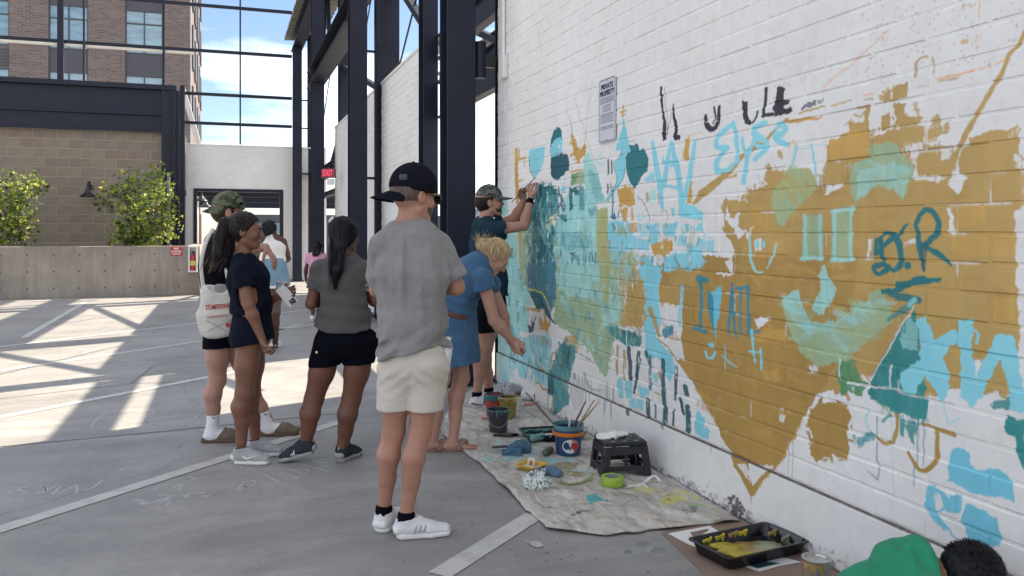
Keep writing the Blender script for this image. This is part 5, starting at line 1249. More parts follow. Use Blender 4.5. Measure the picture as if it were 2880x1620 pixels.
# ------------------------------------------------------------------ people
def skin(name, col):
	m, t, b = node_mat(name)
	v = coords(t, "Object")
	n1 = noise(t, v, 5, 5, .6); n2 = noise(t, v, 60, 4, .6); n3 = noise(t, v, 260, 3, .6)
	c = ramp(t, n1, [(.3, tuple(x * .86 for x in col)), (.7, (col[0] * 1.12, col[1] * 1.06, col[2] * 1.02))])
	c = mixc(t, .5, c, ramp(t, n2, [(.3, (.88, .84, .84)), (.7, (1.08, 1.06, 1.05))]), 'MULTIPLY')
	t.links.new(c, b.inputs["Base Color"]); b.inputs["Roughness"].default_value = .52; b.inputs["Specular IOR Level"].default_value = .4
	b.inputs["Subsurface Weight"].default_value = .06; b.inputs["Subsurface Radius"].default_value = (.01, .004, .002); b.inputs["Subsurface Scale"].default_value = .5
	bump(t, b, n3, .12, .001)
	return m
def fabric(name, col, var=.12, weave=420, fold=.5, rough=.9, stretch=(1, 1, .4), heather=0.0, sheen=None):
	dark = max(col) < .06
	sheen = (0.0 if dark else .08) if sheen is None else sheen
	m, t, b = node_mat(name)
	v = coords(t, "Object"); vf = coords(t, "Object", stretch)
	n1 = noise(t, v, 7, 5, .6); n2 = noise(t, v, weave, 2, .6); n3 = noise(t, vf, 17, 4, .55, .6); n4 = noise(t, vf, 45, 3, .6, .4)
	c = ramp(t, n1, [(.3, tuple(x * (1 - var) for x in col)), (.7, tuple(min(.9, x * (1 + var)) for x in col))])
	h = max(.12, heather)
	c = mixc(t, .9, c, ramp(t, n2, [(.3, (1 - h,) * 3), (.7, (1 + h,) * 3)]), 'MULTIPLY')
	t.links.new(c, b.inputs["Base Color"]); b.inputs["Roughness"].default_value = rough; b.inputs["Specular IOR Level"].default_value = .06 if dark else .2
	b.inputs["Sheen Weight"].default_value = sheen; b.inputs["Sheen Roughness"].default_value = .5
	bump(t, b, n3, fold, .012, bump(t, b, n4, fold * .6, .005, bump(t, b, n2, .12, .001)))
	return m
def hairmat(name, col, tip=None):
	m, t, b = node_mat(name)
	v = coords(t, "Object", (1, 1, .10))
	n1 = noise(t, v, 90, 5, .65, .3); n2 = noise(t, coords(t, "Object"), 9, 3, .5)
	c = ramp(t, n1, [(.3, tuple(x * .55 for x in col)), (.72, tip or tuple(x * 1.7 for x in col))])
	c = mixc(t, .5, c, ramp(t, n2, [(.3, (.8,) * 3), (.7, (1.15,) * 3)]), 'MULTIPLY')
	t.links.new(c, b.inputs["Base Color"]); b.inputs["Roughness"].default_value = .46; b.inputs["Specular IOR Level"].default_value = .22 if max(col) < .05 else .4
	bump(t, b, n1, .6, .004)
	return m
def camo(name, cols, scale=16):
	m, t, b = node_mat(name)
	v = coords(t, "Object"); n1 = noise(t, v, scale, 2, .5, .8); n2 = noise(t, coords(t, "Object", (1, 1, 1), (1, 2, .5)), scale * 1.2, 2, .5, .8)
	r1 = ramp(t, n1, [(.49, cols[0]), (.51, cols[1])]); r2 = ramp(t, n2, [(.56, (0, 0, 0)), (.58, (1, 1, 1))])
	t.links.new(mixc(t, r2, r1, cols[2]), b.inputs["Base Color"]); b.inputs["Roughness"].default_value = .9
	bump(t, b, noise(t, v, 400, 2), .2, .001)
	return m
SK_FAIR, SK_PINK, SK_TAN, SK_BROWN, SK_DARK = skin("fair_skin", (.40, .215, .155)), skin("rosy_skin", (.42, .235, .18)), skin("tan_skin", (.20, .097, .062)), skin("warm_brown_skin", (.155, .068, .043)), skin("deep_brown_skin", (.085, .042, .028))
GREY_TEE = fabric("heather_grey_jersey", (.235, .23, .23), .08, 300, .75, heather=.1)
CHAR_TEE = fabric("charcoal_grey_jersey", (.088, .083, .082), .1, 300, .4)
NAVY_TEE = fabric("dark_navy_jersey", (.008, .0095, .020), .15, 400, .4)
BLACK_FAB = fabric("black_jersey", (.0045, .005, .009), .15, 400, .35)
TEAL_TEE = fabric("dark_teal_jersey", (.018, .040, .058), .12, 400, .45)
STONE = fabric("stone_twill", (.56, .515, .455), .05, 500, .55, stretch=(1, 1, 1))
DENIM = fabric("washed_blue_denim", (.050, .112, .205), .15, 350, .45, heather=.22)
PALE_DENIM = fabric("pale_blue_denim", (.16, .27, .36), .12, 300, .5)
WHITE_FAB = fabric("white_cotton", (.74, .72, .69), .05, 400, .5)
PINK_FAB = fabric("pink_cotton", (.62, .30, .42), .06, 400, .4)
GREEN_FAB = fabric("kelly_green_jersey", (.022, .235, .125), .08, 400, .55, stretch=(1, 1, 1))
HAIR_BLACK, HAIR_DKBROWN, HAIR_BROWN = hairmat("black_hair", (.0035, .0035, .006)), hairmat("dark_brown_hair", (.008, .0055, .005), (.022, .014, .011)), hairmat("brown_hair", (.03, .018, .012))
HAIR_BLOND = hairmat("blond_hair", (.36, .235, .12), (.68, .50, .29))
HAIR_TIP = hairmat("lightened_hair_ends", (.12, .07, .04), (.22, .14, .08))
KNIT_WHITE, SOLE_WHITE = fabric("white_knit", (.66, .65, .68), .04, 260, .1), mat("white_rubber", (.72, .71, .69), .6, .06, 10)
KNIT_GREY, KNIT_DARK, SOLE_GREY = fabric("light_grey_knit", (.36, .36, .37), .06, 260, .1), fabric("slate_knit", (.035, .042, .052), .08, 260, .1), mat("grey_foam_sole", (.30, .295, .30), .6, .1, 10)
SUEDE, CORK, SOCK = fabric("taupe_suede", (.155, .115, .085), .15, 500, .1), mat("brown_footbed", (.12, .075, .05), .8, .2, 30), fabric("white_sock", (.70, .69, .72), .03, 200, .25)
EYE_W, EYE_D, LIP = mat("eye_white", (.42, .39, .37), .2, .02, 5, 0), mat("dark_iris", (.012, .008, .006), .15, .05, 5, 0), mat("lip", (.32, .12, .10), .5, .1, 20)
LENS = mat("dark_lens", (.01, .009, .008), .06, .05, 5, 0)
GOLD_RIM = mat("thin_gold_rim", (.5, .36, .16), .3, .1, 8, 0, metal=1.0)

NP = lambda *a: np.array(a, float)
def unit(v): v = np.array(v, float); return v / np.linalg.norm(v)
class Person:
	"""joints are metres in a frame turned with the view: x right, y away, z up; measured on the photo at the person's own distance"""
	def __init__(s, xD, d0, yaw, label, group=None, vox=.0065, size=1.0):
		s.d0, s.yaw, s.vox, s.k = d0, R(yaw), vox, size
		s.r0 = (xD * D2S - U0) / FPX * d0
		s.fw = NP(math.sin(s.yaw), math.cos(s.yaw), 0); s.rt = NP(math.cos(s.yaw), -math.sin(s.yaw), 0)
		s.loc = cam2w(s.r0, d0, 0); s.label = label; s.group = group
		s.J = {}
	def P(s, x, y, df=0.0):
		d = s.d0 + df
		return NP((x * D2S - U0) / FPX * d - s.r0, df, CAM_H - (y * D2S - V0) / FPX * d)
	def set(s, **kw):
		for k, v in kw.items(): s.J[k] = s.P(*v) if len(v) <= 3 else v
		return s
	def sdf(s, vox=None): return SDF(vox or s.vox)
	def begin(s, body, skin_m):
		o = sobj(body, "person", skin_m); o.location = s.loc; o.rotation_euler = (0, 0, -YAW)
		tag(o, s.label, "person", s.group); s.root = o
		return o
	def part(s, sdf, name, m, label=None):
		o = sobj(sdf, name, m, s.root)
		if label: o["label"] = label
		return o
	def world(s, p): return Vector(s.loc) + cam2w(p[0], p[1], p[2])
def head(b, hc, hf, k=1.0, nose=1.0, jaw=1.0):
	"""adds a head to field b: skull, jaw, nose, lips, ears; hf faces forward"""
	hf = unit(hf); side = unit(np.cross(hf, (0, 0, 1))); up = np.cross(side, hf)
	M = np.stack([side, hf, up])
	q = lambda x, y, z: hc + (side * x + hf * y + up * z) * k
	b.ell(q(0, -.012, .012), NP(.077, .097, .098) * k, M, .02)
	b.ell(q(0, .030, -.045), NP(.060 * jaw, .066, .078) * k, M, .03)
	b.ell(q(0, .070, -.102), NP(.026 * jaw, .022, .020) * k, M, .02)
	for sx in (-1, 1):
		b.ec(q(sx * .050 * jaw, .005, -.075), q(sx * .02, .068, -.108), .020 * k, .016 * k, None, .022)
		b.ell(q(sx * .040, .066, -.035), NP(.022, .020, .022) * k, M, .02)
		b.ell(q(sx * .078, -.006, -.018), NP(.010, .021, .031) * k, M, .006)
		b.ell(q(sx * .086, .0, -.016), NP(.006, .010, .017) * k, M, .004, sub=True)
		b.ell(q(sx * .030, .096, -.002), NP(.018, .010, .010) * k, M, .008, sub=True)
	b.ec(q(-.032, .080, .020), q(.032, .080, .020), .015 * k, .015 * k, None, .014)
	b.ec(q(0, .092, .004), q(0, .112 * nose, -.036), .008 * k, .012 * k, None, .009)
	for sx in (-1, 1): b.ell(q(sx * .010, .102, -.040), NP(.008, .010, .008) * k, M, .006)
	b.ec(q(-.016, .090, -.066), q(.016, .090, -.066), .0075 * k, .0075 * k, None, .006)
	b.ec(q(-.014, .089, -.079), q(.014, .089, -.079), .0085 * k, .0085 * k, None, .006)
	return q, M
def face_bits(p, q, M, k=1.0, brow=None, lips=True):
	for sx in (-1, 1):
		e = SDF(.0025, .01); e.ell(q(sx * .030, .086, -.002), NP(.011, .0075, .0048) * k, M); p.part(e, "eye", EYE_W)
		e = SDF(.002, .01); e.ell(q(sx * .0305, .0935, -.002), NP(.0058, .003, .0058) * k, M); p.part(e, "iris", EYE_D)
		if brow:
			e = SDF(.0025, .01); e.ec(q(sx * .014, .099, .016), q(sx * .048, .080, .020), .004 * k, .003 * k); p.part(e, "eyebrow", brow)
	if lips:
		e = SDF(.0025, .01); e.ec(q(-.018, .093, -.067), q(.018, .093, -.067), .005 * k, .005 * k); e.ec(q(-.015, .092, -.078), q(.015, .092, -.078), .006 * k, .006 * k, None, .001); p.part(e, "lips", LIP)
def hand(b, wr, d, n, side, k=1.0, curl=(.3, .45, .3), spread=.12, thumb=.5):
	"""palm and five fingers: d points along the hand, n out of the palm, side towards the thumb"""
	d, n = unit(d), unit(n); n = unit(n - d * d.dot(n)); x = unit(np.cross(d, n)) 
	if x.dot(np.array(side, float)) < 0: x = -x
	b.ec(wr, wr + d * .030 * k, (.026 * k, .019 * k), (.032 * k, .016 * k), x, .014)
	b.ec(wr + d * .030 * k, wr + d * .082 * k, (.033 * k, .0145 * k), (.039 * k, .0125 * k), x, .012)
	for i, (off, L) in enumerate(((.030, .92), (.010, 1.0), (-.011, .95), (-.030, .75))):
		p0 = wr + d * (.083 - abs(off) * .18) * k + x * off * k
		ang = 0.0; sp = off / .03 * spread
		dd = unit(d + x * sp * .5)
		for j, (ln, r0, r1) in enumerate(((.044, .0098, .0088), (.028, .0088, .0080), (.023, .0080, .0066))):
			ang += curl[j] * (1 + .12 * i)
			dr = dd * math.cos(ang) + n * math.sin(ang)
			p1 = p0 + dr * ln * L * k
			b.ec(p0, p1, r0 * k, r1 * k, None, .004); p0 = p1
	t0 = wr + d * .026 * k + x * .026 * k; td = unit(d * .75 + x * .75 + n * thumb)
	t1 = t0 + td * .040 * k; t2 = t1 + unit(d * .9 + x * .25 + n * (thumb + .2)) * .030 * k; t3 = t2 + unit(d + n * (thumb + .1)) * .024 * k
	b.ec(t0, t1, .0145 * k, .0115 * k, None, .012); b.ec(t1, t2, .0112 * k, .010 * k, None, .004); b.ec(t2, t3, .010 * k, .008 * k, None, .004)
def limb_arm(b, sh, el, wr, k=1.0, kk=.025):
	b.ec(sh, el, .050 * k, .040 * k, None, kk); m = el + (wr - el) * .28
	b.ec(el, m, .040 * k, .043 * k, None, .015); b.ec(m, wr, .043 * k, .026 * k, None, .02)
def limb_leg(b, hip, kn, an, fw, k=1.0, calf=1.0):
	b.ec(hip, hip + (kn - hip) * .55, .080 * k, .074 * k, None, .03); b.ec(hip + (kn - hip) * .5, kn, .075 * k, .054 * k, None, .02)
	b.ell(kn + fw * .010 * k, NP(.047, .047, .060) * k, None, .03)
	back = -np.array(fw); m = kn + (an - kn) * .30 + back * .018 * k
	b.ec(kn, m, .053 * k, .058 * k * calf, None, .02); b.ec(m, kn + (an - kn) * .62 + back * .006 * k, .058 * k * calf, .043 * k, None, .02); b.ec(kn + (an - kn) * .6, an, .043 * k, .034 * k, None, .02)
	b.ec(an, an + NP(0, 0, -.03 * k), .034 * k, .027 * k, None, .012)
def torso(b, rt, pts, kk=.04):
	"""pts: list of (centre, half width, half depth)"""
	for (c0, a0, d0), (c1, a1, d1) in zip(pts[:-1], pts[1:]): b.ec(c0, c1, (a0, d0), (a1, d1), rt, kk)
def foot_bare(b, an, td, k=1.0):
	g_ = an.copy(); g_[2] = 0.0; td = unit((td[0], td[1], 0)); x = NP(td[1], -td[0], 0)
	q = lambda f, s_, z: g_ + td * f * k + x * s_ * k + NP(0, 0, z * k)
	b.ec(q(-.035, 0, .036), q(-.03, 0, .032), .030 * k, .030 * k, None, .02); b.ec(q(-.02, 0, .045), q(.09, 0, .03), (.030 * k, .030 * k), (.040 * k, .018 * k), x, .025)
	b.ec(q(.09, 0, .028), q(.135, 0, .024), (.042 * k, .016 * k), (.043 * k, .012 * k), x, .02)
	for i, s_ in enumerate((-.032, -.015, .001, .017, .032)): b.ec(q(.135, s_, .023), q(.178 - .006 * i, s_ * 1.05, .020), .0125 * k if i == 0 else .010 * k, .009 * k, None, .005)
def shoe(p, an, td, L=.285, W=.05, upper=None, sole=None, lift=0.0, collar=.075, name="shoe", sole_h=.030, low=False, laces=None, stripes=None, yaw_tilt=None):
	"""trainer: knitted upper over a thick sole, heel under the ankle, toe along td; lift raises the heel"""
	td = unit((td[0], td[1], 0)); x = NP(td[1], -td[0], 0)
	g_ = NP(an[0], an[1], 0.0)
	def q(f, s_, z):
		zz_ = z + lift * max(0.0, (.16 - f) / .22)
		return g_ + td * f + x * s_ + NP(0, 0, zz_)
	h, t_ = -.055, L - .055
	u = SDF(.0045, .03)
	u.ec(q(h + .035, 0, .050), q(.02, 0, .055), (W * .70, .036), (W * .76, .046), x, .02)
	u.ec(q(.02, 0, .05), q(.11, 0, .044), (W * .76, .044), (W * .92, .033), x, .025); u.ec(q(.11, 0, .040), q(t_ - .045, 0, .032), (W * .94, .030), (W * .80, .024), x, .02)
	u.ec(q(-.012, 0, .06), q(-.004, 0, collar + .02), .043, .045, None, .02)
	u.ec(q(.03, 0, .085), q(.085, 0, .066), .020, .018, None, .02)
	u.ec(q(.005, 0, .085), q(.05, 0, .082), .030, .024, None, .02); u.plane(q(-.01, 0, collar + .020), unit(NP(0, 0, 1) - td * .10))
	u.ec(q(-.012, 0, collar - .01), q(-.012, 0, collar + .06), .037, .037, None, .004, sub=True)
	u.plane(q(0, 0, sole_h - .006) if not lift else q(0, 0, sole_h - .006), -unit(NP(0, 0, 1) - td * (-lift / .22)) )
	u.noise(.0012, 60, 3)
	o = p.part(u, name, upper)
	s_ = SDF(.0045, .03)
	s_.ec(q(h + .04, 0, sole_h * .5), q(.05, 0, sole_h * .5), (W * .80, sole_h), (W * .74, sole_h), x, .01); s_.ec(q(.05, 0, sole_h * .5), q(.12, 0, sole_h * .5), (W * .74, sole_h), (W * 1.0, sole_h * .8), x, .01)
	s_.ec(q(.12, 0, sole_h * .5), q(t_ - .042, 0, sole_h * .5), (W * 1.0, sole_h * .8), (W * .84, sole_h * .7), x, .01)
	up_n = unit(NP(0, 0, 1) + td * (lift / .22))
	s_.plane(q(0, 0, sole_h + .004), up_n); s_.plane(q(0, 0, .0015), -up_n)
	so = sobj(s_, "sole", sole, o)
	hp = SDF(.0045, .02); hp.ec(q(h + .012, -W*.35, .045), q(h + .012, W*.35, .045), .022, .022, None, .01); hp.ec(q(h + .014, 0, .045), q(h + .012, 0, .085), .016, .010, None, .01); sobj(hp, "heel_counter", sole, o)
	if laces:
		mb = MB()
		for i in range(5):
			f = .040 + i * .021; z = .098 - i * .0098
			mb.tube([q(f, -.020, z - .008), q(f + .005, 0, z + .004), q(f + .01, .020, z - .008)], .0028, 6)
		mb.build("laces", laces, o)
	if stripes:
		for i in range(3):
			for sg in (-1, 1):
				mb = MB(); f = .03 + i * .022
				mb.tube([q(f + .018, sg * W * .72, .066), q(f + .008, sg * (W * .86 + .003), .048), q(f, sg * (W * .90 + .003), .034)], .0045, 6); mb.build("stripe", stripes, o)
	return o
def cap(p, hc, hf, cm, brim_dir, k=1.0, drop=-.004, brim_m=None, tilt=0.0, brim_len=.075, lift=0.0, patch=None):
	"""baseball cap: crown, brim pointing brim_dir, button"""
	up = NP(0, 0, 1); bd = unit(brim_dir); sd = unit(np.cross(bd, up))
	M = np.stack([sd, bd, up])
	c = SDF(.0045, .03); cc = hc + up * (.020 + lift) * k
	c.ell(cc, NP(.089, .107, .105) * k, M, .01); c.plane(cc - up * drop * k, unit(-up + bd * tilt)); c.ell(cc - up * .01, NP(.080, .098, .096) * k, M, .003, sub=True)
	o = p.part(c, "cap", cm)
	b = MB(); n = 14; rows = []
	for i in range(n + 1):
		a = -1.15 + 2.3 * i / n
		rows.append([cc + (sd * math.sin(a) * .088 + bd * math.cos(a) * .103) * k - up * (drop - .004) * k, None])
		e = (sd * math.sin(a) * .080 + bd * (math.cos(a) * .104 + brim_len * (math.cos(a * 1.25)) ** .6 if abs(a * 1.25) < 1.5 else math.cos(a) * .104)) * k
		rows[-1][1] = cc + e - up * (.016 + drop + .022 * math.sin(a) ** 2 + tilt * .06) * k
	vs_ = []
	for th in (0.0, -.004):
		for a_, e_ in rows: vs_ += [a_ + up * th, e_ + up * th]
	m_ = 2 * (n + 1); fs = []
	for i in range(n): fs += [(2*i, 2*i+1, 2*i+3, 2*i+2), (m_+2*i+2, m_+2*i+3, m_+2*i+1, m_+2*i), (2*i+1, m_+2*i+1, m_+2*i+3, 2*i+3)]
	b.add(vs_, fs); b.build("brim", brim_m or cm, o, smooth=True)
	b = MB(); b.lathe([(.001, .006), (.006, .004), (.008, 0)], tuple(cc + up * .104 * k), 8); b.build("button", cm, o, smooth=True)
	return o, cc
def comb(p, q, name, m, target, n, r=.0016, k=(.088, .106, .104), front=.55, low=-.35, lift=1.02, dz=.012):
	"""fine locks combed over the skull from the hairline back to `target` (head-local direction)"""
	t = unit(target); mb = MB()
	while n > 0:
		v = unit((rng.gauss(0, 1), rng.gauss(.3, 1), rng.gauss(.2, .8)))
		if v[1] * .8 - v[2] * .5 > front or v[2] < low or v.dot(t) > .9: continue
		n -= 1; pts = []; a = rng.uniform(-.08, .08)
		for j in range(8):
			w = unit(v * (1 - j / 7) + t * (j / 7) + NP(a * math.sin(j * .45), 0, 0)); f = lift + rng.uniform(0, .025)
			pts.append(q(w[0] * k[0] * f, w[1] * k[1] * f - .016, w[2] * k[2] * f + dz))
		mb.tube(pts, [r * .6] + [r] * 6 + [r * .5], 4, cap=False)
	return tag(mb.build(name, m, p.root, smooth=True), kind='stuff')
def strands(p, name, m, roots, fn, n, r=.0011, seg=5):
	"""loose locks of hair as thin tapered tubes"""
	mb = MB()
	for i in range(n):
		pts = fn(i)
		mb.tube(pts, [r * (1 - .75 * j / (len(pts) - 1)) for j in range(len(pts))], 4, cap=False)
	return tag(mb.build(name, m, p.root, smooth=True), kind='stuff')
def tee(p, rt, pts, arms, hem, neck, ease=.012, sleeve=.62, kk=.04, wr=.006, vox=None, neck_r=.068, sl_r=.068, fold=None, hem_n=(0, 0, -1)):
	t = p.sdf(vox)
	torso(t, rt, [(c, a + ease, d + ease) for c, a, d in pts], kk)
	for sh, el in arms:
		e = sh + (el - sh) * sleeve
		t.ec(sh, e, .058 + ease * .5, sl_r, None, .035); t.plane  # sleeve
	t.plane(hem, hem_n)
	t.noise(wr * 1.5, 12, 2, (1, 1, .45)); t.noise(wr * .9, 27, 4, (1, 1, .5))
	t.warp(lambda P: wr * 2.2 * (vnoise3(np.stack([P[:, 0] * 14 + P[:, 2] * 9, P[:, 1] * 14, P[:, 2] * 24 - P[:, 0] * 10], 1), 7) - .75))
	if fold: t.warp(fold)
	for sh, el in arms:                                 # open, clean-ended sleeves
		d = unit(el - sh); e = sh + (el - sh) * sleeve
		t.ec(e - d * .015, e + d * .06, sl_r - .009, sl_r - .009, None, .003, sub=True)
		t.ops.append(('ec', e + d * .034, e + d * .09, (sl_r * 1.5,) * 2, (sl_r * 1.5,) * 2, np.cross(d, (.3, .5, .8)), .002, True, .45))
	t.ec(neck + NP(0, 0, .02), neck + NP(0, 0, .14), neck_r, neck_r * 1.15, None, .004, sub=True)
	return t
def body_common(p, s_, pts, arms, legs, neck, hc, hf, k=1.0, jaw=1.0, nose=1.0, neck_r=.056, lk=None, ak=None):
	torso(s_, p.rt, pts)
	for sh, el, wr in arms:
		limb_arm(s_, sh, el, wr, ak or k)
	for hip, kn, an in legs: limb_leg(s_, hip, kn, an, p.fw, lk or k)
	s_.ec(neck, hc + NP(0, 0, -.05), neck_r, neck_r * .95, None, .03)
	return head(s_, hc, hf, k, nose, jaw)

# --- man in grey tee, nearest, back turned, arms folded
def grey_man():
	p = Person(1025, 4.08, 28, "tall man in heather grey tee and pale shorts from behind, black cap backwards", vox=.0055)
	p.set(pel=(1040, 910), wai=(1040, 815), che=(1034, 690), top=(1032, 602), nec=(1036, 572), hd=(1040, 487), sa=(966, 612), sb=(1100, 617), ea=(950, 728, .12), eb=(1148, 722, .02), wa=(1085, 712, .27), wb=(1000, 722, .29),
		  ha=(1000, 925), hb=(1078, 925), ka=(990, 1085, .03), kb=(1056, 1088, -.01), aa=(966, 1275, .08), ab=(1022, 1290, -.02))
	J = p.J
	pts = [(J['pel'], .145, .110), (J['wai'], .150, .105), (J['che'], .172, .118), (J['top'], .150, .095)]
	b = p.sdf(); hf = unit((math.sin(R(48)), math.cos(R(48)), -.12))
	arms = [(J['sa'], J['ea'], J['wa']), (J['sb'], J['eb'], J['wb'])]; legs = [(J['ha'], J['ka'], J['aa']), (J['hb'], J['kb'], J['ab'])]
	q, M = body_common(p, b, pts, arms, legs, J['nec'], J['hd'], hf, 1.08, 1.05, neck_r=.062, lk=.96, ak=1.0)
	b.ec(J['nec'] + NP(-.07, 0, -.02), J['nec'] + NP(0, 0, .05), .03, .05, None, .04); b.ec(J['nec'] + NP(.07, 0, -.02), J['nec'] + NP(0, 0, .05), .03, .05, None, .04)
	hand(b, J['wa'], (1, .15, .1), (0, -.8, .3), (0, 0, 1), 1.0); hand(b, J['wb'], (-1, .2, -.1), (0, -.8, .2), (0, 0, 1), 1.0)
	p.begin(b, SK_FAIR)
	def fold(P):                                        # gathers hanging from the yoke and pull lines towards the hem
		z = P[:, 2]; x = P[:, 0]
		g_ = np.exp(-((z - 1.27) / .20) ** 2) * .034 * (vnoise3(P * (30, 18, 2.6) + NP(0, 0, 1) * np.sin(x * 9)[:, None], 3) - .5)
		a_ = NP(.80, 0, .60); b_ = NP(-.60, 0, .80); Rr = np.stack([P @ a_ * 7, P[:, 1] * 9, P @ b_ * 30], 1)
		d = np.exp(-((z - .93) / .15) ** 2) * .046 * (vnoise3(Rr, 6) - .5)
		g_ += .010 * (vnoise3(P * (9, 9, 4), 12) - .5) - .004
		return g_ + d
	t = tee(p, p.rt, [(J['pel'] + NP(-.006, 0, .0), .178, .140), (J['wai'] + NP(-.006, 0, 0), .160, .122), (J['che'], .190, .134), (J['top'], .155, .10)], [(J['sa'], J['ea']), (J['sb'], J['eb'])], p.P(1040, 880), J['nec'] + NP(0, 0, -.012), .008, .80, wr=.004, sl_r=.070, fold=fold, vox=.005, hem_n=unit((.16, 0, -1)))
	o = p.part(t, "tee_shirt", GREY_TEE)
	col = SDF(.004, .03); n0 = J['nec'] + NP(0, 0, .002)
	for i in range(20):
		a, c = 2*math.pi*i/20, 2*math.pi*(i+1)/20
		f = lambda a: n0 + NP(math.cos(a) * .074, math.sin(a) * .066, .010 - .012 * math.sin(a) * -1)
		col.ec(f(a), f(c), .0075, .0075, None, .002)
	sobj(col, "collar", GREY_TEE, o)
	s_ = p.sdf(.005)
	for h_, k_, x in ((J['ha'], J['ka'], -1), (J['hb'], J['kb'], 1)):
		e = h_ + (k_ - h_) * .70
		s_.ec(h_ + NP(.0, 0, -.01), e + NP(0, 0, -.05), .098, .091, None, .004)
	s_.ec(J['pel'] + NP(0, 0, .05), J['pel'] + NP(0, 0, .0), (.160, .118), (.176, .122), p.rt, .05)
	s_.plane(p.P(1040, 1029), (0, 0, -1)); s_.noise(.0035, 11, 8, (1, 1, .6)); s_.noise(.0025, 30, 9, (.7, .7, 1.2))
	s_.warp(lambda P: .0025 * np.exp(-((P[:, 2] - .79) / .07) ** 2) * np.sin((np.abs(P[:, 0] - .03) * 1.0 + P[:, 2] * 1.3) * 75))
	o = p.part(s_, "shorts", STONE)
	c = p.P(1124, 872, .0); bo = empty("water_bottle", p.world(c), -YAW, "clear water bottle with white cap poking from the grey shirt man's right pocket", "bottle"); bo.rotation_euler = (0, R(8), -YAW)
	mb = MB(); mb.lathe([(.028, -.14), (.030, -.13), (.030, 0), (.022, .018), (.013, .026), (.013, .034)], (0, 0, 0), 20); mb.build("bottle_wall", mat("clear_bottle_plastic", (.6, .63, .66), .1, .05, 5, 0), bo, smooth=True)
	mb = MB(); mb.lathe([(.0155, .030), (.0155, .046), (.013, .048)], (0, 0, 0), 16); mb.build("screw_cap", SOLE_WHITE, bo, smooth=True)
	shoe(p, J['aa'], (.30, .95), .29, .054, KNIT_WHITE, SOLE_WHITE, laces=KNIT_WHITE, sole_h=.034); shoe(p, J['ab'], (.96, .22), .29, .054, KNIT_WHITE, SOLE_WHITE, laces=KNIT_WHITE, sole_h=.034, stripes=KNIT_GREY)
	for a in (J['aa'], J['ab']):
		c = SDF(.004, .02); c.ec(NP(a[0], a[1], .075), NP(a[0], a[1], .104), .042, .043); p.part(c, "sock", BLACK_FAB)
	capm = fabric("black_twill", (.0085, .009, .016), .1, 500, .1)
	o, cc = cap(p, J['hd'] + NP(0, 0, .012), hf, capm, (-.86, -.38, 0), 1.13, tilt=.16, brim_len=.085, drop=.022)
	pt = SDF(.003, .02); a = unit((-.34, -.93, .18)); s1 = unit(np.cross(a, (0, 0, 1))); c0 = cc + a * NP(.108, .108, .108) + NP(0, 0, .020)
	pt.ec(c0 - s1 * .017, c0 + s1 * .017, (.0145, .005), (.0145, .005), (0, 0, 1), .002); sobj(pt, "patch", mat("grey_woven_patch", (.055, .055, .075), .8, .2, 40), o)
	h = SDF(.004, .03); h.ell(q(0, -.018, .004), NP(.080, .099, .098) * 1.08, M); h.plane(J['hd'] + NP(0, 0, .03), (0, 0, 1)); h.plane(q(0, .02, -.03), unit(hf * .9 - NP(0, 0, .6))); h.plane(q(0, 0, -.035), (0, 0, -1)); h.noise(.001, 90, 1)
	p.part(h, "hair", hairmat("cropped_fair_brown_hair", (.07, .042, .032), (.14, .085, .062)))
	bd = SDF(.004, .03); bd.ell(q(0, .034, -.055), NP(.064, .070, .078) * 1.08, M); bd.ell(q(0, .070, -.105), NP(.03, .028, .026) * 1.08, M); bd.plane(q(0, .0, -.045), (0, 0, 1)); bd.plane(q(0, .0, 0), -hf); bd.noise(.001, 120, 2)
	p.part(bd, "beard", hairmat("short_brown_beard", (.10, .06, .045)))
	gl = MB(); sd = M[0]
	for sx in (-1, 1):
		gl.tube([q(sx * .083, -.005, -.002), q(sx * .078, .06, .004), q(sx * .070, .098, .002)], .0028, 6)
	go = gl.build("sunglasses", GOLD_RIM, p.root)
	for sx in (-1, 1):
		le = SDF(.003, .02); le.ell(q(sx * .036, .112, -.008), NP(.032, .009, .025), M); sobj(le, "lens", LENS, go)
	return p
grey_man()

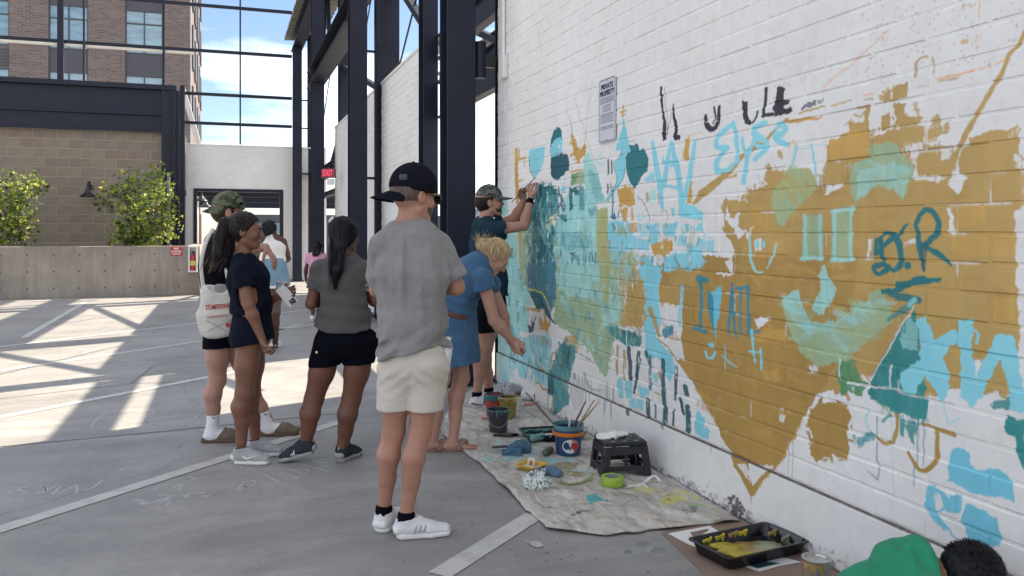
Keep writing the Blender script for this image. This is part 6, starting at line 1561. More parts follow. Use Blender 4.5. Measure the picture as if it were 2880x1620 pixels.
# --- woman with long black hair
def black_hair_woman():
	p = Person(865, 5.40, 12, "woman with long black ponytail, charcoal tee and black bike shorts, seen from behind", vox=.006)
	p.set(pel=(864, 858), wai=(866, 770), che=(862, 705), top=(862, 664), nec=(866, 640), hd=(868, 590), sa=(806, 676), sb=(918, 678), ea=(783, 764, .0), eb=(944, 758, .03), wa=(826, 742, .22), wb=(925, 744, .25),
		  ha=(831, 862), hb=(912, 862), ka=(790, 1002, .02), kb=(884, 1002, .02), aa=(768, 1122, .02), ab=(861, 1130, .03))
	J = p.J; b = p.sdf(); hf = unit((.38, .92, 0))
	pts = [(J['pel'], .160, .110), (J['wai'], .135, .095), (J['che'], .145, .102), (J['top'], .125, .08)]
	arms = [(J['sa'], J['ea'], J['wa']), (J['sb'], J['eb'], J['wb'])]; legs = [(J['ha'], J['ka'], J['aa']), (J['hb'], J['kb'], J['ab'])]
	q, M = body_common(p, b, pts, arms, legs, J['nec'], J['hd'], hf, .97, .95, neck_r=.047, lk=1.1, ak=.9)
	hand(b, J['wa'], (.9, .4, .2), (0, .3, -1), (0, 1, 0), .92); hand(b, J['wb'], (-.9, .3, .2), (0, .3, -1), (0, 1, 0), .92)
	p.begin(b, SK_BROWN)
	t = tee(p, p.rt, [(J['pel'] + NP(0, 0, .02), .190, .135), (J['wai'], .160, .112), (J['che'], .150, .108), (J['top'], .126, .080)], [(J['sa'], J['ea']), (J['sb'], J['eb'])], p.P(866, 843), J['nec'] + NP(0, 0, -.01), .008, .58, wr=.004, sl_r=.058, neck_r=.060, kk=.03, hem_n=unit((.30, 0, -1)))
	t.plane(p.P(866, 843), unit((-.30, 0, -1))); t.plane(p.P(866, 833), (0, 0, -1))
	t.ops.insert(-4, ('fn', lambda P: .004 * np.exp(-((P[:, 2] - .98) / .12) ** 2) * np.sin(P[:, 2] * 70 + 8 * P[:, 0])))
	p.part(t, "tee_shirt", CHAR_TEE)
	s_ = p.sdf()
	s_.ec(J['pel'] + NP(0, 0, .08), J['pel'] + NP(0, 0, .0), (.165, .12), (.195, .138), p.rt, .03)
	for h_, k_ in ((J['ha'], J['ka']), (J['hb'], J['kb'])): s_.ec(h_ + NP(0, 0, -.0), h_ + (k_ - h_) * .36, .106, .100, None, .012); s_.ec(h_ + (k_ - h_) * .35, h_ + (k_ - h_) * .7, .100, .078, None, .006)
	s_.plane(p.P(864, 917), unit((.06, 0, -1))); s_.noise(.002, 16, 3)
	o = p.part(s_, "bike_shorts", BLACK_FAB)
	mb = MB(); c = p.P(797, 886, -.105); mb.lathe([(.008, 0), (.008, .004)], (0, 0, 0), 10); e = mb.build("logo", SOLE_WHITE, o); e.location = c; e.rotation_euler = (R(90), 0, R(-25))
	shoe(p, J['aa'] + NP(.010, 0, 0), (-.97, -.12), .255, .046, KNIT_DARK, SOLE_GREY, lift=.05, sole_h=.032, collar=.08, laces=KNIT_DARK)
	shoe(p, J['ab'] + NP(.005, 0, 0), (.42, .9), .255, .046, KNIT_DARK, SOLE_GREY, sole_h=.032, collar=.08, laces=KNIT_DARK)
	# writing on the toe side
	me = text_mesh("HOKA", .045, SOLE_WHITE, .001, .062, .001); e = obj("shoe_lettering", me, p.root); c = J['aa'] + NP(-.085, -.052, 0); e.location = (c[0], c[1], .062); e.rotation_euler = (R(62), R(-8), R(-4))
	h = p.sdf(.005)
	h.ell(q(0, -.016, .016), NP(.088, .108, .106), M, .02); h.plane(q(0, .035, 0), unit(hf * 1.0 - NP(0, 0, .55)))
	top = q(0, -.088, .065)
	h.ec(q(0, -.06, .04), top, .05, .045, None, .03)
	c1, c2, c3 = p.P(852, 620, -.10), p.P(846, 680, -.125), p.P(843, 724, -.12)
	h.ec(top, c1, (.046, .036), (.054, .036), p.rt, .03); h.ec(c1, c2, (.054, .036), (.042, .03), p.rt, .02); h.ec(c2, c3, (.042, .03), (.010, .012), p.rt, .02)
	h.noise(.004, 60, 3, (1, 1, .12)); h.noise(.003, 140, 5, (1, 1, .08))
	p.part(h, "hair", HAIR_BLACK)
	comb(p, q, "combed_locks", HAIR_BLACK, (0, -.75, .6), 150, .0016)
	def lock(i):
		a = rng.uniform(-.05, .05); c = [top + NP(a * .6, rng.uniform(-.03, .01), -.03), c1 + NP(a * 1.15, rng.uniform(-.04, -.02), 0), c2 + NP(a * .95, rng.uniform(-.035, -.01), 0), c3 + NP(a * .7, rng.uniform(-.02, .02), rng.uniform(-.03, .06))]
		return c
	strands(p, "loose_locks", HAIR_BLACK, None, lock, 46, .0022)
	sc_ = SDF(.004, .02)
	for i in range(10):
		a, c = 2.2 + 2.4 * i / 10, 2.2 + 2.4 * (i + 1) / 10
		f = lambda a: top + NP(math.cos(a) * .042, -.012 - .01 * math.sin(a), .018 + math.sin(a) * .03 )
		sc_.ec(f(a), f(c), .009, .009, None, .004)
	sc_.noise(.003, 120, 2); p.part(sc_, "hair_tie", WHITE_FAB)
	return p
black_hair_woman()

# --- woman in navy with brown ponytail, facing right
def ponytail_woman():
	p = Person(620, 5.42, 80, "woman in dark navy crop tee and shorts in profile, brown ponytail, holding a phone", vox=.006)
	p.set(pel=(634, 838, .0), wai=(634, 770, .0), che=(624, 700, .0), top=(615, 662, .0), nec=(612, 640, 0), hd=(620, 578, 0), sa=(606, 678, -.165), sb=(628, 676, .165), ea=(626, 768, -.19), wa=(660, 856, -.17), eb=(652, 772, .16), wb=(706, 742, .06),
		  ha=(628, 845, -.085), hb=(640, 845, .085), ka=(614, 985, -.085), kb=(632, 985, .09), aa=(607, 1112, -.06), ab=(642, 1092, .14))
	J = p.J; b = p.sdf(); hf = unit((.985, .06, -.06))
	pts = [(J['pel'], .165, .130), (J['wai'], .128, .105), (J['che'], .140, .118), (J['top'], .125, .082)]
	arms = [(J['sa'], J['ea'], J['wa']), (J['sb'], J['eb'], J['wb'])]; legs = [(J['ha'], J['ka'], J['aa']), (J['hb'], J['kb'], J['ab'])]
	q, M = body_common(p, b, pts, arms, legs, J['nec'], J['hd'], hf, .97, .93, neck_r=.045, ak=.86, lk=.98)
	hand(b, J['wa'], (.25, 0, -1), (.9, .4, .2), (.8, -.3, 0), .92, curl=(.9, 1.1, .8)); hand(b, J['wb'], (.9, -.15, .25), (.1, -.9, .1), (0, 0, 1), .92, curl=(.35, .6, .4), thumb=.6)
	b.plane  # noqa
	p.begin(b, SK_TAN); face_bits(p, q, M, .97, HAIR_DKBROWN)
	t = tee(p, p.rt, [(J['pel'] + NP(-.02, 0, .07), .150, .122), (J['wai'] + NP(-.004, 0, 0), .146, .112), (J['che'], .146, .118), (J['top'], .122, .072)], [(J['sa'], J['ea']), (J['sb'], J['eb'])], p.P(634, 786), J['nec'] + NP(0, 0, -.01), .008, .50, wr=.004, sl_r=.060, neck_r=.058)
	p.part(t, "crop_tee", NAVY_TEE)
	s_ = p.sdf()
	s_.ec(J['pel'] + NP(0, 0, .13), J['pel'] + NP(0, 0, -.02), (.140, .118), (.178, .142), p.rt, .03)
	for h_, k_ in ((J['ha'], J['ka']), (J['hb'], J['kb'])): s_.ec(h_, h_ + (k_ - h_) * .42, .104, .106, None, .03)
	s_.plane(p.P(634, 862), unit((.18, 0, -1))); s_.noise(.005, 14, 3, (1, 1, .5))
	p.part(s_, "running_shorts", NAVY_TEE)
	for a, dr in ((J['aa'], (1, -.05)), (J['ab'], (1, .0))): shoe(p, a, dr, .262, .046, KNIT_GREY, SOLE_WHITE, sole_h=.03, collar=.082, laces=KNIT_WHITE)
	mb = MB(); c = J['aa'] + NP(0, -.058, 0); mb.tube([(c[0] + .02, c[1] + .01, .060), (c[0] + .05, c[1] + .004, .046), (c[0] + .08, c[1] + .004, .050), (c[0] + .115, c[1] + .012, .066)], [.004, .007, .005, .001], 6); mb.build("shoe_mark", SOLE_WHITE, p.root)
	h = p.sdf(.005); h.ell(q(0, -.018, .016), NP(.086, .106, .105), M, .02); h.plane(q(0, .050, .03), unit(hf * 1.0 - NP(0, 0, .75))); h.plane(q(0, -.03, -.085), (0, 0, -1))
	tie = q(0, -.108, .030); c1, c2, c3, c4 = p.P(566, 560, -.01), p.P(556, 600, -.02), p.P(548, 640, -.03), p.P(541, 668, -.03)
	h.ec(q(0, -.07, .02), tie, .05, .03, None, .03); h.ec(tie, c1, .028, .034, None, .01); h.ec(c1, c2, .036, .046, None, .02); h.ec(c2, c3, .046, .036, None, .02); h.ec(c3, c4, .034, .012, None, .02)
	h.noise(.003, 50, 3, (1, 1, .10)); h.noise(.002, 130, 5, (1, 1, .06)); p.part(h, "hair", HAIR_DKBROWN)
	comb(p, q, "combed_locks", HAIR_DKBROWN, (0, -.96, .25), 170, .0017, front=.42, low=-.5)
	def lock(i):
		x, y = rng.gauss(0, .026), rng.gauss(0, .03); k_ = rng.uniform(-.03, .05)
		return [c1 + NP(x * .4, y * .5, .02), c2 + NP(x * 1.2, y, 0), c3 + NP(x * 1.4, y * 1.1, 0), c4 + NP(x * 1.3 - .008, y, -.02 + k_)]
	strands(p, "ponytail_locks", HAIR_DKBROWN, None, lock, 60, .0024)
	strands(p, "lightened_ends", HAIR_TIP, None, lambda i: (lambda l: [l[2] * .45 + l[3] * .55, l[2] * .2 + l[3] * .8 + NP(-.006, 0, 0), l[3] + NP(-.02, 0, -.012)])(lock(i)), 26, .0026)
	sc_ = SDF(.004, .02); sc_.ec(tie + NP(.006, -.018, .022), tie + NP(-.006, -.03, -.024), .011, .010, None, .004); sc_.noise(.003, 90, 2); p.part(sc_, "hair_tie", WHITE_FAB)
	e = SDF(.003, .02); e.ell(q(-.086, -.012, -.055), NP(.005, .009, .009), M); p.part(e, "earring", SOLE_WHITE)
	# phone and clear cup are things of their own, held in the far hand
	w = p.world
	ph = p.P(722, 745, .03); hp = empty("mobile_phone", p.world(ph), -YAW, "white mobile phone with three camera lenses held by the navy ponytail woman", "phone")
	mb = MB(); mb.box((-.036, -.004, -.073), (.036, .004, .073)); o = mb.build("phone_case", mat("pearl_white_case", (.68, .67, .68), .3, .04), hp, bevel=.003, seg=2)
	mb = MB(); mb.box((-.028, -.0065, .030), (.012, -.0041, .068)); mb.build("camera_bump", mat("grey_glass", (.2, .2, .22), .15, .1), hp, bevel=.001)
	for i, (x, z) in enumerate(((-.018, .058), (-.018, .040), (.002, .049))):
		mb = MB(); mb.lathe([(.0075, 0), (.0075, .003)], (0, 0, 0), 14); e = mb.build("camera_lens", LENS, hp); e.location = (x, -.0066, z); e.rotation_euler = (R(90), 0, 0)
	hp.rotation_euler = (R(-8), R(142), -YAW)
	cupm = mat("clear_plastic", (.85, .87, .9), .08, .02, 5, 0); cupm.node_tree.nodes["Principled BSDF"].inputs["Transmission Weight"].default_value = .75
	cp = p.P(703, 752, .12); co = empty("plastic_cup", p.world(cp), -YAW, "clear plastic cup tilted in the hand behind the white phone", "cup")
	mb = MB(); n_ = [(.030, 0), (.043, .105), (.046, .108), (.046, .114), (.0445, .114), (.041, .104), (.029, .003)]; mb.lathe(n_, (0, 0, 0), 24, True, False); mb.build("cup_wall", cupm, co, smooth=True)
	mb = MB(); mb.lathe([(.030, .004), (.036, .05), (.036, .0505)], (0, 0, 0), 20); mb.build("ice_drink", mat("milky_ice", (.55, .55, .57), .3, .2, 40), co, smooth=True)
	co.rotation_euler = (R(6), R(14), -YAW)
	return p
ponytail_woman()

# --- man with camouflage cap, behind
def cap_man():
	p = Person(575, 6.0, 58, "man in black tee with green camouflage cap backwards, white socks and brown clogs", vox=.0065)
	p.set(pel=(566, 832, .02), wai=(562, 760, .02), che=(556, 670, .02), top=(556, 612, .02), nec=(562, 588, .03), hd=(574, 530, .04), sa=(528, 622, -.13), sb=(582, 614, .16), ea=(618, 628, -.02), wa=(668, 622, -.08), eb=(600, 690, .30), wb=(636, 680, .32),
		  ha=(548, 846, -.06), hb=(590, 846, .08), ka=(546, 955, -.06), kb=(624, 958, .04), aa=(533, 1078, -.08), ab=(678, 1064, .11))
	J = p.J; J['sa2'] = p.P(548, 612, -.10); b = p.sdf(); hf = unit((.90, .42, -.1))
	pts = [(J['pel'], .165, .115), (J['wai'], .155, .108), (J['che'], .175, .118), (J['top'], .15, .09)]
	arms = [(J['sa2'], J['ea'], J['wa']), (J['sb'], J['eb'], J['wb'])]; legs = [(J['ha'], J['ka'], J['aa']), (J['hb'], J['kb'], J['ab'])]
	q, M = body_common(p, b, pts, arms, legs, J['nec'], J['hd'], hf, 1.05, 1.02, neck_r=.058)
	hand(b, J['wa'], (.62, -.1, -.78), (-.7, .1, -.6), (.1, -1, 0), 1.05, curl=(.22, .3, .2), spread=.2, thumb=.7); hand(b, J['wb'], (.9, 0, -.3), (0, 0, -1), (0, -1, 0), 1.0)
	p.begin(b, SK_PINK); face_bits(p, q, M, 1.05, None)
	t = tee(p, p.rt, [(J['pel'] + NP(0, 0, .0), .172, .125), (J['wai'], .168, .122), (J['che'], .184, .128), (J['top'], .152, .095)], [(J['sa2'], J['ea']), (J['sb'], J['eb'])], p.P(566, 836), J['nec'] + NP(0, 0, -.01), .012, .58, wr=.005, sl_r=.076)
	p.part(t, "tee_shirt", BLACK_FAB)
	s_ = p.sdf(); s_.ec(J['pel'] + NP(0, 0, .06), J['pel'] + NP(0, 0, -.02), (.168, .12), (.172, .13), p.rt, .03)
	for h_, k_ in ((J['ha'], J['ka']), (J['hb'], J['kb'])): s_.ec(h_, h_ + (k_ - h_) * .5, .098, .100, None, .03)
	s_.plane(p.P(566, 872), (0, 0, -1)); s_.noise(.006, 13, 3, (1, 1, .5)); p.part(s_, "shorts", BLACK_FAB)
	for a, dr, top in ((J['aa'], (.96, .12), 1038), (J['ab'], (.97, .05), 1030)):
		kn = J['ka'] if a is J['aa'] else J['kb']; d = unit(kn - a)
		sk = p.sdf(.005); sk.ec(NP(a[0], a[1], .05) , a + d * .115, .045, .044, None, .01); sk.ec(NP(a[0] - .02 * dr[0], a[1], .045), NP(a[0] + .08 * dr[0], a[1] + .08 * dr[1], .045), .040, .040, None, .03); sk.plane(a + d * .115, d); sk.noise(.002, 40, 3, (.4, .4, 1)); so = p.part(sk, "sock", SOCK)
		m_ = MB(); c = a + d * .085 + NP(.018, -.045, 0); m_.tube([c + NP(-.016, .002, .010), c + NP(.0, -.001, -.004), c + NP(.026, .004, .006)], [.0008, .0034, .0006], 6); m_.build("sock_mark", EYE_D, so)
		g_ = NP(a[0], a[1], 0); td = unit((dr[0], dr[1], 0)); x = NP(td[1], -td[0], 0)
		cl = p.sdf(.0045); cl.ec(g_ + td * .03 + NP(0, 0, .045), g_ + td * .12 + NP(0, 0, .048), (.045, .03), (.055, .042), x, .03); cl.ec(g_ + td * .12 + NP(0, 0, .045), g_ + td * .195 + NP(0, 0, .035), (.056, .040), (.045, .028), x, .02)
		cl.ec(g_ + td * .035 + NP(0, 0, .10), g_ + td * .075 + NP(0, 0, .085), .035, .02, None, .02); cl.plane(g_ + td * .055, -unit(td * .75 + NP(0, 0, -.66)) ) if False else None
		cl.plane(g_ + td * .06 + NP(0, 0, .06), unit(-td * .8 + NP(0, 0, .6))); cl.plane(NP(0, 0, .026), (0, 0, -1)); co = p.part(cl, "clog", SUEDE)
		so_ = p.sdf(.0045); so_.ec(g_ + td * -.045 + NP(0, 0, .015), g_ + td * .08 + NP(0, 0, .015), (.041, .03), (.047, .03), x, .01); so_.ec(g_ + td * .08 + NP(0, 0, .015), g_ + td * .185 + NP(0, 0, .015), (.052, .03), (.048, .03), x, .01); so_.plane(NP(0, 0, .031), (0, 0, 1)); so_.plane(NP(0, 0, .001), (0, 0, -1)); sobj(so_, "sole", CORK, co)
		m_ = MB(); c = g_ + td * .095 + NP(0, 0, .095); m_.tube([c + x * .05 + NP(0, 0, -.03), c, c - x * .05 + NP(0, 0, -.03)], .008, 6); m_.build("strap", SUEDE, co)
	cm = camo("woodland_camouflage", ((.045, .060, .030), (.115, .12, .075), (.022, .030, .020)), 13)
	o, cc = cap(p, J['hd'] + NP(0, 0, .008), hf, cm, (-.85, -.45, 0), 1.10, tilt=.16, brim_len=.06, drop=.006)
	bk = SDF(.004, .03); bk.ell(cc + NP(0, 0, .012), NP(.097, .113, .10) * 1.02, M); bk.plane(cc + NP(0, 0, .030), (0, 0, 1)); bk.plane(cc + NP(0, 0, .012), (0, 0, -1)); bk.plane(q(0, .055, 0), -hf); sobj(bk, "strap", BLACK_FAB, o)
	h = SDF(.005, .03); h.ell(q(0, -.02, .002), NP(.082, .10, .10) * 1.05, M); h.plane(J['hd'] + NP(0, 0, .03), (0, 0, 1)); h.plane(q(0, .0, -.05), unit(hf * .8 - NP(0, 0, .7))); p.part(h, "hair", HAIR_BROWN)
	gl = MB(); gl.tube([q(-.083, .0, .0), q(-.078, .07, .004), q(-.06, .105, .002)], .003, 6); gl.tube([q(.083, .0, .0), q(.078, .07, .004), q(.06, .105, .002)], .003, 6); go = gl.build("sunglasses", EYE_D, p.root)
	for sx in (-1, 1):
		le = SDF(.003, .02); le.ell(q(sx * .034, .114, -.006), NP(.031, .008, .022), M); sobj(le, "lens", LENS, go)
	# tote bag over his shoulder
	canvas = fabric("natural_canvas", (.60, .575, .53), .07, 300, .6, stretch=(1, 1, 1)); redp = mat("red_print", (.42, .02, .03), .8, .15, 30, .0)
	w = p.world
	c = p.P(545, 790, -.27); to = empty("tote_bag", w(c), -YAW, "natural canvas tote bag with red lettering hanging from the capped man's shoulder", "bag")
	L = lambda x, y, df=0: p.P(x, y, -.27 + df) - c
	g_ = SDF(.006, .05)
	g_.ec(L(546, 724), L(544, 790), (.105, .030), (.128, .05), (1, 0, 0), .03); g_.ec(L(544, 790), L(546, 835), (.130, .052), (.112, .045), (1, 0, 0), .03)
	g_.ell(L(548, 715, -.02), NP(.075, .03, .06), None, .01, sub=True); g_.noise(.010, 9, 4); g_.noise(.004, 26, 6)
	o = sobj(g_, "bag_body", canvas, to)
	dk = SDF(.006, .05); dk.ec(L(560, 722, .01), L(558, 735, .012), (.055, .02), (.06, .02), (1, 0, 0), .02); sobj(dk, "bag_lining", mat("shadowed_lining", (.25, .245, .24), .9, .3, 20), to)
	mb = MB()
	st = [L(534, 576, .13), L(517, 610, .06), L(505, 660, .0), L(508, 705, .0), L(514, 735, .0)]
	for dx in (0, .006): mb.tube(curve([s + NP(dx, 0, 0) for s in st], 4), .011, 6)
	mb.tube(curve([L(536, 578, .16), L(560, 640, .16), L(575, 720, .05)], 4), .010, 6); mb.build("shoulder_strap", canvas, to, smooth=True)
	for txt, sz, wd, x, y, rz in (("STUMPTOWN", .045, .165, 548, 772, -4), ("COFFEE ROASTERS", .02, .15, 548, 796, -6)):
		me = text_mesh(txt, sz, redp, .0012, wd, .0012 if sz > .03 else .0); 
		e = obj("printed_lettering", me, to); e.location = L(x, y, -.067 if sz > .03 else -.070); e.rotation_euler = (R(90), R(rz), 0)
	mb = MB(); mb.box((-.014, 0, -.012), (.014, .003, .012)); e = mb.build("red_tab", redp, to); e.location = L(573, 818, -.05); e.rotation_euler = (0, R(12), 0)
	for a_, b_ in (((512, 838), (580, 806)), ((520, 806), (585, 842))):
		mb = MB(); mb.tube([L(a_[0], a_[1], -.062), L((a_[0]+b_[0])/2, (a_[1]+b_[1])/2, -.069), L(b_[0], b_[1], -.056)], .0018, 5); mb.build("printed_line", mat("grey_print", (.22, .2, .2), .9, .1), to)
	return p
cap_man()

# --- painter at the wall
def painter():
	p = Person(1220, 7.15, 78, "man painting the wall with raised arms, dark teal tee, black shorts and grey camouflage cap", vox=.007)
	p.set(pel=(1236, 772), wai=(1232, 705), che=(1226, 625), top=(1218, 572), nec=(1222, 550), hd=(1230, 506, .02), sa=(1218, 582, -.17), sb=(1240, 574, .16), ea=(1318, 568, -.10), wa=(1336, 500, -.02), eb=(1296, 548, .16), wb=(1318, 505, .13),
		  ha=(1228, 785, -.08), hb=(1240, 785, .08), ka=(1218, 872, -.09), kb=(1222, 872, .08), aa=(1200, 985, -.1), ab=(1230, 982, .1))
	J = p.J; b = p.sdf(); hf = unit((.96, .15, .10))
	pts = [(J['pel'], .165, .115), (J['wai'], .155, .110), (J['che'], .175, .120), (J['top'], .15, .09)]
	arms = [(J['sa'], J['ea'], J['wa']), (J['sb'], J['eb'], J['wb'])]; legs = [(J['ha'], J['ka'], J['aa']), (J['hb'], J['kb'], J['ab'])]
	q, M = body_common(p, b, pts, arms, legs, J['nec'], J['hd'], hf, 1.06, 1.0, neck_r=.056)
	hand(b, J['wa'], (-.12, 0, 1), (.6, .5, .1), (-.5, -.6, .2), 1.05, curl=(.5, .8, .5)); hand(b, J['wb'], (-.15, -.05, 1), (.4, -.8, 0), (-.7, 0, .2), 1.0, curl=(.7, 1.0, .7))
	p.begin(b, SK_FAIR); face_bits(p, q, M, 1.06, HAIR_DKBROWN)
	t = tee(p, p.rt, [(J['pel'] + NP(0, 0, .01), .168, .128), (J['wai'], .166, .128), (J['che'], .182, .130), (J['top'], .152, .095)], [(J['sa'], J['ea']), (J['sb'], J['eb'])], p.P(1232, 742), J['nec'] + NP(0, 0, -.01), .012, .55, wr=.006, sl_r=.080)
	p.part(t, "tee_shirt", TEAL_TEE)
	s_ = p.sdf(); s_.ec(J['pel'] + NP(0, 0, .10), J['pel'] + NP(0, 0, -.02), (.162, .12), (.172, .14), p.rt, .03)
	for h_, k_ in ((J['ha'], J['ka']), (J['hb'], J['kb'])): s_.ec(h_, h_ + (k_ - h_) * .62, .102, .10, None, .03)
	s_.plane(p.P(1232, 832), (0, 0, -1)); s_.noise(.006, 13, 3, (1, 1, .5)); p.part(s_, "shorts", BLACK_FAB)
	for a in (J['aa'], J['ab']):
		shoe(p, a, (.99, -.05), .30, .052, KNIT_WHITE, SOLE_WHITE, sole_h=.034, collar=.085, laces=KNIT_WHITE)
		c = SDF(.005, .02); c.ec(NP(a[0], a[1], .07), NP(a[0], a[1], .125), .043, .042); p.part(c, "sock", BLACK_FAB)
	a = J['aa']
	for txt, dx, wd in (("N", .085, .055),):
		me = text_mesh(txt, .06, EYE_D, .001, wd, .002); e = obj("shoe_lettering", me, p.root); e.location = (a[0] + dx, a[1] - .056, .062); e.rotation_euler = (R(78), 0, 0)
	mb = MB(); mb.tube([(a[0] - .05, a[1] - .048, .055), (a[0] - .01, a[1] - .05, .042), (a[0] + .05, a[1] - .054, .037)], .005, 6); mb.build("shoe_stripe", EYE_D, p.root)
	cm = camo("grey_camouflage", ((.045, .045, .042), (.13, .13, .12), (.02, .02, .022)), 26)
	cap(p, J['hd'] + NP(0, 0, .010), hf, cm, (.99, .05, 0), 1.09, tilt=-.12, brim_len=.085)
	h = SDF(.005, .03); h.ell(q(0, -.02, .002), NP(.083, .102, .10) * 1.06, M); h.plane(J['hd'] + NP(0, 0, .03), (0, 0, 1)); h.plane(q(0, .005, -.03), unit(hf * .9 - NP(0, 0, .45))); h.noise(.002, 80, 2); p.part(h, "hair", HAIR_DKBROWN)
	bd = SDF(.004, .03); bd.ell(q(0, .033, -.055), NP(.062, .068, .078) * 1.06, M); bd.ell(q(0, .071, -.103), NP(.030, .026, .026) * 1.06, M); bd.plane(q(0, 0, -.060), (0, 0, 1)); bd.plane(q(0, .02, 0), -hf); p.part(bd, "beard", hairmat("short_dark_beard", (.05, .03, .022)))
	ms = SDF(.003, .02); ms.ec(q(-.022, .096, -.056), q(.022, .096, -.056), .007, .007); p.part(ms, "moustache", HAIR_DKBROWN)
	wb_ = SDF(.004, .02); d = unit(J['ea'] - J['wa']); wb_.ec(J['wa'] + d * .02, J['wa'] + d * .036, .034, .035); wb_.ec; wo = p.part(wb_, "wristband", BLACK_FAB)
	bc = SDF(.004, .02); bc.ec(J['wa'] + d * .028 + NP(.028, -.012, 0), J['wa'] + d * .028 + NP(.030, -.012, .006), .012, .012); sobj(bc, "watch_face", SOLE_WHITE, wo)
	A, B = p.P(1288, 508, -.02), p.P(1347, 446, .0)
	br = empty("paint_brush", p.world(A), -YAW, "thin long paint brush held by the man painting the wall", "brush")
	mb = MB(); e = B - A; mb.tube([(0, 0, 0), tuple(e * .45), tuple(e * .86)], [.003, .0055, .0045], 8); mb.build("handle", mat("dark_wood_handle", (.10, .04, .03), .4, .2), br)
	mb = MB(); mb.tube([tuple(e * .86), tuple(e * .93)], .005, 8); mb.build("ferrule", GOLD_RIM, br)
	mb = MB(); mb.tube([tuple(e * .93), tuple(e * .97), tuple(e * 1.0)], [.005, .006, .001], 8); mb.build("bristles", mat("teal_wet_bristle", (.02, .10, .11), .4, .2), br)
painter()

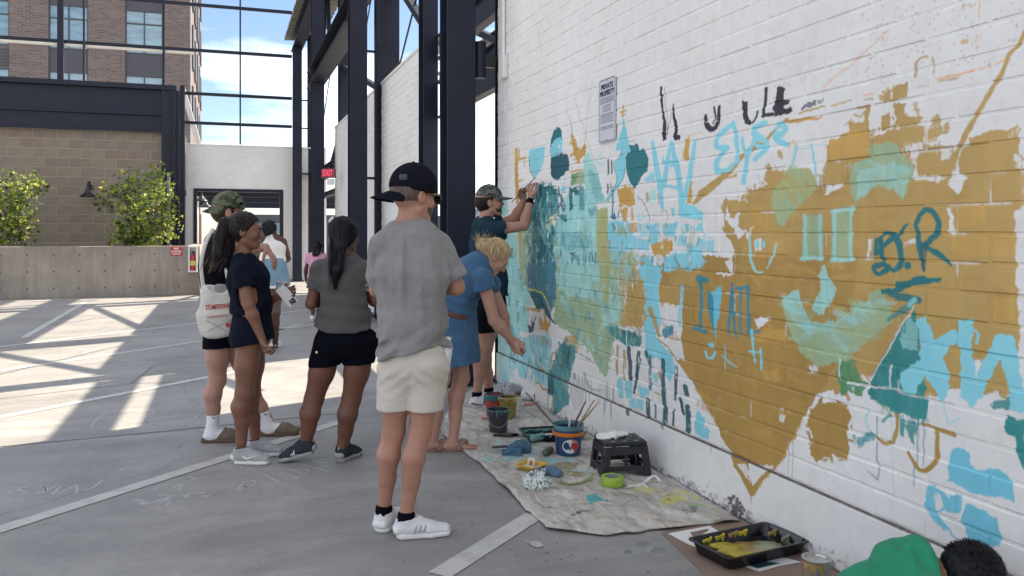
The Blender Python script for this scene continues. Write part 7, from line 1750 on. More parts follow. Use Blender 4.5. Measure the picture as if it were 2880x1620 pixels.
# --- woman in denim dress bending to the paint pots
def denim_woman():
	p = Person(1135, 5.70, 82, "blonde woman in blue denim dress bending forward toward the wall, hair in a messy bun", vox=.006)
	p.set(pel=(1140, 775, .02), wai=(1160, 728, .02), che=(1192, 688, .02), top=(1216, 668, .02), nec=(1224, 660, .02), hd=(1243, 640, .0), sa=(1214, 700, -.15), sb=(1222, 690, .18), ea=(1243, 806, -.14), wa=(1292, 860, -.06), eb=(1262, 780, .2), wb=(1280, 850, .22),
		  ha=(1128, 800, -.08), hb=(1150, 800, .09), ka=(1112, 950, -.06), kb=(1160, 950, .07), aa=(1090, 1104, -.02), ab=(1139, 1108, -.01))
	J = p.J; b = p.sdf(); hf = unit((.70, .10, -.72))
	pts = [(J['pel'], .165, .125), (J['wai'], .135, .105), (J['che'], .145, .115), (J['top'], .125, .085)]
	arms = [(J['sa'], J['ea'], J['wa']), (J['sb'], J['eb'], J['wb'])]; legs = [(J['ha'], J['ka'], J['aa']), (J['hb'], J['kb'], J['ab'])]
	torso(b, p.rt, pts)
	for a in arms: limb_arm(b, *a, .95)
	for l in legs: limb_leg(b, *l, p.fw, .97)
	b.ec(J['top'], J['hd'] - hf * .0 + NP(-.02, 0, -.02), .05, .05, None, .03)
	# head tipped down: forward axis slopes, so "up" leans along the back
	q, M = head(b, J['hd'] + NP(.012, 0, -.01), hf, .97, 1.0, .93)
	hand(b, J['wa'], (.86, .1, -.35), (.1, .5, -.9), (.3, -.8, .3), .92, curl=(.9, 1.1, .7)); hand(b, J['wb'], (.6, 0, -.8), (0, -1, 0), (.8, 0, .4), .9)
	foot_bare(b, J['aa'], (.95, .15), .93); foot_bare(b, J['ab'], (.97, .05), .93)
	p.begin(b, SK_PINK); face_bits(p, q, M, .97, HAIR_BLOND)
	t = p.sdf(.0055); torso(t, p.rt, [(J['pel'] + NP(0, 0, .02), .175, .142), (J['wai'], .160, .128), (J['che'], .165, .135), (J['top'] + NP(-.02, 0, 0), .135, .10)], .04)
	for sh, el in ((J['sa'], J['ea']), (J['sb'], J['eb'])): t.ec(sh, sh + (el - sh) * .26, .070, .078, None, .03)
	t.ec(J['pel'], p.P(1150, 922, 0), (.178, .148), (.205, .165), p.rt, .04)
	t.plane(p.P(1150, 914, 0), unit((.15, 0, -1))); t.noise(.009, 9, 3, (1, 1, .6)); t.noise(.004, 24, 5)
	t.warp(lambda P: .004 * np.exp(-((P[:, 2] - 1.02) / .10) ** 2) * np.sin(P[:, 2] * 95 + P[:, 0] * 30))
	d = unit(J['ea'] - J['sa']); e = J['sa'] + (J['ea'] - J['sa']) * .26
	t.ops.append(('ec', e + d * .050, e + d * .12, (.13, .13), (.13, .13), np.cross(d, (.3, .5, .8)), .002, True, .45))
	t.ec(J['nec'] + hf * .0 + NP(.02, 0, .0), J['nec'] + NP(.10, 0, .08), .062, .075, None, .004, sub=True)
	o = p.part(t, "denim_dress", DENIM)
	bl = SDF(.005, .03); bl.ec(p.P(1140, 782, .02), p.P(1141, 787, .02), (.183, .152), (.183, .152), p.rt, .002); bl.plane(p.P(1140, 777, .02), (.3, 0, 1)); bl.plane(p.P(1140, 792, .02), (-.3, 0, -1)); sobj(bl, "belt", mat("brown_leather", (.09, .035, .022), .5, .2), o)
	col = SDF(.005, .03); col.ec(J['nec'] + NP(-.045, -.055, .022), J['nec'] + NP(-.045, .075, .022), .020, .020, None, .01); sobj(col, "collar", DENIM, o)
	for a, dr in ((J['aa'], (.95, .15)), (J['ab'], (.97, .05))):
		td = unit((dr[0], dr[1], 0)); x = NP(td[1], -td[0], 0); g_ = NP(a[0], a[1], 0)
		s_ = p.sdf(.0045); s_.ec(g_ - td * .045 + NP(0, 0, .006), g_ + td * .05 + NP(0, 0, .006), (.036, .03), (.036, .03), x, .01); s_.ec(g_ + td * .05 + NP(0, 0, .006), g_ + td * .15 + NP(0, 0, .006), (.042, .03), (.045, .03), x, .01); s_.plane(NP(0, 0, .016), (0, 0, 1)); s_.plane(NP(0, 0, .001), (0, 0, -1)); so = p.part(s_, "sandal", mat("tan_sandal", (.22, .12, .10), .6, .15))
		st = p.sdf(.0045); st.ec(g_ + td * .035 + x * .04 + NP(0, 0, .02), g_ + td * .07 + NP(0, 0, .066), (.024, .010), (.026, .010), td, .01); st.ec(g_ + td * .07 + NP(0, 0, .066), g_ + td * .09 - x * .042 + NP(0, 0, .02), (.026, .010), (.026, .010), td, .01); sobj(st, "strap", mat("tan_sandal", (.22, .12, .10)), so)
	h = p.sdf(.005); h.ell(q(0, -.014, .018), NP(.083, .102, .098), M, .02); h.plane(q(0, .048, .02), unit(hf * 1.0 - M[2] * .5))
	bun = p.P(1216, 616, -.01)
	h.ell(bun, NP(.050, .046, .046), None, .025); h.ec(q(0, -.05, .05), bun, .045, .04, None, .03); h.noise(.005, 34, 3, (1.4, 1, .5)); h.noise(.004, 90, 5, (1.4, 1, .4)); p.part(h, "hair", HAIR_BLOND)
	comb(p, q, "combed_locks", HAIR_BLOND, (0, -.55, .83), 240, .0019, front=.40, low=-.75)
	def lock(i):
		a = rng.uniform(0, 6.28); r_ = rng.uniform(.03, .06); z0 = rng.uniform(-.01, .035)
		b0 = bun + NP(math.cos(a) * r_ * .8, math.sin(a) * r_ * .8, z0)
		o_ = NP(rng.uniform(-.5, .35), rng.uniform(-.35, .35), rng.uniform(.2, 1)); o_ = o_ / np.linalg.norm(o_) * rng.uniform(.03, .095)
		return [bun + NP(0, 0, 0), b0, b0 + o_ * .6, b0 + o_ + NP(rng.uniform(-.02, .02), 0, -.012)]
	strands(p, "stray_locks", HAIR_BLOND, None, lock, 70, .0024)
	def swirl(i):
		a = rng.uniform(0, 6.28); tilt_ = rng.uniform(-.6, .6); pts_ = []
		for j in range(7):
			t_ = a + j * .45; v_ = NP(math.cos(t_), math.sin(t_) * math.cos(tilt_), math.sin(t_) * math.sin(tilt_) + .15)
			pts_.append(bun + v_ * NP(.050, .046, .046) * rng.uniform(.98, 1.08))
		return pts_
	strands(p, "bun_locks", HAIR_BLOND, None, swirl, 46, .0026)
	strands(p, "side_locks", HAIR_BLOND, None, lambda i: [q(rng.uniform(-.09, -.06), .0 + rng.uniform(-.05, .05), .06), q(-.092, rng.uniform(-.02, .05), .01), q(-.088, rng.uniform(.02, .08), -.03 - rng.uniform(0, .05)), q(-.075, rng.uniform(.05, .11), -.06 - rng.uniform(0, .06))], 34, .0026)
denim_woman()

# --- far woman in white tank and denim skirt, walking away
def far_woman():
	p = Person(684, 10.6, 15, "far woman with braids in a white tank top and pale denim skirt walking away", vox=.010)
	p.set(pel=(684, 690), wai=(686, 655), che=(688, 622), top=(686, 602), nec=(684, 597), hd=(678, 578), sa=(660, 608), sb=(712, 608), ea=(653, 642, .02), eb=(722, 640, .02), wa=(664, 662, .15), wb=(716, 660, .2), ha=(674, 700), hb=(696, 700), ka=(672, 780), kb=(694, 785, -.1), aa=(668, 868, -.15), ab=(692, 875, .15))
	J = p.J; b = p.sdf(); pts = [(J['pel'], .18, .13), (J['wai'], .15, .11), (J['che'], .15, .11), (J['top'], .125, .08)]
	q, M = body_common(p, b, pts, [(J['sa'], J['ea'], J['wa']), (J['sb'], J['eb'], J['wb'])], [(J['ha'], J['ka'], J['aa']), (J['hb'], J['kb'], J['ab'])], J['nec'], J['hd'], (.3, .95, 0), .98, .95, neck_r=.05)
	hand(b, J['wa'], (.5, .8, .2), (0, 0, 1), (1, 0, 0), .95); hand(b, J['wb'], (.2, .9, .2), (0, 0, 1), (-1, 0, 0), .95); foot_bare(b, J['aa'], (0, 1), .95); foot_bare(b, J['ab'], (0, 1), .95)
	p.begin(b, SK_DARK)
	t = p.sdf(); torso(t, p.rt, [(J['pel'] + NP(0, 0, .05), .18, .14), (J['wai'], .165, .125), (J['che'], .162, .125), (J['top'], .085, .09)]); t.ec(J['top'] + NP(-.06, 0, 0), J['top'] + NP(-.06, 0, .05), .03, .03, None, .02); t.ec(J['top'] + NP(.06, 0, 0), J['top'] + NP(.06, 0, .05), .03, .03, None, .02); t.plane(p.P(686, 660), (0, 0, -1)); t.noise(.004, 12, 2, (1, 1, .4)); p.part(t, "tank_top", WHITE_FAB)
	s_ = p.sdf(); s_.ec(p.P(686, 652), p.P(686, 722), (.175, .135), (.235, .185), p.rt, .03); s_.plane(p.P(686, 649), (0, 0, 1)); s_.plane(p.P(686, 716), (0, 0, -1)); s_.noise(.010, 10, 3, (1, 1, .2)); p.part(s_, "denim_skirt", PALE_DENIM)
	s_ = p.sdf(); s_.ec(p.P(686, 700), p.P(686, 730), (.21, .16), (.225, .175), p.rt, .02); s_.plane(p.P(686, 712), (0, 0, 1)); s_.plane(p.P(686, 724), (0, 0, -1)); p.part(s_, "petticoat", WHITE_FAB)
	h = p.sdf(.008); h.ell(q(0, -.015, .02), NP(.09, .11, .105), M, .02); h.plane(q(0, .04, 0), unit(NP(.3, .95, -.5))); h.ec(q(0, -.09, .03), q(.0, -.13, -.03), .055, .05, None, .02); h.noise(.012, 30, 2); p.part(h, "braided_hair", HAIR_BLACK)
	for a in (J['aa'], J['ab']): shoe(p, a, (.05, 1), .25, .046, KNIT_WHITE, SOLE_WHITE)
far_woman()
def girl():
	p = Person(797, 14.2, 5, "small girl in pink tee far off between the columns, dark braids", vox=.010)
	p.set(pel=(796, 700), wai=(796, 680), che=(796, 658), top=(796, 643), nec=(797, 637), hd=(801, 621), sa=(778, 646), sb=(815, 646), ea=(770, 676, .02), eb=(823, 676), wa=(769, 700, .08), wb=(822, 702, .06), ha=(789, 705), hb=(804, 705), ka=(787, 750), kb=(805, 752, -.05), aa=(787, 798, -.1), ab=(806, 803, .1))
	J = p.J; b = p.sdf(); pts = [(J['pel'], .125, .095), (J['wai'], .11, .085), (J['che'], .12, .085), (J['top'], .095, .06)]
	q, M = body_common(p, b, pts, [(J['sa'], J['ea'], J['wa']), (J['sb'], J['eb'], J['wb'])], [(J['ha'], J['ka'], J['aa']), (J['hb'], J['kb'], J['ab'])], J['nec'], J['hd'], (.25, .97, 0), .80, .95, neck_r=.038)
	hand(b, J['wa'], (0, .3, -1), (1, 0, 0), (0, 1, 0), .75); hand(b, J['wb'], (0, .3, -1), (-1, 0, 0), (0, 1, 0), .75)
	p.begin(b, SK_DARK)
	t = tee(p, p.rt, [(J['pel'], .135, .105), (J['wai'], .125, .098), (J['che'], .128, .095), (J['top'], .098, .065)], [(J['sa'], J['ea']), (J['sb'], J['eb'])], p.P(796, 706), J['nec'] + NP(0, 0, -.01), .010, .5, wr=.003, sl_r=.052, neck_r=.05); p.part(t, "pink_tee", PINK_FAB)
	s_ = p.sdf(); s_.ec(J['pel'], J['pel'] + NP(0, 0, -.05), (.135, .105), (.14, .11), p.rt, .03)
	for h_, k_ in ((J['ha'], J['ka']), (J['hb'], J['kb'])): s_.ec(h_, h_ + (k_ - h_) * .7, .085, .08, None, .02)
	s_.plane(p.P(796, 742), (0, 0, -1)); p.part(s_, "shorts", BLACK_FAB)
	for a in (J['aa'], J['ab']): shoe(p, a, (.1, 1), .21, .04, KNIT_WHITE, SOLE_WHITE)
	h = p.sdf(.008); h.ell(q(0, -.015, .02), NP(.088, .105, .10) * .85, M, .02); h.plane(q(0, .04, 0), unit(NP(.3, .95, -.5)))
	for dx, dz in ((-.075, -.16), (.07, -.15), (-.045, -.20), (.03, -.19), (0, -.20)): h.ec(q(dx * .6, -.08, .02), q(dx, -.10, dz), .022, .016, None, .01)
	h.ell(q(.0, -.06, .10), NP(.05, .05, .035), M, .01); h.noise(.008, 40, 2); p.part(h, "braided_hair", HAIR_BLACK)
girl()

# --- boy crouching by the wall, bottom right corner
def boy():
	d0 = 2.72; u0 = 2560 / D2S
	p = Person(u0, d0, 85, "boy in bright green tee with cropped black hair crouching at the foot of the wall", vox=.0055)
	P = lambda u, v, df=0: p.P(u / D2S, v / D2S, df)
	S = {}
	S['hd'] = P(2735, 1622, .0); S['nec'] = P(2634, 1614, .02); S['top'] = P(2590, 1616, .03); S['che'] = P(2545, 1630, .06); S['wai'] = P(2455, 1690, .12); S['pel'] = P(2380, 1755, .16)
	b = p.sdf(); hf = unit((.72, .05, -.70)); rt = NP(.05, -1, 0)
	torso(b, rt, [(S['pel'], .125, .10), (S['wai'], .11, .09), (S['che'], .125, .095), (S['top'], .10, .07)])
	q, M = head(b, S['hd'] + NP(.0, 0, -.01), hf, .98)
	b.ec(S['top'], S['hd'] + NP(-.05, 0, -.01), .046, .046, None, .03)
	arms = []
	for sg in (-1, 1):
		sh = S['top'] + rt * .12 * sg * -1 + NP(-.02, 0, -.02); el = sh + NP(.06, -.03 * sg, -.20); wr = NP(el[0] + .13, el[1], .05); arms.append((sh, el))
		limb_arm(b, sh, el, wr, .72); hand(b, wr, (1, 0, -.25), (0, 0, -1), (0, -sg, 0), .75)
		hip = S['pel'] + rt * .07 * -sg; kn = NP(hip[0] + .26, hip[1] - .02 * sg, .07); an = NP(hip[0] - .06, hip[1], .06)
		kn[2] = .075; limb_leg(b, hip + NP(0, 0, -.02), kn, an, NP(.3, 0, 1), .72); foot_bare(b, an + NP(-.03, 0, 0), (-1, 0), .8)
	p.begin(b, SK_TAN); face_bits(p, q, M, .98, HAIR_BLACK)
	t = p.sdf(.005); torso(t, rt, [(S['pel'] + NP(.02, 0, 0), .14, .118), (S['wai'], .128, .108), (S['che'], .132, .102), (S['top'] + NP(-.012, 0, 0), .108, .072)], .04)
	for sh, el in arms: t.ec(sh, sh + (el - sh) * .55, .058, .062, None, .035)
	t.plane(S['pel'], unit((-1, 0, -.4))); t.plane(S['nec'] - unit(S['nec'] - S['top'] + NP(0, 0, .01)) * .006, unit(S['nec'] - S['top'] + NP(0, 0, .01))); t.noise(.005, 12, 3); t.warp(lambda Q: .030 * (vnoise3(Q * (22, 8, 15), 4) - .72)); t.warp(lambda Q: .022 * (vnoise3(Q * (36, 13, 12), 8) - .62) * np.exp(-((Q[:, 0] - S['top'][0] + .03) / .10) ** 2))
	d = unit(S['nec'] - S['top'] + NP(0, 0, .01)); t.ec(S['nec'] - d * .005, S['nec'] + d * .10, .058, .065, None, .004, sub=True)
	o = p.part(t, "green_tee", GREEN_FAB)
	col = SDF(.004, .03); x1 = unit(np.cross(d, (0, 1, 0))); y1 = np.cross(d, x1)
	for i in range(18):
		f = lambda a: S['nec'] - d * .006 + (x1 * math.cos(a) * .062 + y1 * math.sin(a) * .066)
		col.ec(f(2*math.pi*i/18), f(2*math.pi*(i+1)/18), .008, .008, None, .003)
	sobj(col, "collar", GREEN_FAB, o)
	s_ = p.sdf(); s_.ec(S['pel'] + NP(.02, 0, 0), S['pel'] + NP(-.05, 0, -.04), (.13, .11), (.13, .1), rt, .03); p.part(s_, "shorts", BLACK_FAB)
	h = p.sdf(.004); h.ell(q(0, -.016, .014), NP(.082, .104, .101) * 1.02, M, .02); h.plane(q(0, .062, .03), unit(hf - M[2] * .6)); h.plane(q(0, -.05, -.075), -M[2]); h.noise(.003, 110, 3); h.noise(.002, 200, 5); p.part(h, "cropped_hair", HAIR_BLACK)
	def tuft(i):
		v_ = NP(rng.gauss(0, 1), rng.gauss(-.25, 1), abs(rng.gauss(.45, .8))); v_ = v_ / np.linalg.norm(v_)
		b0 = q(v_[0] * .078, -.016 + v_[1] * .098, .014 + v_[2] * .096); o_ = M[0] * v_[0] + M[1] * v_[1] + M[2] * v_[2]
		sw = M[2] * rng.uniform(-.3, .1) + M[1] * rng.uniform(-.5, .3)
		return [b0, b0 + o_ * .008 + sw * .004, b0 + o_ * .016 + sw * .013]
	strands(p, "hair_tufts", hairmat('soft_black_hair', (.010, .008, .009)), None, tuft, 1500, .0012)
boy()
# ------------------------------------------------------------------ drop cloth, cardboard and painting things on the floor
def Z(x, y, z=0.0): return on_ground(1260 + x / 3.8133, 1060 + y / 3.8133, z)      # close-up by the paint pots
def Q(x, y, z=0.0): return on_ground(1400 + x / 2.6833, 1300 + y / 2.6833, z)      # close-up by the big tray
def spot_image(name, x0, x1, y0, y1, res, draw):
	"""flat paint stains rasterised on the cloth's own plan"""
	w, h = int((x1 - x0) / res), int((y1 - y0) / res)
	wx = (fbm(w, h, 22, 51) - .5) * 26 + (fbm(w, h, 5, 52, 1, 2) - .5) * 5; wy = (fbm(w, h, 22, 53) - .5) * 26 + (fbm(w, h, 5, 54, 1, 2) - .5) * 5
	rgb = np.full((h, w, 3), .5, np.float32); al = np.zeros((h, w), np.float32); n_ = fbm(w, h, 7, 55, 1, 4)
	X, Y = np.meshgrid(np.arange(w, dtype=np.float32), np.arange(h, dtype=np.float32))
	for pts, c, a, dry in draw:
		P = np.array([((p.x - x0) / res, (p.y - y0) / res) for p in pts]); ins = np.zeros(X.shape, bool)
		for i in range(len(P)):
			ax, ay = P[i]; bx, by = P[(i + 1) % len(P)]
			cc = (ay > Y + wy) != (by > Y + wy)
			ins ^= cc & (X + wx < (bx - ax) * (Y + wy - ay) / ((by - ay) if abs(by - ay) > 1e-6 else 1e-6) + ax)
		A = ins * a * np.clip((n_ - dry) / .15, 0, 1); k = A[..., None]
		na = A + al * (1 - A); kk = np.where(na > 1e-4, A / np.maximum(na, 1e-4), 0)[..., None]
		rgb = rgb * (1 - kk) + paint(c)[None, None] * kk; al = na
	im = bpy.data.images.new(name, w, h, alpha=True); im.colorspace_settings.name = 'Non-Color'; im.alpha_mode = 'CHANNEL_PACKED'
	px_ = np.empty((h, w, 4), np.float32); px_[..., :3] = np.clip(rgb, 0, 1) ** (1 / 2.2); px_[..., 3] = al
	im.pixels.foreach_set(px_.ravel()); im.update(); im.pack()
	return im
def quad(f, x, y, rx, ry): return [f(x + math.cos(a) * rx * rng.uniform(.7, 1.2), y + math.sin(a) * ry * rng.uniform(.7, 1.2)) for a in np.linspace(0, 6.28, 11)[:-1]]
def drop_cloth():
	edge = [Z(-60, 620), Z(60, 740), Z(170, 800), Z(300, 900), Z(450, 1040), Z(600, 1195), Z(740, 1330), Z(840, 1449), Q(240, 380), Q(300, 440), Q(370, 510), Q(600, 540), Q(830, 570), Q(950, 548), Q(1040, 552), Q(1150, 520),
			Q(1300, 515), Q(1500, 490), Q(1640, 478), Q(1830, 460), Q(1740, 400), Q(1650, 330), Q(1440, 200), Q(1300, 110), Q(1100, 20), Z(1880, 650), Z(1600, 500), Z(1300, 470 - 20), Z(960, 300), Z(800, 215), Z(560, 100), Z(330, 110), Z(100, 260), Z(-20, 420)]
	edge = [Vector((min(p.x, WX - .03), p.y, 0)) for p in edge]
	xs, ys = [p.x for p in edge], [p.y for p in edge]
	x0, x1, y0, y1 = min(xs) - .05, max(xs) + .05, min(ys) - .05, max(ys) + .05
	st = .016; nx, ny = int((x1 - x0) / st) + 1, int((y1 - y0) / st) + 1
	E = [(p.x, p.y) for p in edge]
	gx, gy = np.meshgrid(np.arange(nx) * st + x0, np.arange(ny) * st + y0)
	P3 = np.stack([gx.ravel(), gy.ravel(), np.zeros(gx.size)], 1)
	rot = P3 @ np.array([[.82, -.57, 0], [.57, .82, 0], [0, 0, 1]])
	hgt = .024 * np.maximum(0, vnoise3(rot * (12, 2.6, 1), 3) - .45) * 2 + .010 * vnoise3(P3 * 8, 5) + .007 * vnoise3(rot * (30, 8, 1), 8)
	keep = np.array([inside(x, y, E) for x, y in P3[:, :2]]).reshape(ny, nx)
	idx = -np.ones((ny, nx), int); V, F = [], []
	# outline snapped: border cells pulled to the true edge
	def near(x, y):
		best = None
		for i in range(len(E)):
			(ax, ay), (bx, by) = E[i], E[(i + 1) % len(E)]; dx, dy = bx - ax, by - ay
			t = max(0, min(1, ((x - ax) * dx + (y - ay) * dy) / (dx * dx + dy * dy + 1e-12))); px_, py = ax + dx * t, ay + dy * t
			d = (px_ - x) ** 2 + (py - y) ** 2
			if best is None or d < best[0]: best = (d, px_, py)
		return best
	need = np.zeros_like(keep)
	cell = keep[:-1, :-1] | keep[1:, :-1] | keep[:-1, 1:] | keep[1:, 1:]
	for dy in (0, 1):
		for dx in (0, 1): need[dy:ny - 1 + dy, dx:nx - 1 + dx] |= cell
	H = hgt.reshape(ny, nx)
	for j in range(ny):
		for i in range(nx):
			if not need[j, i]: continue
			x, y, z = gx[j, i], gy[j, i], .005 + H[j, i]
			if not keep[j, i]:
				_, x, y = near(x, y); wv = vnoise3(np.array([[x * 7, y * 7, .3]]), 9)[0] - .5; x, y = x + wv * .035, y + wv * .03; x = min(x, WX - .026); z = .003 + .6 * H[j, i]
			idx[j, i] = len(V); V.append((x, y, z))
	for j in range(ny - 1):
		for i in range(nx - 1):
			if cell[j, i]: F.append((idx[j, i], idx[j, i + 1], idx[j + 1, i + 1], idx[j + 1, i]))
	TEAL, TEALB, OCH, YEL, AQ_, GRN, DT, RUST = (70, 150, 152), (120, 178, 180), (140, 128, 84), (190, 182, 96), (150, 190, 186), (140, 170, 110), (40, 70, 76), (150, 100, 78)
	draw = [(quad(Z, 520, 890, 210, 40), TEALB, .7, .42), (quad(Z, 900, 850, 120, 50), TEALB, .7, .4), (quad(Z, 1150, 940, 140, 45), TEALB, .75, .38), (quad(Z, 1270, 990, 160, 38), OCH, .8, .3), (quad(Z, 1340, 1080, 140, 42), OCH, .85, .25), (quad(Z, 1400, 1030, 110, 22), AQ_, .8, .3),
			(quad(Q, 720, 303, 100, 38), TEAL, .95, .12), (quad(Q, 625, 412, 60, 20), DT, .9, .45), (quad(Q, 1090, 240, 100, 30), YEL, .7, .4), (quad(Q, 1350, 280, 150, 60), YEL, .9, .36), (quad(Q, 1300, 330, 100, 40), YEL, .7, .42), (quad(Q, 1540, 390, 110, 48), GRN, .8, .4), (quad(Q, 1430, 400, 60, 42), (96, 110, 104), .9, .3), (quad(Q, 1170, 463, 70, 22), RUST, .6, .4),
			(quad(Q, 890, 490, 60, 16), OCH, .6, .5), (quad(Z, 650, 740, 200, 40), TEALB, .55, .48), (quad(Z, 380, 480, 50, 24), (214, 150, 150), .7, .4), (quad(Z, 700, 560, 60, 24), AQ_, .6, .45), (quad(Z, 1150, 400, 60, 10), DT, .8, .4), (quad(Z, 1500, 790, 120, 30), (170, 176, 176), .5, .4), (quad(Q, 1190, 95, 40, 14), TEALB, .7, .4)]
	for _ in range(240):
		f = rng.choice((Z, Q)); x, y = (rng.uniform(100, 1500), rng.uniform(350, 1400)) if f is Z else (rng.uniform(300, 1600), rng.uniform(180, 520))
		draw.append((quad(f, x, y, rng.uniform(2, 8), rng.uniform(1, 4)), rng.choice((DT, (60, 60, 66), TEAL, (60, 56, 56), OCH)), .85, .1))
	im = spot_image("cloth_stains", x0, x1, y0, y1, .006, draw)
	m, t, b = node_mat("stained_canvas")
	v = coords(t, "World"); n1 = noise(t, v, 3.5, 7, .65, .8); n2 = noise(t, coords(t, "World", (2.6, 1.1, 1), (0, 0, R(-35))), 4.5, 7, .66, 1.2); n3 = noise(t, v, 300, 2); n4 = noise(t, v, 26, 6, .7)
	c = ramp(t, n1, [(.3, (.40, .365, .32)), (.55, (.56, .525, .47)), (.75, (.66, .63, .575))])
	c = mixc(t, .8, c, ramp(t, n2, [(.38, (.56, .54, .53)), (.56, (1.06, 1.05, 1.04))]), 'MULTIPLY'); c = mixc(t, ramp(t, n4, [(.66, (0, 0, 0)), (.76, (.6,) * 3)]), c, (.17, .165, .17))  # streaks put the shade of creases into the canvas colour; blotches are stains
	sep = nd(t, "ShaderNodeSeparateXYZ"); t.links.new(v, sep.inputs[0]); cmb = nd(t, "ShaderNodeCombineXYZ")
	for axis, (o_, s_), dst in (("X", (x0, x1), "X"), ("Y", (y0, y1), "Y")):
		mr = nd(t, "ShaderNodeMapRange"); mr.clamp = False; mr.inputs["From Min"].default_value, mr.inputs["From Max"].default_value = o_, s_
		t.links.new(sep.outputs[axis], mr.inputs["Value"]); t.links.new(mr.outputs["Result"], cmb.inputs[dst])
	ti = nd(t, "ShaderNodeTexImage"); ti.image = im; ti.extension = 'CLIP'; t.links.new(cmb.outputs[0], ti.inputs["Vector"])
	gm = nd(t, "ShaderNodeGamma"); gm.inputs["Gamma"].default_value = 2.2; t.links.new(ti.outputs["Color"], gm.inputs["Color"])
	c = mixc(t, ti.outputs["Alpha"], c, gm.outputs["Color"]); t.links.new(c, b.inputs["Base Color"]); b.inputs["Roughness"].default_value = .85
	bump(t, b, n3, .15, .001, bump(t, b, n2, .9, .022))
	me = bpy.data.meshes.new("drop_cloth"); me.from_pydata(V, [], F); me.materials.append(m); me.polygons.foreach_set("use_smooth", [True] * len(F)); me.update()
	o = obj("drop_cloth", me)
	sol = o.modifiers.new("thickness", 'SOLIDIFY'); sol.thickness = .003; sol.offset = 1
	tag(o, "paint-stained canvas drop cloth spread along the foot of the painted wall", "drop cloth")
	seam = MB(); a_, b_ = Q(720, 190), Q(1165, 525)
	def zc(x, y):
		i, j = int((x - x0) / st), int((y - y0) / st); return .012 + H[min(max(j, 0), ny - 1), min(max(i, 0), nx - 1)]
	pts = [a_.lerp(b_, k / 24) for k in range(25)]
	seam.tube([(q.x, q.y, zc(q.x, q.y) - .002) for q in pts], .004, 5); seam.build("seam", m, o)
	return lambda p: zc(p.x, p.y)
CZ = drop_cloth()
CLOTH = .014
# brown kraft board under the tray with white cut-out sheets
kraft = mat("kraft_board", (.24, .165, .125), .85, .12, 5, .1)
b0 = [Q(1240, 540), Q(1480, 480), Q(1650, 335), Q(1950, 478), Q(2150, 560), Q(2700, 900), Q(2200, 1150), Q(1560, 860)]
mb = MB(); mb.prism([(min(p.x, WX - .024), p.y) for p in b0], .003); o = mb.build("kraft_board", kraft); o.location.z = .0015
tag(o, "brown kraft board lying under the big tray at the foot of the wall", "board")
card = mat("white_card", (.74, .73, .72), .6, .04, 8)
def sheet(name, outline, hole, label, z, m=card):
	"""thin card with a cut-out: outer ring and hole have the same number of points"""
	V = [(p.x, p.y, z) for p in outline] + [(p.x, p.y, z) for p in hole] + [(p.x, p.y, z + .0012) for p in outline] + [(p.x, p.y, z + .0012) for p in hole]
	n = len(outline); F = []
	for i in range(n):
		j = (i + 1) % n
		F += [(2*n + i, 2*n + j, 3*n + j, 3*n + i), (j, i, n + i, n + j), (i, j, 2*n + j, 2*n + i), (n + j, n + i, 3*n + i, 3*n + j)]
	mb = MB(); mb.add(V, F); return tag(mb.build(name, m), label, "stencil", "white stencils by the tray")
sheet("paper_stencil", [Q(1285, 548), Q(1600, 490), Q(1690, 545), Q(1800, 640), Q(1830, 700), Q(1590, 690), Q(1440, 630)], [Q(1452, 540), Q(1585, 512), Q(1590, 530), Q(1530, 562), Q(1500, 580), Q(1480, 575), Q(1462, 560)], "white card stencil sticking out to the left of the big black tray", .006)
sheet("paper_stencil", [Q(1790, 768), Q(1960, 720), Q(2180, 735), Q(2290, 765), Q(2140, 790), Q(1975, 836), Q(1870, 800)], [Q(1850, 772), Q(1960, 745), Q(2050, 770), Q(2120, 775), Q(2060, 788), Q(1990, 810), Q(1930, 790)], "white card stencil peeking out in front of the big black tray", .006)
mb = MB(); mb.prism([(q.x, q.y) for q in (Q(1858, 776), Q(1950, 752), Q(2130, 776), Q(1960, 815))], .001); o = mb.build("teal_scrap", mat("teal_paint_scrap", (.02, .07, .08), .5, .2)); o.location.z = .0075; tag(o, "dark teal painted scrap inside the front stencil", "scrap")

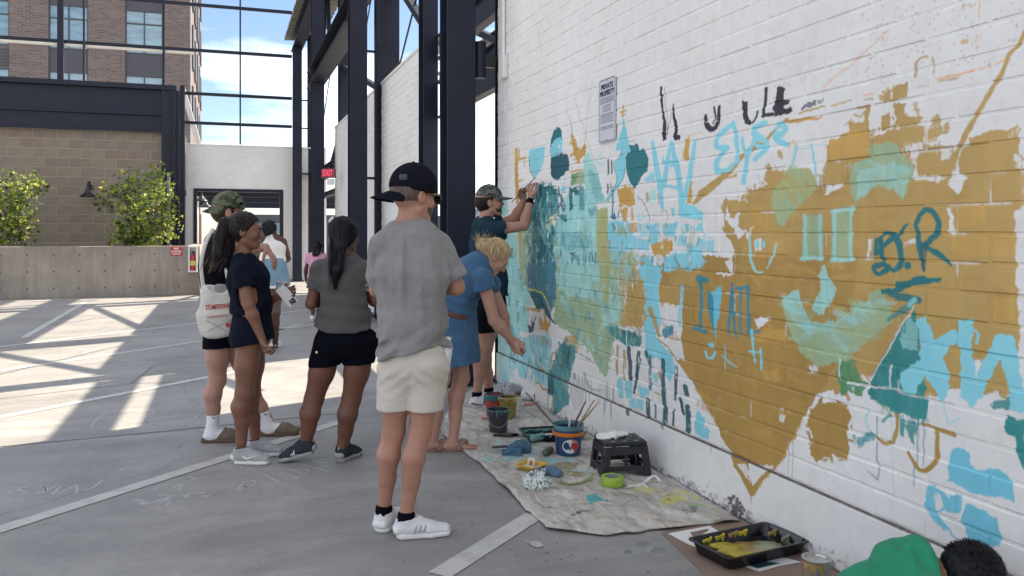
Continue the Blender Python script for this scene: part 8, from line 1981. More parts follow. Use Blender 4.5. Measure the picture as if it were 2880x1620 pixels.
def tray(name, c, ux, L, Wd, Hh, wall_m, inner, label, slope=True, parts=True):
	"""roller tray: rim flange, thin walls, sloping ramp to a paint well; ux = direction of the long side (ramp end to well end)"""
	r = empty(name, c, math.atan2(ux.y, ux.x), label, "paint tray")
	t = .004; a = .022
	def ring(l, w, z, rr=.03, n=5):
		pts = []
		for cx, cy, a0 in ((l/2 - rr, w/2 - rr, 0), (-l/2 + rr, w/2 - rr, 90), (-l/2 + rr, -w/2 + rr, 180), (l/2 - rr, -w/2 + rr, 270)):
			for i in range(n): an = R(a0 + 90 * i / (n - 1)); pts.append((cx + rr * math.cos(an), cy + rr * math.sin(an), z))
		return pts
	A, B, C_, D_, E_ = ring(L + 2*.012, Wd + 2*.012, Hh - .006), ring(L + 2*.012, Wd + 2*.012, Hh), ring(L, Wd, Hh), ring(L - a * 2, Wd - a * 2, .006), ring(L - a * 2 + .006, Wd - a * 2 + .006, .0)
	lift = lambda x: (.55 * Hh * max(0.0, min(1.0, (.12 * L - x) / (.60 * L)))) if slope else 0.0
	rings = [ring(L - .004, Wd - .004, Hh - .006), A, B, C_, D_]
	V = []; F = []; n = len(A)
	low = ring(L - a * 2 + .010, Wd - a * 2 + .010, .001)
	rings = [low] + rings
	for q_ in rings: V += q_
	for k in range(len(rings) - 1):
		for i in range(n): F.append((k*n + i, k*n + (i+1) % n, (k+1)*n + (i+1) % n, (k+1)*n + i))
	F.append(tuple(range((len(rings)-1)*n, len(rings)*n))); F.append(tuple(range(n))[::-1])
	mb = MB(); mb.add(V, F); mb.build("tray_shell", wall_m, r, smooth=False, bevel=.0015)
	fl = MB(); nseg = 14; xa, xb, hw_ = -L/2 + a * .55, L/2 - a * .8, Wd/2 - a * .8
	for i in range(nseg):
		u0, u1 = xa + (xb - xa) * i / nseg, xa + (xb - xa) * (i + 1) / nseg; fl.add([(u0, -hw_, lift(u0) + .0068), (u1, -hw_, lift(u1) + .0068), (u1, hw_, lift(u1) + .0068), (u0, hw_, lift(u0) + .0068)], [(0, 1, 2, 3)])
	fl.build('tray_floor', wall_m, r)
	if slope:
		rb = MB()
		for i in range(9):
			x = -L/2 + .05 + i * .026
			rb.bar((x, -Wd/2 + .04, lift(x) + .0075), (x, Wd/2 - .04, lift(x) + .0075), .006, .003)
		rb.build("ramp_ribs", wall_m, r)
	return r, lift, ring
glossy = mat("glossy_black_plastic", (.008, .008, .011), .18, .15, 10, .03, 40, .001)
cA, cB, cC, cD = [on_ground(u, v, .06) for u, v in ((1953.5, 1516), (2030, 1583), (2264.7, 1523.6), (2168, 1473))]
cen = (cA + cB + cC + cD) / 4; ux = ((cC - cB) + (cD - cA)).normalized()
wetoch, wetyel, wetsage = mat("wet_ochre_paint", (.34, .235, .085), .22, .2, 16, .25, 40), mat("wet_yellow_paint", (.50, .42, .03), .2, .25, 30, .5, 60), mat("wet_sage_paint", (.24, .27, .16), .2, .15, 14, .2, 40)
r, lift, ring = tray("paint_tray", (cen.x, cen.y, .008), ux, .47, .27, .062, glossy, None, "large glossy black paint tray with wet ochre and yellow paint on kraft board")
def blob(par, name, m, pts, lift_, th=.004, z0=.0075, wob=.004):
	mb = MB(); n = len(pts); cx, cy = sum(p[0] for p in pts)/n, sum(p[1] for p in pts)/n
	rings = []
	for f, dz in ((1, 0), (.93, th * .8), (.5, th), ):
		rings.append([(cx + (x - cx) * f + rng.uniform(-wob, wob) * (f < 1), cy + (y - cy) * f + rng.uniform(-wob, wob) * (f < 1), z0 + lift_(cx + (x - cx) * f) + dz) for x, y in pts])
	V = sum(rings, []) + [(cx, cy, z0 + lift_(cx) + th)]
	F = [(k*n + i, k*n + (i+1) % n, (k+1)*n + (i+1) % n, (k+1)*n + i) for k in range(2) for i in range(n)] + [(2*n + i, 2*n + (i+1) % n, 3*n) for i in range(n)]
	mb.add(V, F); return mb.build(name, m, par, smooth=True)
blob(r, "ochre_pool", wetoch, [(.195 * math.cos(a) * rng.uniform(.9, 1.03) + .005, .102 * math.sin(a) * rng.uniform(.85, 1.1)) for a in np.linspace(0, 6.28, 23)[:-1]], lift)
blob(r, "sage_pool", wetsage, [(.11 + .075 * math.cos(a) * rng.uniform(.8, 1.1), -.01 + .07 * math.sin(a) * rng.uniform(.8, 1.1)) for a in np.linspace(0, 6.28, 17)[:-1]], lift, .004, .0115)
yb = MB()
for i in range(30):
	y = -.095 + i * .0062 + rng.uniform(-.002, .002); x0_, x1_ = -.185 + rng.uniform(0, .03), rng.uniform(-.09, .02)
	yb.tube([(x0_, y, lift(x0_) + .012), ((x0_ + x1_)/2, y + rng.uniform(-.004, .004), lift((x0_ + x1_)/2) + .0145), (x1_, y + .004, lift(x1_) + .012)], [.002, .0042, .0012], 6)
yb.build("yellow_streaks", wetyel, r, smooth=True)
for i, (x, y, m) in enumerate(((-.06, .119, wetyel), (.08, .118, wetyel), (.02, .120, wetoch), (.205, .05, wetoch), (.21, -.03, wetsage), (-.14, .116, wetyel))):
	s_ = SDF(.002, .02); s_.ec((x - .025, y + .006, .036), (x + .025, y + .007, .044), (.012, .005), (.009, .004), (0, 0, 1), .005); s_.ec((x + .01, y + .004, .025), (x + .022, y + .007, .050), (.006, .004), (.005, .003), (1, 0, 0), .005); s_.noise(.003, 110, i); sobj(s_, "paint_smear", m, r)
# paint tin in front
p0 = on_ground(2296, 1640); p0 = at(2296, 1571, 3.46)
tinm, lidm = mat("ochre_dripped_tin", (.20, .155, .07), .45, .5, 14, .2), mat("tinplate", (.55, .54, .50), .3, .12, 20, .05, metal=.85)
r = empty("paint_tin", (p0.x, p0.y, .005), R(-30), "small paint tin with dented lid and ochre drips at the boy's elbow", "paint tin")
mb = MB(); mb.lathe([(.057, 0), (.0585, .003), (.0565, .006), (.0565, .122), (.0595, .126), (.0595, .131), (.053, .131), (.053, .126)], (0, 0, 0), 32, True, False); mb.build("can_body", lidm, r, smooth=True)
mb = MB(); mb.lathe([(.0525, .120), (.0525, .129), (.047, .1285), (.045, .122), (.02, .121), (.001, .1215)], (0, 0, 0), 32, False, False); mb.build("lid", lidm, r, smooth=True)
mb = MB()
n = 40
for i in range(n):
	a0, a1 = 2*math.pi*i/n, 2*math.pi*(i+1)/n
	if math.cos(a0 + .2) > .55: continue
	l = .055 + .045 * math.sin(i * 2.3) * math.sin(i * .7) - .02
	mb.add([(.0573*math.cos(a), .0573*math.sin(a), z) for a, z in ((a0, .121), (a1, .121), (a1, .121 - max(.012, l)), (a0, .121 - max(.012, l)))], [(0, 1, 2, 3)])
mb.build("paint_drips", wetoch, r)
mb = MB()
for i in range(14):
	a0, a1 = -2.2 + .085 * i, -2.2 + .085 * (i + 1)
	mb.add([(.0569*math.cos(a), .0569*math.sin(a), z) for a, z in ((a0, .012), (a1, .012), (a1, .10), (a0, .10))], [(0, 1, 2, 3)])
mb.build("label", mat("grey_paper_label", (.16, .16, .19), .6, .2, 30), r)

# ---- buckets
teal_wet, teal_pale = mat("wet_teal_paint", (.03, .13, .145), .25, .25, 20, .3, 60), mat("wet_aqua_paint", (.10, .27, .28), .25, .25, 20, .3, 60)
def bucket(name, c, r0, r1, h, body_m, paint_m, label, fill=.8, handle=None, rim=None, drips=None, rim_h=.016):
	e = empty(name, c, rng.uniform(0, 6), label, "bucket", "paint buckets on the drop cloth")
	mb = MB(); mb.lathe([(r0 * .9, 0), (r0, .004), (r1, h - rim_h), (r1 + .006, h - rim_h + .001), (r1 + .006, h), (r1 - .003, h), (r0 + (r1 - r0) * fill - .003, h * fill)], (0, 0, 0), 32, True, False); mb.build("pail", body_m, e, smooth=True)
	if rim: mb = MB(); mb.lathe([(r1 + .0005, h - .045), (r1 + .009, h - .043), (r1 + .010, h - .022), (r1 + .0065, h - .020)], (0, 0, 0), 32, False, False); mb.build("rim_band", rim, e, smooth=True)
	mb = MB(); rr = r0 + (r1 - r0) * fill - .0035; mb.lathe([(rr, h * fill - .004), (rr * .6, h * fill - .002), (.001, h * fill - .004)], (0, 0, 0), 32, False, True); mb.build("paint", paint_m, e, smooth=True)
	if handle:
		mb = MB(); mb.tube([((r1 + .004) * math.cos(t_), -(.02 + .055 * math.sin(t_)) - r1 * .75 * math.sin(t_), h * .86 - .085 * math.sin(t_)) for t_ in np.linspace(0, math.pi, 15)], .0022, 6); mb.build("handle", handle, e, smooth=True)
	if drips:
		mb = MB(); n = 26
		for i in range(n):
			a0 = 2*math.pi*i/n; l = rng.uniform(.012, .05) if rng.random() < .55 else .008
			mb.tube([((r1 + .003) * math.cos(a0), (r1 + .003) * math.sin(a0), h - .001), ((r1 + .0065) * math.cos(a0), (r1 + .0065) * math.sin(a0), h - .006), ((r1 + .0055 - (r1 - r0) * l / h) * math.cos(a0), (r1 + .0055 - (r1 - r0) * l / h) * math.sin(a0), h - l)], [.005, .006, .003], 6)
		mb.build("paint_drips", drips, e, smooth=True)
	return e
def zat(x, y): p = Z(x, y); return Vector((p.x, p.y, CZ(p) - .003))
slate = mat("slate_plastic", (.040, .042, .052), .4, .15, 8)
e = bucket("bucket", zat(540, 612), .064, .078, .165, slate, teal_pale, "dark slate bucket with aqua paint and wire handle in front of the red pail", .86, STEEL_GREY, None, teal_pale); e.rotation_euler.z = -YAW
e = bucket("bucket", zat(492, 455), .060, .072, .17, mat("red_pail_plastic", (.36, .045, .055), .4, .15, 8), teal_wet, "red pail rimmed with dark teal paint behind the slate bucket", .9, None, None, teal_wet, .035)
mb = MB(); mb.lathe([(.0735, 0), (.0815, .004), (.0815, .042), (.0735, .046)], (0, 0, .132), 32, False, False); mb.build("paint_crust", teal_wet, e, smooth=True)
bucket("bucket", zat(640, 470), .062, .074, .165, mat("mustard_pail_plastic", (.24, .18, .03), .4, .25, 8), mat("wet_mustard_paint", (.24, .18, .03), .25, .25, 20), "mustard yellow pail with drips standing beside the red pail", .8, None, None, mat("dried_pale_drips", (.55, .5, .3), .5, .2))
navy = mat("blue_pail_plastic", (.018, .05, .13), .35, .12, 8); orange = mat("orange_rim_plastic", (.62, .17, .02), .35, .12, 8)
bk = bucket("bucket", zat(1290, 868), .079, .094, .175, navy, teal_wet, "blue bucket with orange rim band and round emblem holding brushes beside the step stool", .72, None, orange, None, .03)
bk.rotation_euler.z = -YAW
clearm = mat("clouded_teal_plastic", (.10, .22, .25), .2, .2, 10); mb = MB(); mb.lathe([(.0955, .152), (.1005, .200), (.103, .200), (.098, .150)], (0, 0, 0), 32, False, False); mb.build("upper_lip", clearm, bk, smooth=True)
def emblem(par, rad, z, a0, pts_ang, m, name, h=.0012):
	"""flat print wrapped on the pail"""
	mb = MB(); n = len(pts_ang); V = []
	for u_, v_ in pts_ang:
		rr = rad + (v_ + z) / .175 * .015 + .0015
		a = a0 + u_ / rad; V.append((rr * math.cos(a), rr * math.sin(a), z + v_))
	c = (np.mean([v[0] for v in V]), np.mean([v[1] for v in V]), np.mean([v[2] for v in V])); s = math.hypot(c[0], c[1]); rr = rad + (c[2]) / .175 * .015 + .0015
	V.append((c[0] / s * rr, c[1] / s * rr, c[2])); mb.add(V, [(i, (i+1) % n, n) for i in range(n)]); return mb.build(name, m, par)
wp, rp_ = mat("white_print", (.62, .62, .64), .5, .05, 20), mat("red_print_pail", (.45, .03, .03), .5, .1, 20)
circ = lambda cx, cy, rx, ry, a=0, b=360, n=22: [(cx + rx * math.cos(R(a + (b - a) * i / n)), cy + ry * math.sin(R(a + (b - a) * i / n))) for i in range(n if b - a == 360 else n + 1)]
A0 = -math.pi / 2 + .12
emblem(bk, .0800, .068, A0, circ(0, 0, .052, .046), wp, "round_print")
emblem(bk, .0806, .068, A0, [(0, 0)] + circ(0, 0, .050, .044, -60, 80, 14), rp_, "red_print")
for cx, cy in ((-.018, .012), (-.028, -.012), (-.006, -.012)): emblem(bk, .0812, .068, A0, circ(cx, cy, .010, .010, 0, 360, 10), navy, "flower_print")
for y_, w_ in ((.028, .03), (-.024, .016)): emblem(bk, .0815, .068, A0, [(.006, y_ - .003), (.006 + w_, y_ - .003), (.006 + w_, y_ + .003), (.006, y_ + .003)], wp, "small_print")
# brushes standing in it
woodm = mat("bare_wood_handle", (.36, .25, .15), .6, .25, 20); darkw = mat("brown_brush_handle", (.13, .07, .045), .4, .25, 20)
bc = Vector(bk.location)
for i, (dx, dy, tx, ty, L_, m, lab) in enumerate(((-.05, .0, -.155, .04, .36, darkw, "long brown brush leaning left in the orange-rimmed bucket"), (.0, -.02, .015, .0, .22, SOLE_WHITE, "white tipped brush upright in the orange-rimmed bucket"), (.045, .03, .12, .06, .26, woodm, "bare wooden brush leaning right in the orange-rimmed bucket"), (.04, .05, .17, .09, .27, woodm, "rightmost wooden brush in the orange-rimmed bucket"), (.02, .045, .10, .09, .24, darkw, "dark brush crossing behind the wooden ones in the orange-rimmed bucket"))):
	a = Vector((bc.x, bc.y, bc.z + .13)) + cam2w(dx, dy, 0) * .8; d = Vector((*cam2w(tx, ty, 0).xy, .17)).normalized()
	e = empty("paint_brush", a, 0, lab, "brush", "brushes in the orange-rimmed bucket")
	mb = MB(); mb.tube([tuple(d * .0), tuple(d * L_ * .5), tuple(d * L_)], [.004, .007, .0045], 8); mb.build("handle", m, e, smooth=True); mb = MB(); mb.tube([tuple(-d * .05), tuple(-d * .001)], .0055, 8); mb.build("ferrule", lidm, e)
# ---- roller tray behind, with teal roller
cA, cC = Z(800, 660, .05), Z(1420, 560, .05); cen = (cA + cC) / 2
r, lift, ring = tray("paint_tray", (cen.x, cen.y, CLOTH), cam2w(1, .22, 0).normalized(), .42, .26, .06, glossy, None, "black roller tray with teal paint lying behind the orange-rimmed bucket")
blob(r, "teal_pool", teal_pale, [(-.01 + .17 * math.cos(a) * rng.uniform(.75, 1.1), -.01 + .08 * math.sin(a) * rng.uniform(.75, 1.1)) for a in np.linspace(0, 6.28, 21)[:-1]], lift)
for i in range(5):
	s_ = SDF(.003, .02); x = -.15 + i * .07; s_.ec((x - .03, .112, .034), (x + .03, .114, .042), (.010, .005), (.008, .004), (0, 0, 1), .005); s_.noise(.004, 90, i); sobj(s_, "paint_smear", teal_pale, r)
rm = mat("aqua_roller_nap", (.13, .30, .28), .8, .15, 30, .4, 200)
c = Z(960, 665, .05)
e = empty("paint_roller", (c.x, c.y, .062), -YAW + R(40), "aqua foam roller lying in the black tray behind the bucket", "roller"); s_ = SDF(.003, .03); s_.ec((-.042, 0, 0), (.042, 0, 0), .024, .024); s_.noise(.0015, 120, 1); sobj(s_, "roller_sleeve", rm, e); mb = MB(); mb.tube([(.06, 0, 0), (.09, 0, .0), (.1, -.03, .004), (.06, -.075, .010), (.03, -.09, .012)], .003, 6); mb.build("wire_frame", lidm, e)
# ---- loose things on the cloth
c = zat(620, 685); e = empty("hand_brush", (c.x, c.y, c.z + .012), -YAW + R(6), "short black hand brush lying flat between slate bucket and roller tray", "brush"); mb = MB(); mb.box((-.09, -.012, -.010), (-.02, .012, .010)); mb.build("handle", BLACK_PLASTIC, e, bevel=.006, seg=2); mb = MB(); mb.box((-.02, -.02, -.010), (.045, .02, .012)); mb.build("ferrule", slate, e, bevel=.004); s_ = SDF(.003, .02); s_.ec((.045, 0, 0), (.085, 0, 0), (.020, .009), (.022, .006), (0, 1, 0)); s_.noise(.004, 90, 2, (.3, 1, 1)); sobj(s_, "bristles", BLACK_FAB, e)
nitrile = mat("blue_cloth", (.05, .125, .20), .6, .3, 9, .5, 40)
def crumple(name, c, pts, label, m, seed, amp=.012, cat="rag", group=None, freq=26):
	e = SDF(.0035, .04)
	for (a, b_, r0, r1) in pts: e.ec(a, b_, r0, r1, (1, 0, 0) if isinstance(r0, tuple) else None, .02)
	e.plane((0, 0, -.001), (0, 0, -1)); e.noise(amp, freq, seed, (1, .8, 1.2)); e.noise(amp * .5, freq * 2.2, seed + 1)
	e.warp(lambda P: amp * .8 * (np.abs(np.sin(P[:, 0] * 90 + 3 * np.sin(P[:, 1] * 60) + P[:, 2] * 50 + seed)) - .6))
	o = sobj(e, name, m); o.location = c; o.rotation_euler = (0, 0, -YAW); return tag(o, label, cat, group)
crumple("blue_rag", zat(720, 855), [((-.02, .02, .025), (.06, .05, .03), .04, .045), ((-.06, -.04, .015), (.02, -.03, .02), .028, .032), ((.03, .05, .05), (.06, .06, .055), .03, .025)], "crumpled blue rag heap left of the small yellow tray", nitrile, 3)
mb = MB(); mb.box((-.075, -.012, -.008), (.03, .012, .008)); c = zat(590, 825); o = mb.build("rag_handle", slate, bevel=.006, seg=2); o.location = (c.x, c.y, c.z + .035); o.rotation_euler = (0, R(-4), -YAW); o.name = "brush_handle"; tag(o, "dark brush handle poking out of the crumpled blue rag heap", "brush")
crumple("blue_rag", zat(1085, 1090), [((-.06, .03, .015), (.03, .0, .022), .022, .03), ((.03, .0, .02), (.055, -.03, .02), .028, .026)], "small twisted blue rag touching the yellow tray's near corner", mat("faded_blue_cloth", (.085, .15, .235), .7, .3, 12, .5, 40), 7, .010)
c = zat(1072, 870); o = sobj(SDF(.003, .03).ec((-.02, -.03, .022), (.02, .04, .024), .021, .021).noise(.0015, 100, 2), "roller_sleeve", mat("olive_roller_nap", (.10, .125, .085), .85, .2, 20, .5, 200)); o.location = c; o.rotation_euler = (0, 0, -YAW); tag(o, "olive green roller sleeve lying between yellow tray and blue bucket", "roller")
yel = mat("yellow_tray_plastic", (.58, .36, .04), .4, .15, 10)
cA, cC = Z(745, 915, .035), Z(1055, 985, .035); cen = (Z(745, 915, .03) + Z(870, 1055, .03) + Z(1055, 985, .03) + Z(920, 900, .03)) / 4
r, lift, ring = tray("paint_tray", (cen.x, cen.y, CLOTH), (Z(1055, 985, .03) - Z(870, 1055, .03)).normalized(), .15, .135, .035, yel, None, "small yellow paint tray with a paper card standing in it", False)
mb = MB(); mb.box((-.022, -.0006, 0), (.022, .0006, .062)); o = mb.build("paper_card", card); o.location = (cen.x - .01, cen.y, CLOTH + .009); o.rotation_euler = (R(-16), R(14), -YAW + .2); tag(o, "white card with an orange print leaning in the yellow tray", "card")
mb = MB(); mb.prism([(-.012, .015), (.012, .015), (.014, .035), (.0, .05), (-.014, .035)], .0006); e = mb.build("orange_print", mat("orange_print_ink", (.5, .16, .07), .6, .2, 40), o); e.location = (0, -.0008, 0); e.rotation_euler = (R(90), 0, 0)
s_ = SDF(.003, .02); s_.ec((.03, .01, .022), (.05, .02, .028), .014, .012); s_.ec((-.03, .03, .014), (.04, .04, .014), .012, .010); s_.noise(.006, 70, 3); sobj(s_, "dried_paint", mat("cream_dried_paint", (.62, .55, .40), .5, .15, 30), r)
# white and charcoal patterned crumpled cloth
m, t, b = node_mat("patterned_cloth"); v = coords(t, "Object"); n1 = noise(t, v, 55, 3, .6, 1.0)
t.links.new(ramp(t, n1, [(.50, (.66, .70, .69)), (.56, (.10, .14, .15))]), b.inputs["Base Color"]); b.inputs["Roughness"].default_value = .7
crumple("patterned_rag", zat(940, 1235), [((-.03, 0, .03), (.03, .0, .03), .045, .05), ((-.03, .02, .055), (.03, .02, .06), .03, .028), ((-.045, .0, .07), (-.05, .01, .085), .012, .006), ((.0, .02, .08), (.01, .02, .10), .012, .005), ((.045, .02, .075), (.055, .02, .095), .012, .006)], "crumpled white and charcoal patterned rag at the edge of the drop cloth", m, 11, .013, freq=30)
# green tape roll
c = zat(1762, 1195); e = empty("tape_roll", c, 0, "roll of lime green masking tape in front of the black step stool", "tape roll")
mb = MB(); mb.lathe([(.041, 0), (.064, 0), (.065, .002), (.065, .050), (.064, .052), (.041, .052), (.041, 0)], (0, 0, 0), 40, False, False); mb.build("tape", mat("lime_green_tape", (.30, .44, .05), .45, .1, 30, .1), e, smooth=True)
mb = MB(); mb.lathe([(.0375, .001), (.0408, .001), (.0408, .0515), (.0375, .0515), (.0375, .001)], (0, 0, 0), 40, False, False); mb.build("core", mat("grey_card_core", (.30, .30, .32), .7, .2, 30), e, smooth=True)
# bent strip, paper star, dried flakes
def strip(name, pts, w, m, label, cat, z=.018):
	mb = MB(); P = curve([Vector((p.x, p.y, CZ(p) + z_)) for p, z_ in pts], 4)
	n = len(P); V = []
	for i, q_ in enumerate(P):
		d = (P[min(i+1, n-1)] - P[max(i-1, 0)]); d.z = 0; d.normalize(); k = Vector((-d.y, d.x, 0)) * w * (1 - .5 * abs(i / (n - 1) - .5))
		V += [q_ + k, q_ - k, q_ + k + Vector((0, 0, .0025)), q_ - k + Vector((0, 0, .0025))]
	F = []
	for i in range(n - 1):
		a, c_ = 4*i, 4*(i+1); F += [(a+2, a+3, c_+3, c_+2), (a+1, a, c_, c_+1), (a, a+2, c_+2, c_), (a+3, a+1, c_+1, c_+3)]
	mb.add(V, F); return tag(mb.build(name, m, smooth=True), label, cat)
mg = mat("teal_to_lime_paint", (.20, .30, .07), .4, .5, 7)
strip("paint_stick", [(Z(1195, 1165), .006), (Z(1290, 1195), .003), (Z(1420, 1185), .004), (Z(1530, 1150), .012), (Z(1560, 1130), .02)], .010, mg, "curved paint stick smeared green and lime beside the tape roll", "stick")
star = [Z(1905, 1235), Z(1935, 1210), Z(1900, 1190), Z(1990, 1195), Z(2060, 1180), Z(2110, 1160), Z(2120, 1185), Z(2145, 1230), Z(2090, 1215), Z(2000, 1210)]
mb = MB(); mb.prism([(q_.x, q_.y) for q_ in star], .0012); o = mb.build("paper_star", card); o.location.z = .020; tag(o, "white paper star cut-out lying right of the green tape roll", "paper")
strip("paper_curl", [(Z(2110, 1185), .006), (Z(2160, 1160), .02), (Z(2220, 1145), .03), (Z(2275, 1175), .012)], .010, card, "curl of white paper beside the paper star", "paper", 0)
mb = MB(); mb.prism([(q_.x, q_.y) for q_ in (Q(200, 605), Q(245, 610), Q(270, 602), Q(320, 608), Q(335, 630), Q(355, 640), Q(310, 650), Q(260, 640), Q(245, 622))], .002); o = mb.build("dried_paint_flake", mat("pale_dried_paint", (.42, .41, .39), .7, .15, 30)); o.location.z = .004; tag(o, "pale dried paint flake on bare concrete near the painted stripe", "flake")
spl = MB()
for x, y, rx, ry in ((1090, 615, 50, 22), (985, 680, 34, 18), (1210, 665, 64, 26)): spl.add([(q_.x, q_.y, .0008) for q_ in quad(Q, x, y, rx, ry)], [tuple(range(10))])
tag(spl.build("paint_stain", mat("faded_blue_stain", (.20, .215, .22), .7, .3, 20)), kind="structure")
spl = MB()
for x, y, rx, ry in ((1615, 780, 58, 22), (1340, 793, 8, 4), (1370, 785, 7, 3), (1430, 745, 20, 3), (1400, 810, 9, 4)): spl.add([(q_.x, q_.y, .0008) for q_ in quad(Q, x, y, rx, ry)], [tuple(range(10))])
tag(spl.build("paint_stain", mat("lime_stain", (.36, .39, .17), .6, .3, 20)), kind="structure")
spl = MB()
for _ in range(60):
	x, y = rng.uniform(-900, 1500), rng.uniform(150, 860); q_ = Q(x, y); s_ = rng.uniform(.002, .007); spl.add([(q_.x + s_ * math.cos(a) * rng.uniform(.6, 2), q_.y + s_ * math.sin(a), .0007) for a in np.linspace(0, 6.28, 8)[:-1]], [tuple(range(7))])
tag(spl.build("dark_specks", GROOVE), kind="structure")
# ---- folding step stool
def stool():
	fl, fr_, fc = Z(1455, 1025), Z(2075, 1095), Z(1660, 1120)
	ex = (fr_ - fc); ex.z = 0; wx_ = ex.length; ex.normalize(); ey = Vector((-ex.y, ex.x, 0)); dp = (fl - fc).dot(ey)
	wx_, dp = max(.30, min(wx_, .40)), max(.25, min(abs(dp), .30)); h = .208
	c = fc + ex * wx_ / 2 + ey * dp / 2
	e = empty("step_stool", (c.x, c.y, CLOTH), math.atan2(ex.y, ex.x), "black plastic folding step stool with a white rag on top against the wall", "stool")
	m = mat("black_stool_plastic", (.014, .014, .02), .42, .15, 10, .12, 160, .001); tx, ty, tk = wx_ / 2 / 1.17, dp / 2 / 1.17, .014
	mb = MB(); mb.box((-tx - .006, -ty - .006, h - .024), (tx + .006, ty + .006, h)); mb.build("seat", m, e, bevel=.006, seg=2)
	gr_ = mat("grip_dots", (.30, .30, .31), .6, .2, 30)
	for i in range(7):
		for j in range(4):
			b_ = MB(); x, y = -tx + .02 + i * (2*tx - .04) / 6, -ty + .02 + j * (2*ty - .04) / 3; b_.box((x - .010, y - .007, h + .0002), (x + .010, y + .007, h + .002)); b_.build("grip_pad", gr_ if (i + j) % 2 else m, e, bevel=.0008)
	def panel(p, q_, sign, axis):
		"""splayed side: two legs, a top apron and a cross bar leaving two openings"""
		pb = MB()
		def pt(s, z, o):
			out_ = 1 + .17 * (h - z) / h
			if axis == 'x': return (s * out_ * 1.0, sign * (ty * out_ + o), z)
			return (sign * (tx * out_ + o), s * out_, z)
		L_ = tx if axis == 'x' else ty
		def slab(s0, s1, z0, z1, s2=None, s3=None):
			s2 = s0 if s2 is None else s2; s3 = s1 if s3 is None else s3
			vs_ = [pt(s0, z0, 0), pt(s1, z0, 0), pt(s3, z1, 0), pt(s2, z1, 0), pt(s0, z0, tk * .6), pt(s1, z0, tk * .6), pt(s3, z1, tk * .6), pt(s2, z1, tk * .6)]
			pb.add(vs_, [(0, 1, 2, 3), (7, 6, 5, 4), (0, 4, 5, 1), (1, 5, 6, 2), (2, 6, 7, 3), (3, 7, 4, 0)])
		w = .036
		slab(-L_, -L_ + w, 0, h - .026); slab(L_ - w, L_, 0, h - .026); slab(-L_ + w, L_ - w, h - .075, h - .026); slab(-L_ + w, L_ - w, .040, .068)
		slab(-.009, .009, .068, h - .075); slab(-L_ + w, -L_ + w + .03, .015, .035, -L_ + w, -L_ + w + .05); slab(L_ - w - .03, L_ - w, .015, .035, L_ - w - .05, L_ - w)
		pb.build("side_panel", m, e, bevel=.002)
	for sg in (-1, 1): panel(0, 0, sg, 'x'); panel(0, 0, sg, 'y')
	return e, h, ex
st_, sh_, sx_ = stool()
c = Vector(st_.location) + cam2w(-.04, .0, 0)
crumple("white_rag", (c.x, c.y, CLOTH + sh_ + .002), [((-.09, -.02, .008), (.0, .0, .014), (.03, .014), (.04, .018)), ((.0, .0, .014), (.08, .05, .012), (.04, .018), (.03, .012))], "white rag lying on top of the black step stool", WHITE_FAB, 5, .007)
# far end of the cloth: lettuce-green weed, plastic sheet, white tin, pink chalk
c = Z(430, 45); e = empty("weed", (c.x, c.y, .004), 0, "small green weed growing at the end of the painted wall", "plant"); mb = MB()
for i in range(40):
	a, l = rng.uniform(0, 6.28), rng.uniform(.05, .12); d = Vector((math.cos(a), math.sin(a), rng.uniform(.6, 1.8))).normalized(); s_ = d.cross(Vector((0, 0, 1))).normalized(); w = l * .28
	mb.add([(0, 0, 0), d * l * .5 + s_ * w, d * l + Vector((0, 0, -.012)), d * l * .5 - s_ * w], [(0, 1, 2, 3)])
mb.build("leaves", mat("fresh_leaf_green", (.09, .19, .035), .5, .3, 20), e)
crumple("plastic_sheet", zat(660, 215), [((-.16, .0, .01), (.0, .05, .03), (.05, .03), (.12, .05)), ((.0, .05, .03), (.16, .08, .02), (.12, .05), (.08, .03))], "crumpled grey plastic sheet behind the buckets", mat("cloudy_plastic_sheet", (.36, .36, .38), .22, .25, 9, .4, 30), 21, .012, "plastic sheet", None, 18)
c = zat(870, 280); e = empty("white_tin", (c.x, c.y, c.z + .045), -YAW + R(25), "white tin lying on its side against the wall", "tin"); mb = MB(); mb.lathe([(.045, -.06), (.047, -.058), (.045, -.05), (.045, .06), (.048, .062), (.048, .066), (.043, .066), (.042, -.05)], (0, 0, 0), 28, True, False); o = mb.build("can_body", SOLE_WHITE, e, smooth=True); mb = MB(); mb.tube([(.046 * math.cos(a), .046 * math.sin(a) * 1.0, .05 + .05 * math.sin(a)) for a in np.linspace(0, math.pi, 12)], .002, 5); o2 = mb.build("wire_handle", STEEL_GREY, e); e.rotation_euler = (R(90), 0, -YAW + R(65))
o = sobj(SDF(.003, .02).ec((-.035, 0, .011), (.035, .01, .011), .011, .010), "chalk_stick", mat("pink_chalk", (.55, .22, .26), .9, .1, 30)); o.location = zat(870, 335); o.rotation_euler = (0, 0, -YAW); tag(o, "stub of pink pavement chalk near the white tin", "chalk")
o = sobj(SDF(.003, .02).ec((-.02, 0, .008), (.03, -.01, .008), .009, .007), "chalk_stick", mat("rose_chalk", (.50, .20, .22), .9, .1, 30)); o.location = zat(395, 487); o.rotation_euler = (0, 0, -YAW); tag(o, "stub of rosy chalk just left of the slate bucket", "chalk")
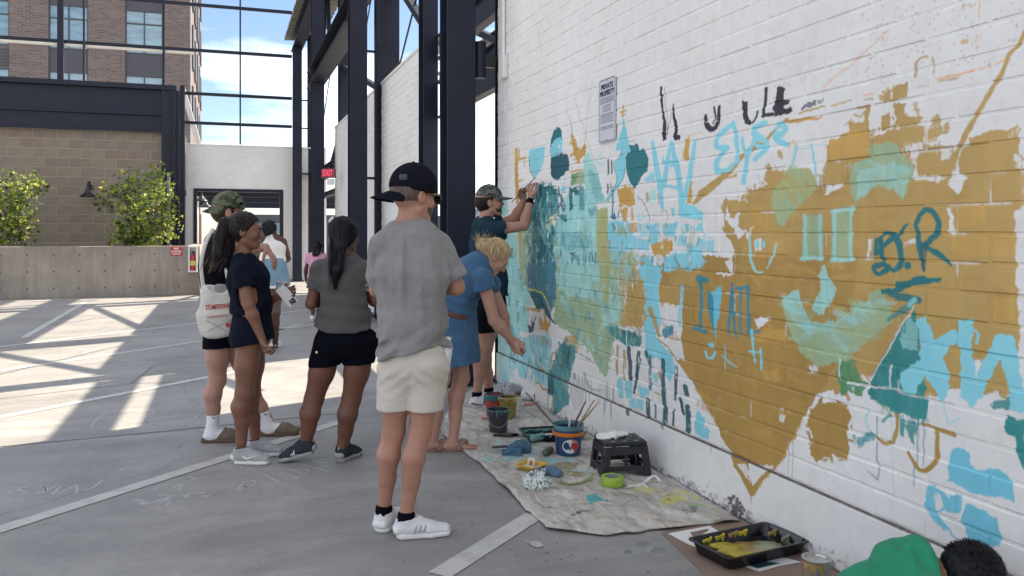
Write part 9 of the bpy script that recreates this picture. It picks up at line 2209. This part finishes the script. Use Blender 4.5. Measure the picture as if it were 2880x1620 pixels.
# ------------------------------------------------------------------ signs and fittings
SIGN_W, INK, SIGN_R = mat("white_sign_enamel", (.62, .63, .68), .35, .04, 5, 0), mat("navy_sign_ink", (.02, .02, .045), .5, .1, 5, 0), mat("red_sign_enamel", (.46, .02, .035), .4, .06, 5, 0)
def wall_sign():
	corners = [on_wall(1380 + x / 2.8, 180 + y / 2.8) for x, y in ((862, 130), (993, 88), (993, 598), (858, 632))]
	y1, y0 = corners[0][0], corners[1][0]; z1 = (corners[0][1] + corners[1][1]) / 2; z0 = (corners[2][1] + corners[3][1]) / 2
	w, h = y1 - y0, z1 - z0
	e = empty("notice_sign", (WX - .006, (y0 + y1) / 2, (z0 + z1) / 2), 0, "white metal PRIVATE PROPERTY notice sign bolted to the white bricks", "sign")
	e.rotation_euler = (R(90), 0, R(-90))           # local x runs to the viewer's right, local y up, local z out of the wall
	def rr(w_, h_, r_):
		P = []
		for cx, cy, a0 in ((w_/2 - r_, h_/2 - r_, 0), (-w_/2 + r_, h_/2 - r_, 90), (-w_/2 + r_, -h_/2 + r_, 180), (w_/2 - r_, -h_/2 + r_, 270)):
			P += [(cx + r_ * math.cos(R(a0 + 90 * i / 5)), cy + r_ * math.sin(R(a0 + 90 * i / 5))) for i in range(6)]
		return P
	mb = MB(); mb.prism(rr(w, h, .03), .004); mb.build("plate", SIGN_W, e)
	A, B = rr(w - .012, h - .012, .026), rr(w - .022, h - .022, .022); n = len(A); mb = MB(); mb.add([(x, y, .0048) for x, y in A] + [(x, y, .0048) for x, y in B], [(i, (i+1) % n, n + (i+1) % n, n + i) for i in range(n)]); mb.build("border", INK, e)
	def line(t, y, size, width, bold): 
		o = obj("lettering", text_mesh(t, size, INK, .0004, width, bold), e); o.location = (0, y, .0052)
	line("PRIVATE", h * .37, .050, w * .72, .0022); line("PROPERTY", h * .265, .050, w * .86, .0022)
	g_ = mat("small_grey_print", (.20, .20, .25), .6, .1, 40, 0); mb = MB()
	rs_ = random.Random(3)
	for k, f in enumerate((.195, .170, .145, .120, .075, .045, .015, -.015, -.065, -.095, -.125, -.155, -.185, -.26, -.29)):
		wl = w * (.80 if f > .1 else .5 if f > -.04 else .74); x = -wl / 2
		while x < wl / 2:                                    # lines of small print too fine to read: rows of tiny word marks
			q_ = rs_.uniform(.008, .022); mb.box((x, f * h - (.0032 if k not in (8, 13) else .0045), .0042), (min(x + q_, wl / 2), f * h + (.0032 if k not in (8, 13) else .0045), .0049)); x += q_ + .004
	mb.build("small_print", g_, e)
	for sy in (-1, 1):
		mb = MB(); mb.lathe([(.006, .004), (.006, .007), (.003, .009)], (0, sy * h * .465, 0), 10); mb.build("bolt", STEEL_GREY, e)
wall_sign()
def exit_sign():
	c = at(826 * D2S, 436 * D2S, 19.0); s_ = 19.0 / FPX * D2S
	e = empty("exit_sign", c, -YAW - R(10), "red lit EXIT sign box hanging beside the third front column", "sign"); w, h = 36 * s_, 23 * s_
	mb = MB(); mb.box((-w/2, -.03, -h/2), (w/2, .06, h/2)); mb.build("housing", mat("dull_red_housing", (.22, .035, .05), .5, .1), e, bevel=.01)
	em, t, b = node_mat("lit_red_letters"); b.inputs["Base Color"].default_value = (.8, .05, .10, 1); b.inputs["Emission Color"].default_value = (1, .06, .14, 1); b.inputs["Emission Strength"].default_value = .2
	o = obj("lettering", text_mesh("EXIT", h * .95, em, .003, w * .72, .004), e); o.location = (.0, -.034, 0); o.rotation_euler = (R(90), 0, 0)
	mb = MB(); mb.tube([(w * .3, .03, h/2), (w * .3, .03, h/2 + .3)], .015, 8); mb.build("hanger", STEEL, e); mb = MB(); mb.box((-w*.1, -.02, -h*1.25), (w*.42, .03, -h*.62)); mb.build("battery_box", SOLE_WHITE, e, bevel=.01)
	return e
exit_sign()
def extinguisher():
	Y = 21.285
	def onp(x, y): d = None; k = (x * D2S - U0) / FPX; t_ = Y / (CA - k * SA); return (k * CA + SA) * t_, CAM_H - (y * D2S - V0) / FPX * t_
	x0, z1 = onp(429, 621); x1, z0 = onp(458, 643)
	e = empty("fire_sign", ((x0 + x1) / 2, Y, (z0 + z1) / 2), 0, "red FIRE EXTINGUISHER arrow sign on the low concrete wall", "sign"); w, h = x1 - x0, z1 - z0
	mb = MB(); mb.box((-w/2, 0, -h/2), (w/2, .012, h/2)); mb.build("plate", SIGN_R, e, bevel=.004)
	for t_, z, sz, wd in (("FIRE", h * .28, h * .34, w * .45), ("EXTINGUISHER", -.01, h * .30, w * .88)):
		o = obj("lettering", text_mesh(t_, sz, SOLE_WHITE, .001, wd, .002), e); o.location = (0, -.002, z); o.rotation_euler = (R(90), 0, 0)
	mb = MB(); mb.box((-w*.36, -.003, -h*.36), (w*.25, -.001, -h*.27)); mb.add([(w*.25, -.003, -h*.42), (w*.38, -.003, -h*.315), (w*.25, -.003, -h*.21)], [(0, 1, 2)]); mb.build("arrow", SOLE_WHITE, e)
	x0, z1 = onp(474, 619); x1, z0 = onp(497, 684); w, h = x1 - x0, z1 - z0
	e = empty("extinguisher_cabinet", ((x0 + x1) / 2, Y, (z0 + z1) / 2), 0, "glazed cabinet with red fire extinguisher at the end of the low concrete wall", "cabinet"); f = .035
	mb = MB(); mb.box((-w/2, -.14, -h/2), (-w/2 + f, 0, h/2)); mb.box((w/2 - f, -.14, -h/2), (w/2, 0, h/2)); mb.box((-w/2 + f, -.138, h/2 - f), (w/2 - f, 0, h/2)); mb.box((-w/2 + f, -.138, -h/2), (w/2 - f, 0, -h/2 + f)); mb.box((-w/2 + f, -.02, -h/2 + f), (w/2 - f, -.004, h/2 - f)); mb.build("box", WHITE_METAL, e, bevel=.003)
	mb = MB(); mb.lathe([(.03, 0), (.062, .01), (.062, .30), (.05, .35), (.02, .38), (.02, .41)], (0, -.08, -h/2 + f + .003), 18); mb.build("cylinder", SIGN_R, e, smooth=True)
	mb = MB(); mb.box((-.03, -.11, -h/2 + .45), (.04, -.06, -h/2 + .50)); mb.tube([(.03, -.09, -h/2 + .47), (.075, -.1, -h/2 + .42), (.07, -.1, -h/2 + .22)], .012, 6); mb.build("valve", BLACK_PLASTIC, e); mb = MB(); mb.box((-.06, -.145, -h/2 + .16), (.06, -.142, -h/2 + .27)); mb.build("label", mat("yellow_label", (.6, .5, .1), .5, .1), e)
extinguisher()
def gooseneck(c, s_, label, ang=0.0):
	e = empty("gooseneck_lamp", c, ang, label, "lamp", "black gooseneck lamps"); mb = MB(); mb.lathe([(.20, 0), (.205, .01), (.19, .03), (.11, .09), (.07, .13), (.055, .20), (.04, .24), (.001, .245)], (0, 0, 0), 20, False, True); o = mb.build("shade", BLACK_PLASTIC, e, smooth=True)
	mb = MB(); mb.tube(curve([(0, 0, .24), (.0, .02, .36), (.02, .14, .42), (.03, .24, .33), (.03, .30, .28)], 4), .022, 8); mb.build("arm", BLACK_PLASTIC, e, smooth=True); mb = MB(); mb.tube([(.03, .28, .28), (.03, .34, .28)], .07, 12); mb.build("wall_plate", BLACK_PLASTIC, e); e.scale = (s_,) * 3; return e
c = at(221 * D2S, 495 * D2S, 23.2); gooseneck((c.x, 26.06 - .34 * 1.0, c.z), 1.0, "black gooseneck lamp on the tan block wall left of the bigger tree")
for i, (x, y, d) in enumerate(((507, 506, 27.5), (518, 520, 31), (532, 528, 35))):
	c = at(x * D2S, y * D2S, d); e = gooseneck(c, 1.0, "gooseneck lamp seen through the far doorway, %s of three" % ("largest", "middle", "smallest")[i], R(90))
# conduit, box and cylinder light on the end of the painted wall
y_, z_ = on_wall(1380 + 118 / 2.787, 440 / 2.787)
e = empty("conduit", (WX - .02, y_, z_), 0, "white painted conduit and junction box high at the wall's end", "conduit"); mb = MB(); mb.tube([(0, 0, 0), (0, 0, 4)], .018, 10); mb.build("pipe", WHITE_METAL, e, smooth=True); mb = MB(); mb.box((-.03, -.075, -.22), (.02, .06, 0)); mb.build("junction_box", WHITE_METAL, e, bevel=.008)
y_, z_ = on_wall(1380 + 40 / 2.787, 490 / 2.787)
e = empty("wall_light", (WX - .17, y_ - .02, z_), 0, "dark cylinder light fixed beside the white conduit at the wall's end", "wall light"); mb = MB(); mb.lathe([(.055, -.17), (.06, -.165), (.06, .18), (.055, .185)], (0, 0, 0), 24); mb.build("cylinder", STEEL, e, smooth=True); mb = MB(); mb.box((.04, -.035, -.06), (.16, .035, .06)); mb.build("bracket", BLACK_PLASTIC, e, bevel=.006)
# ------------------------------------------------------------------ young trees behind the planter wall
def leaf_mats():
	out = []
	for n_, c in (("lime_leaf", (.32, .38, .06)), ("mid_green_leaf", (.14, .22, .045)), ("dark_leaf", (.045, .08, .025)), ("yellow_leaf", (.50, .47, .10))):
		m, t, b = node_mat(n_); v = coords(t, "Object"); t.links.new(ramp(t, noise(t, v, 9, 3), [(.3, tuple(x * .7 for x in c)), (.7, tuple(x * 1.25 for x in c))]), b.inputs["Base Color"]); b.inputs["Roughness"].default_value = .5
		tr = nd(t, "ShaderNodeBsdfTranslucent"); tr.inputs["Color"].default_value = (c[0] * 1.3, c[1] * 1.3, c[2], 1); mx_ = nd(t, "ShaderNodeMixShader"); mx_.inputs[0].default_value = .35; t.links.new(b.outputs[0], mx_.inputs[1]); t.links.new(tr.outputs[0], mx_.inputs[2]); t.links.new(mx_.outputs[0], t.nodes["Material Output"].inputs["Surface"]); out.append(m)
	return out
LEAF = leaf_mats(); BARK = mat("pale_grey_bark", (.20, .17, .14), .8, .3, 14, .4)
def young_tree(x, y, blobs, n, label, seed):
	"""blobs: (dx, dy, z, r) leaf clumps; a stem with limbs reaching each of them"""
	rs_ = random.Random(seed); e = empty("young_tree", (x, y, .95), 0, label, "tree", "young trees behind the low concrete wall")
	mb = MB()
	mb.tube([(0, 0, 0), (.03, 0, .8), (0, .02, 1.6), (.02, 0, 2.4)], [.05, .04, .025, .01], 8)
	for (dx, dy, z, r_) in blobs:
		z0 = max(.2, z * .55); mb.tube([(0, 0, z0 * .8), (dx * .5, dy * .5, z * .8), (dx, dy, z)], [.022, .015, .006], 6)
		for _ in range(9): q_ = Vector((dx + rs_.gauss(0, r_ * .6), dy + rs_.gauss(0, r_ * .6), z + rs_.gauss(0, r_ * .6))); mb.tube([(dx * .7, dy * .7, z * .85), q_], [.008, .003], 5)
	mb.build("trunk", BARK, e, smooth=True)
	sets = [MB() for _ in LEAF]; tot = sum(b_[3] ** 2 for b_ in blobs)
	for (dx, dy, z, r_) in blobs:
		for _ in range(int(n * r_ ** 2 / tot)):
			v_ = Vector((rs_.gauss(0, 1), rs_.gauss(0, 1), rs_.gauss(0, 1))).normalized() * r_ * rs_.uniform(.2, 1.35) ** .9
			p_ = Vector((dx, dy, z)) + v_ + Vector((0, 0, rs_.gauss(0, .03))); 
			if p_.z < .05: continue
			d = (Vector((rs_.gauss(0, 1), rs_.gauss(0, 1), rs_.gauss(-.4, .7)))).normalized(); s_ = d.cross(Vector((rs_.gauss(0, 1), rs_.gauss(0, 1), 1))).normalized(); l = rs_.uniform(.05, .16); w = l * .32; nn = d.cross(s_) * l * .12
			k = rs_.choices((0, 1, 2, 3), (4, 5, 3, 2))[0]
			sets[k].add([p_, p_ + d * l * .45 + s_ * w + nn, p_ + d * l, p_ + d * l * .45 - s_ * w + nn], [(0, 1, 2), (0, 2, 3)])
	for s_, m in zip(sets, LEAF): o = s_.build("crown", m, e); o["kind"] = "stuff"
	return e
k_ = 23.0 / FPX * D2S
def tx_(x, y, Y=23.6):
	k = (x * D2S - U0) / FPX; t_ = Y / (CA - k * SA); return (k * CA + SA) * t_, CAM_H - (y * D2S - V0) / FPX * t_
bx, _ = tx_(350, 600)
def bl(x, y, r_, cx, dy=0.0): a, z = tx_(x, y); return (a - cx, dy, z - .95, r_ * k_)
young_tree(bx, 23.6, [bl(*q_, bx, rng.uniform(-.5, .5)) for q_ in ((395, 432, 26), (330, 455, 30), (385, 480, 42), (320, 500, 34), (260, 512, 20), (360, 530, 50), (420, 510, 28), (430, 560, 26), (345, 575, 48), (395, 585, 42), (310, 590, 36), (350, 600, 40), (285, 475, 20))], 2500, "larger lime green young tree in front of the navy column", 4)
bx, _ = tx_(22, 610)
young_tree(bx, 23.9, [bl(*q_, bx, rng.uniform(-.5, .5)) for q_ in ((72, 448, 22), (95, 468, 18), (60, 480, 30), (20, 470, 34), (-20, 500, 40), (40, 515, 34), (15, 555, 42), (50, 560, 26), (20, 590, 40), (-30, 560, 50))], 2000, "lime green young tree at the left edge behind the low wall", 9)
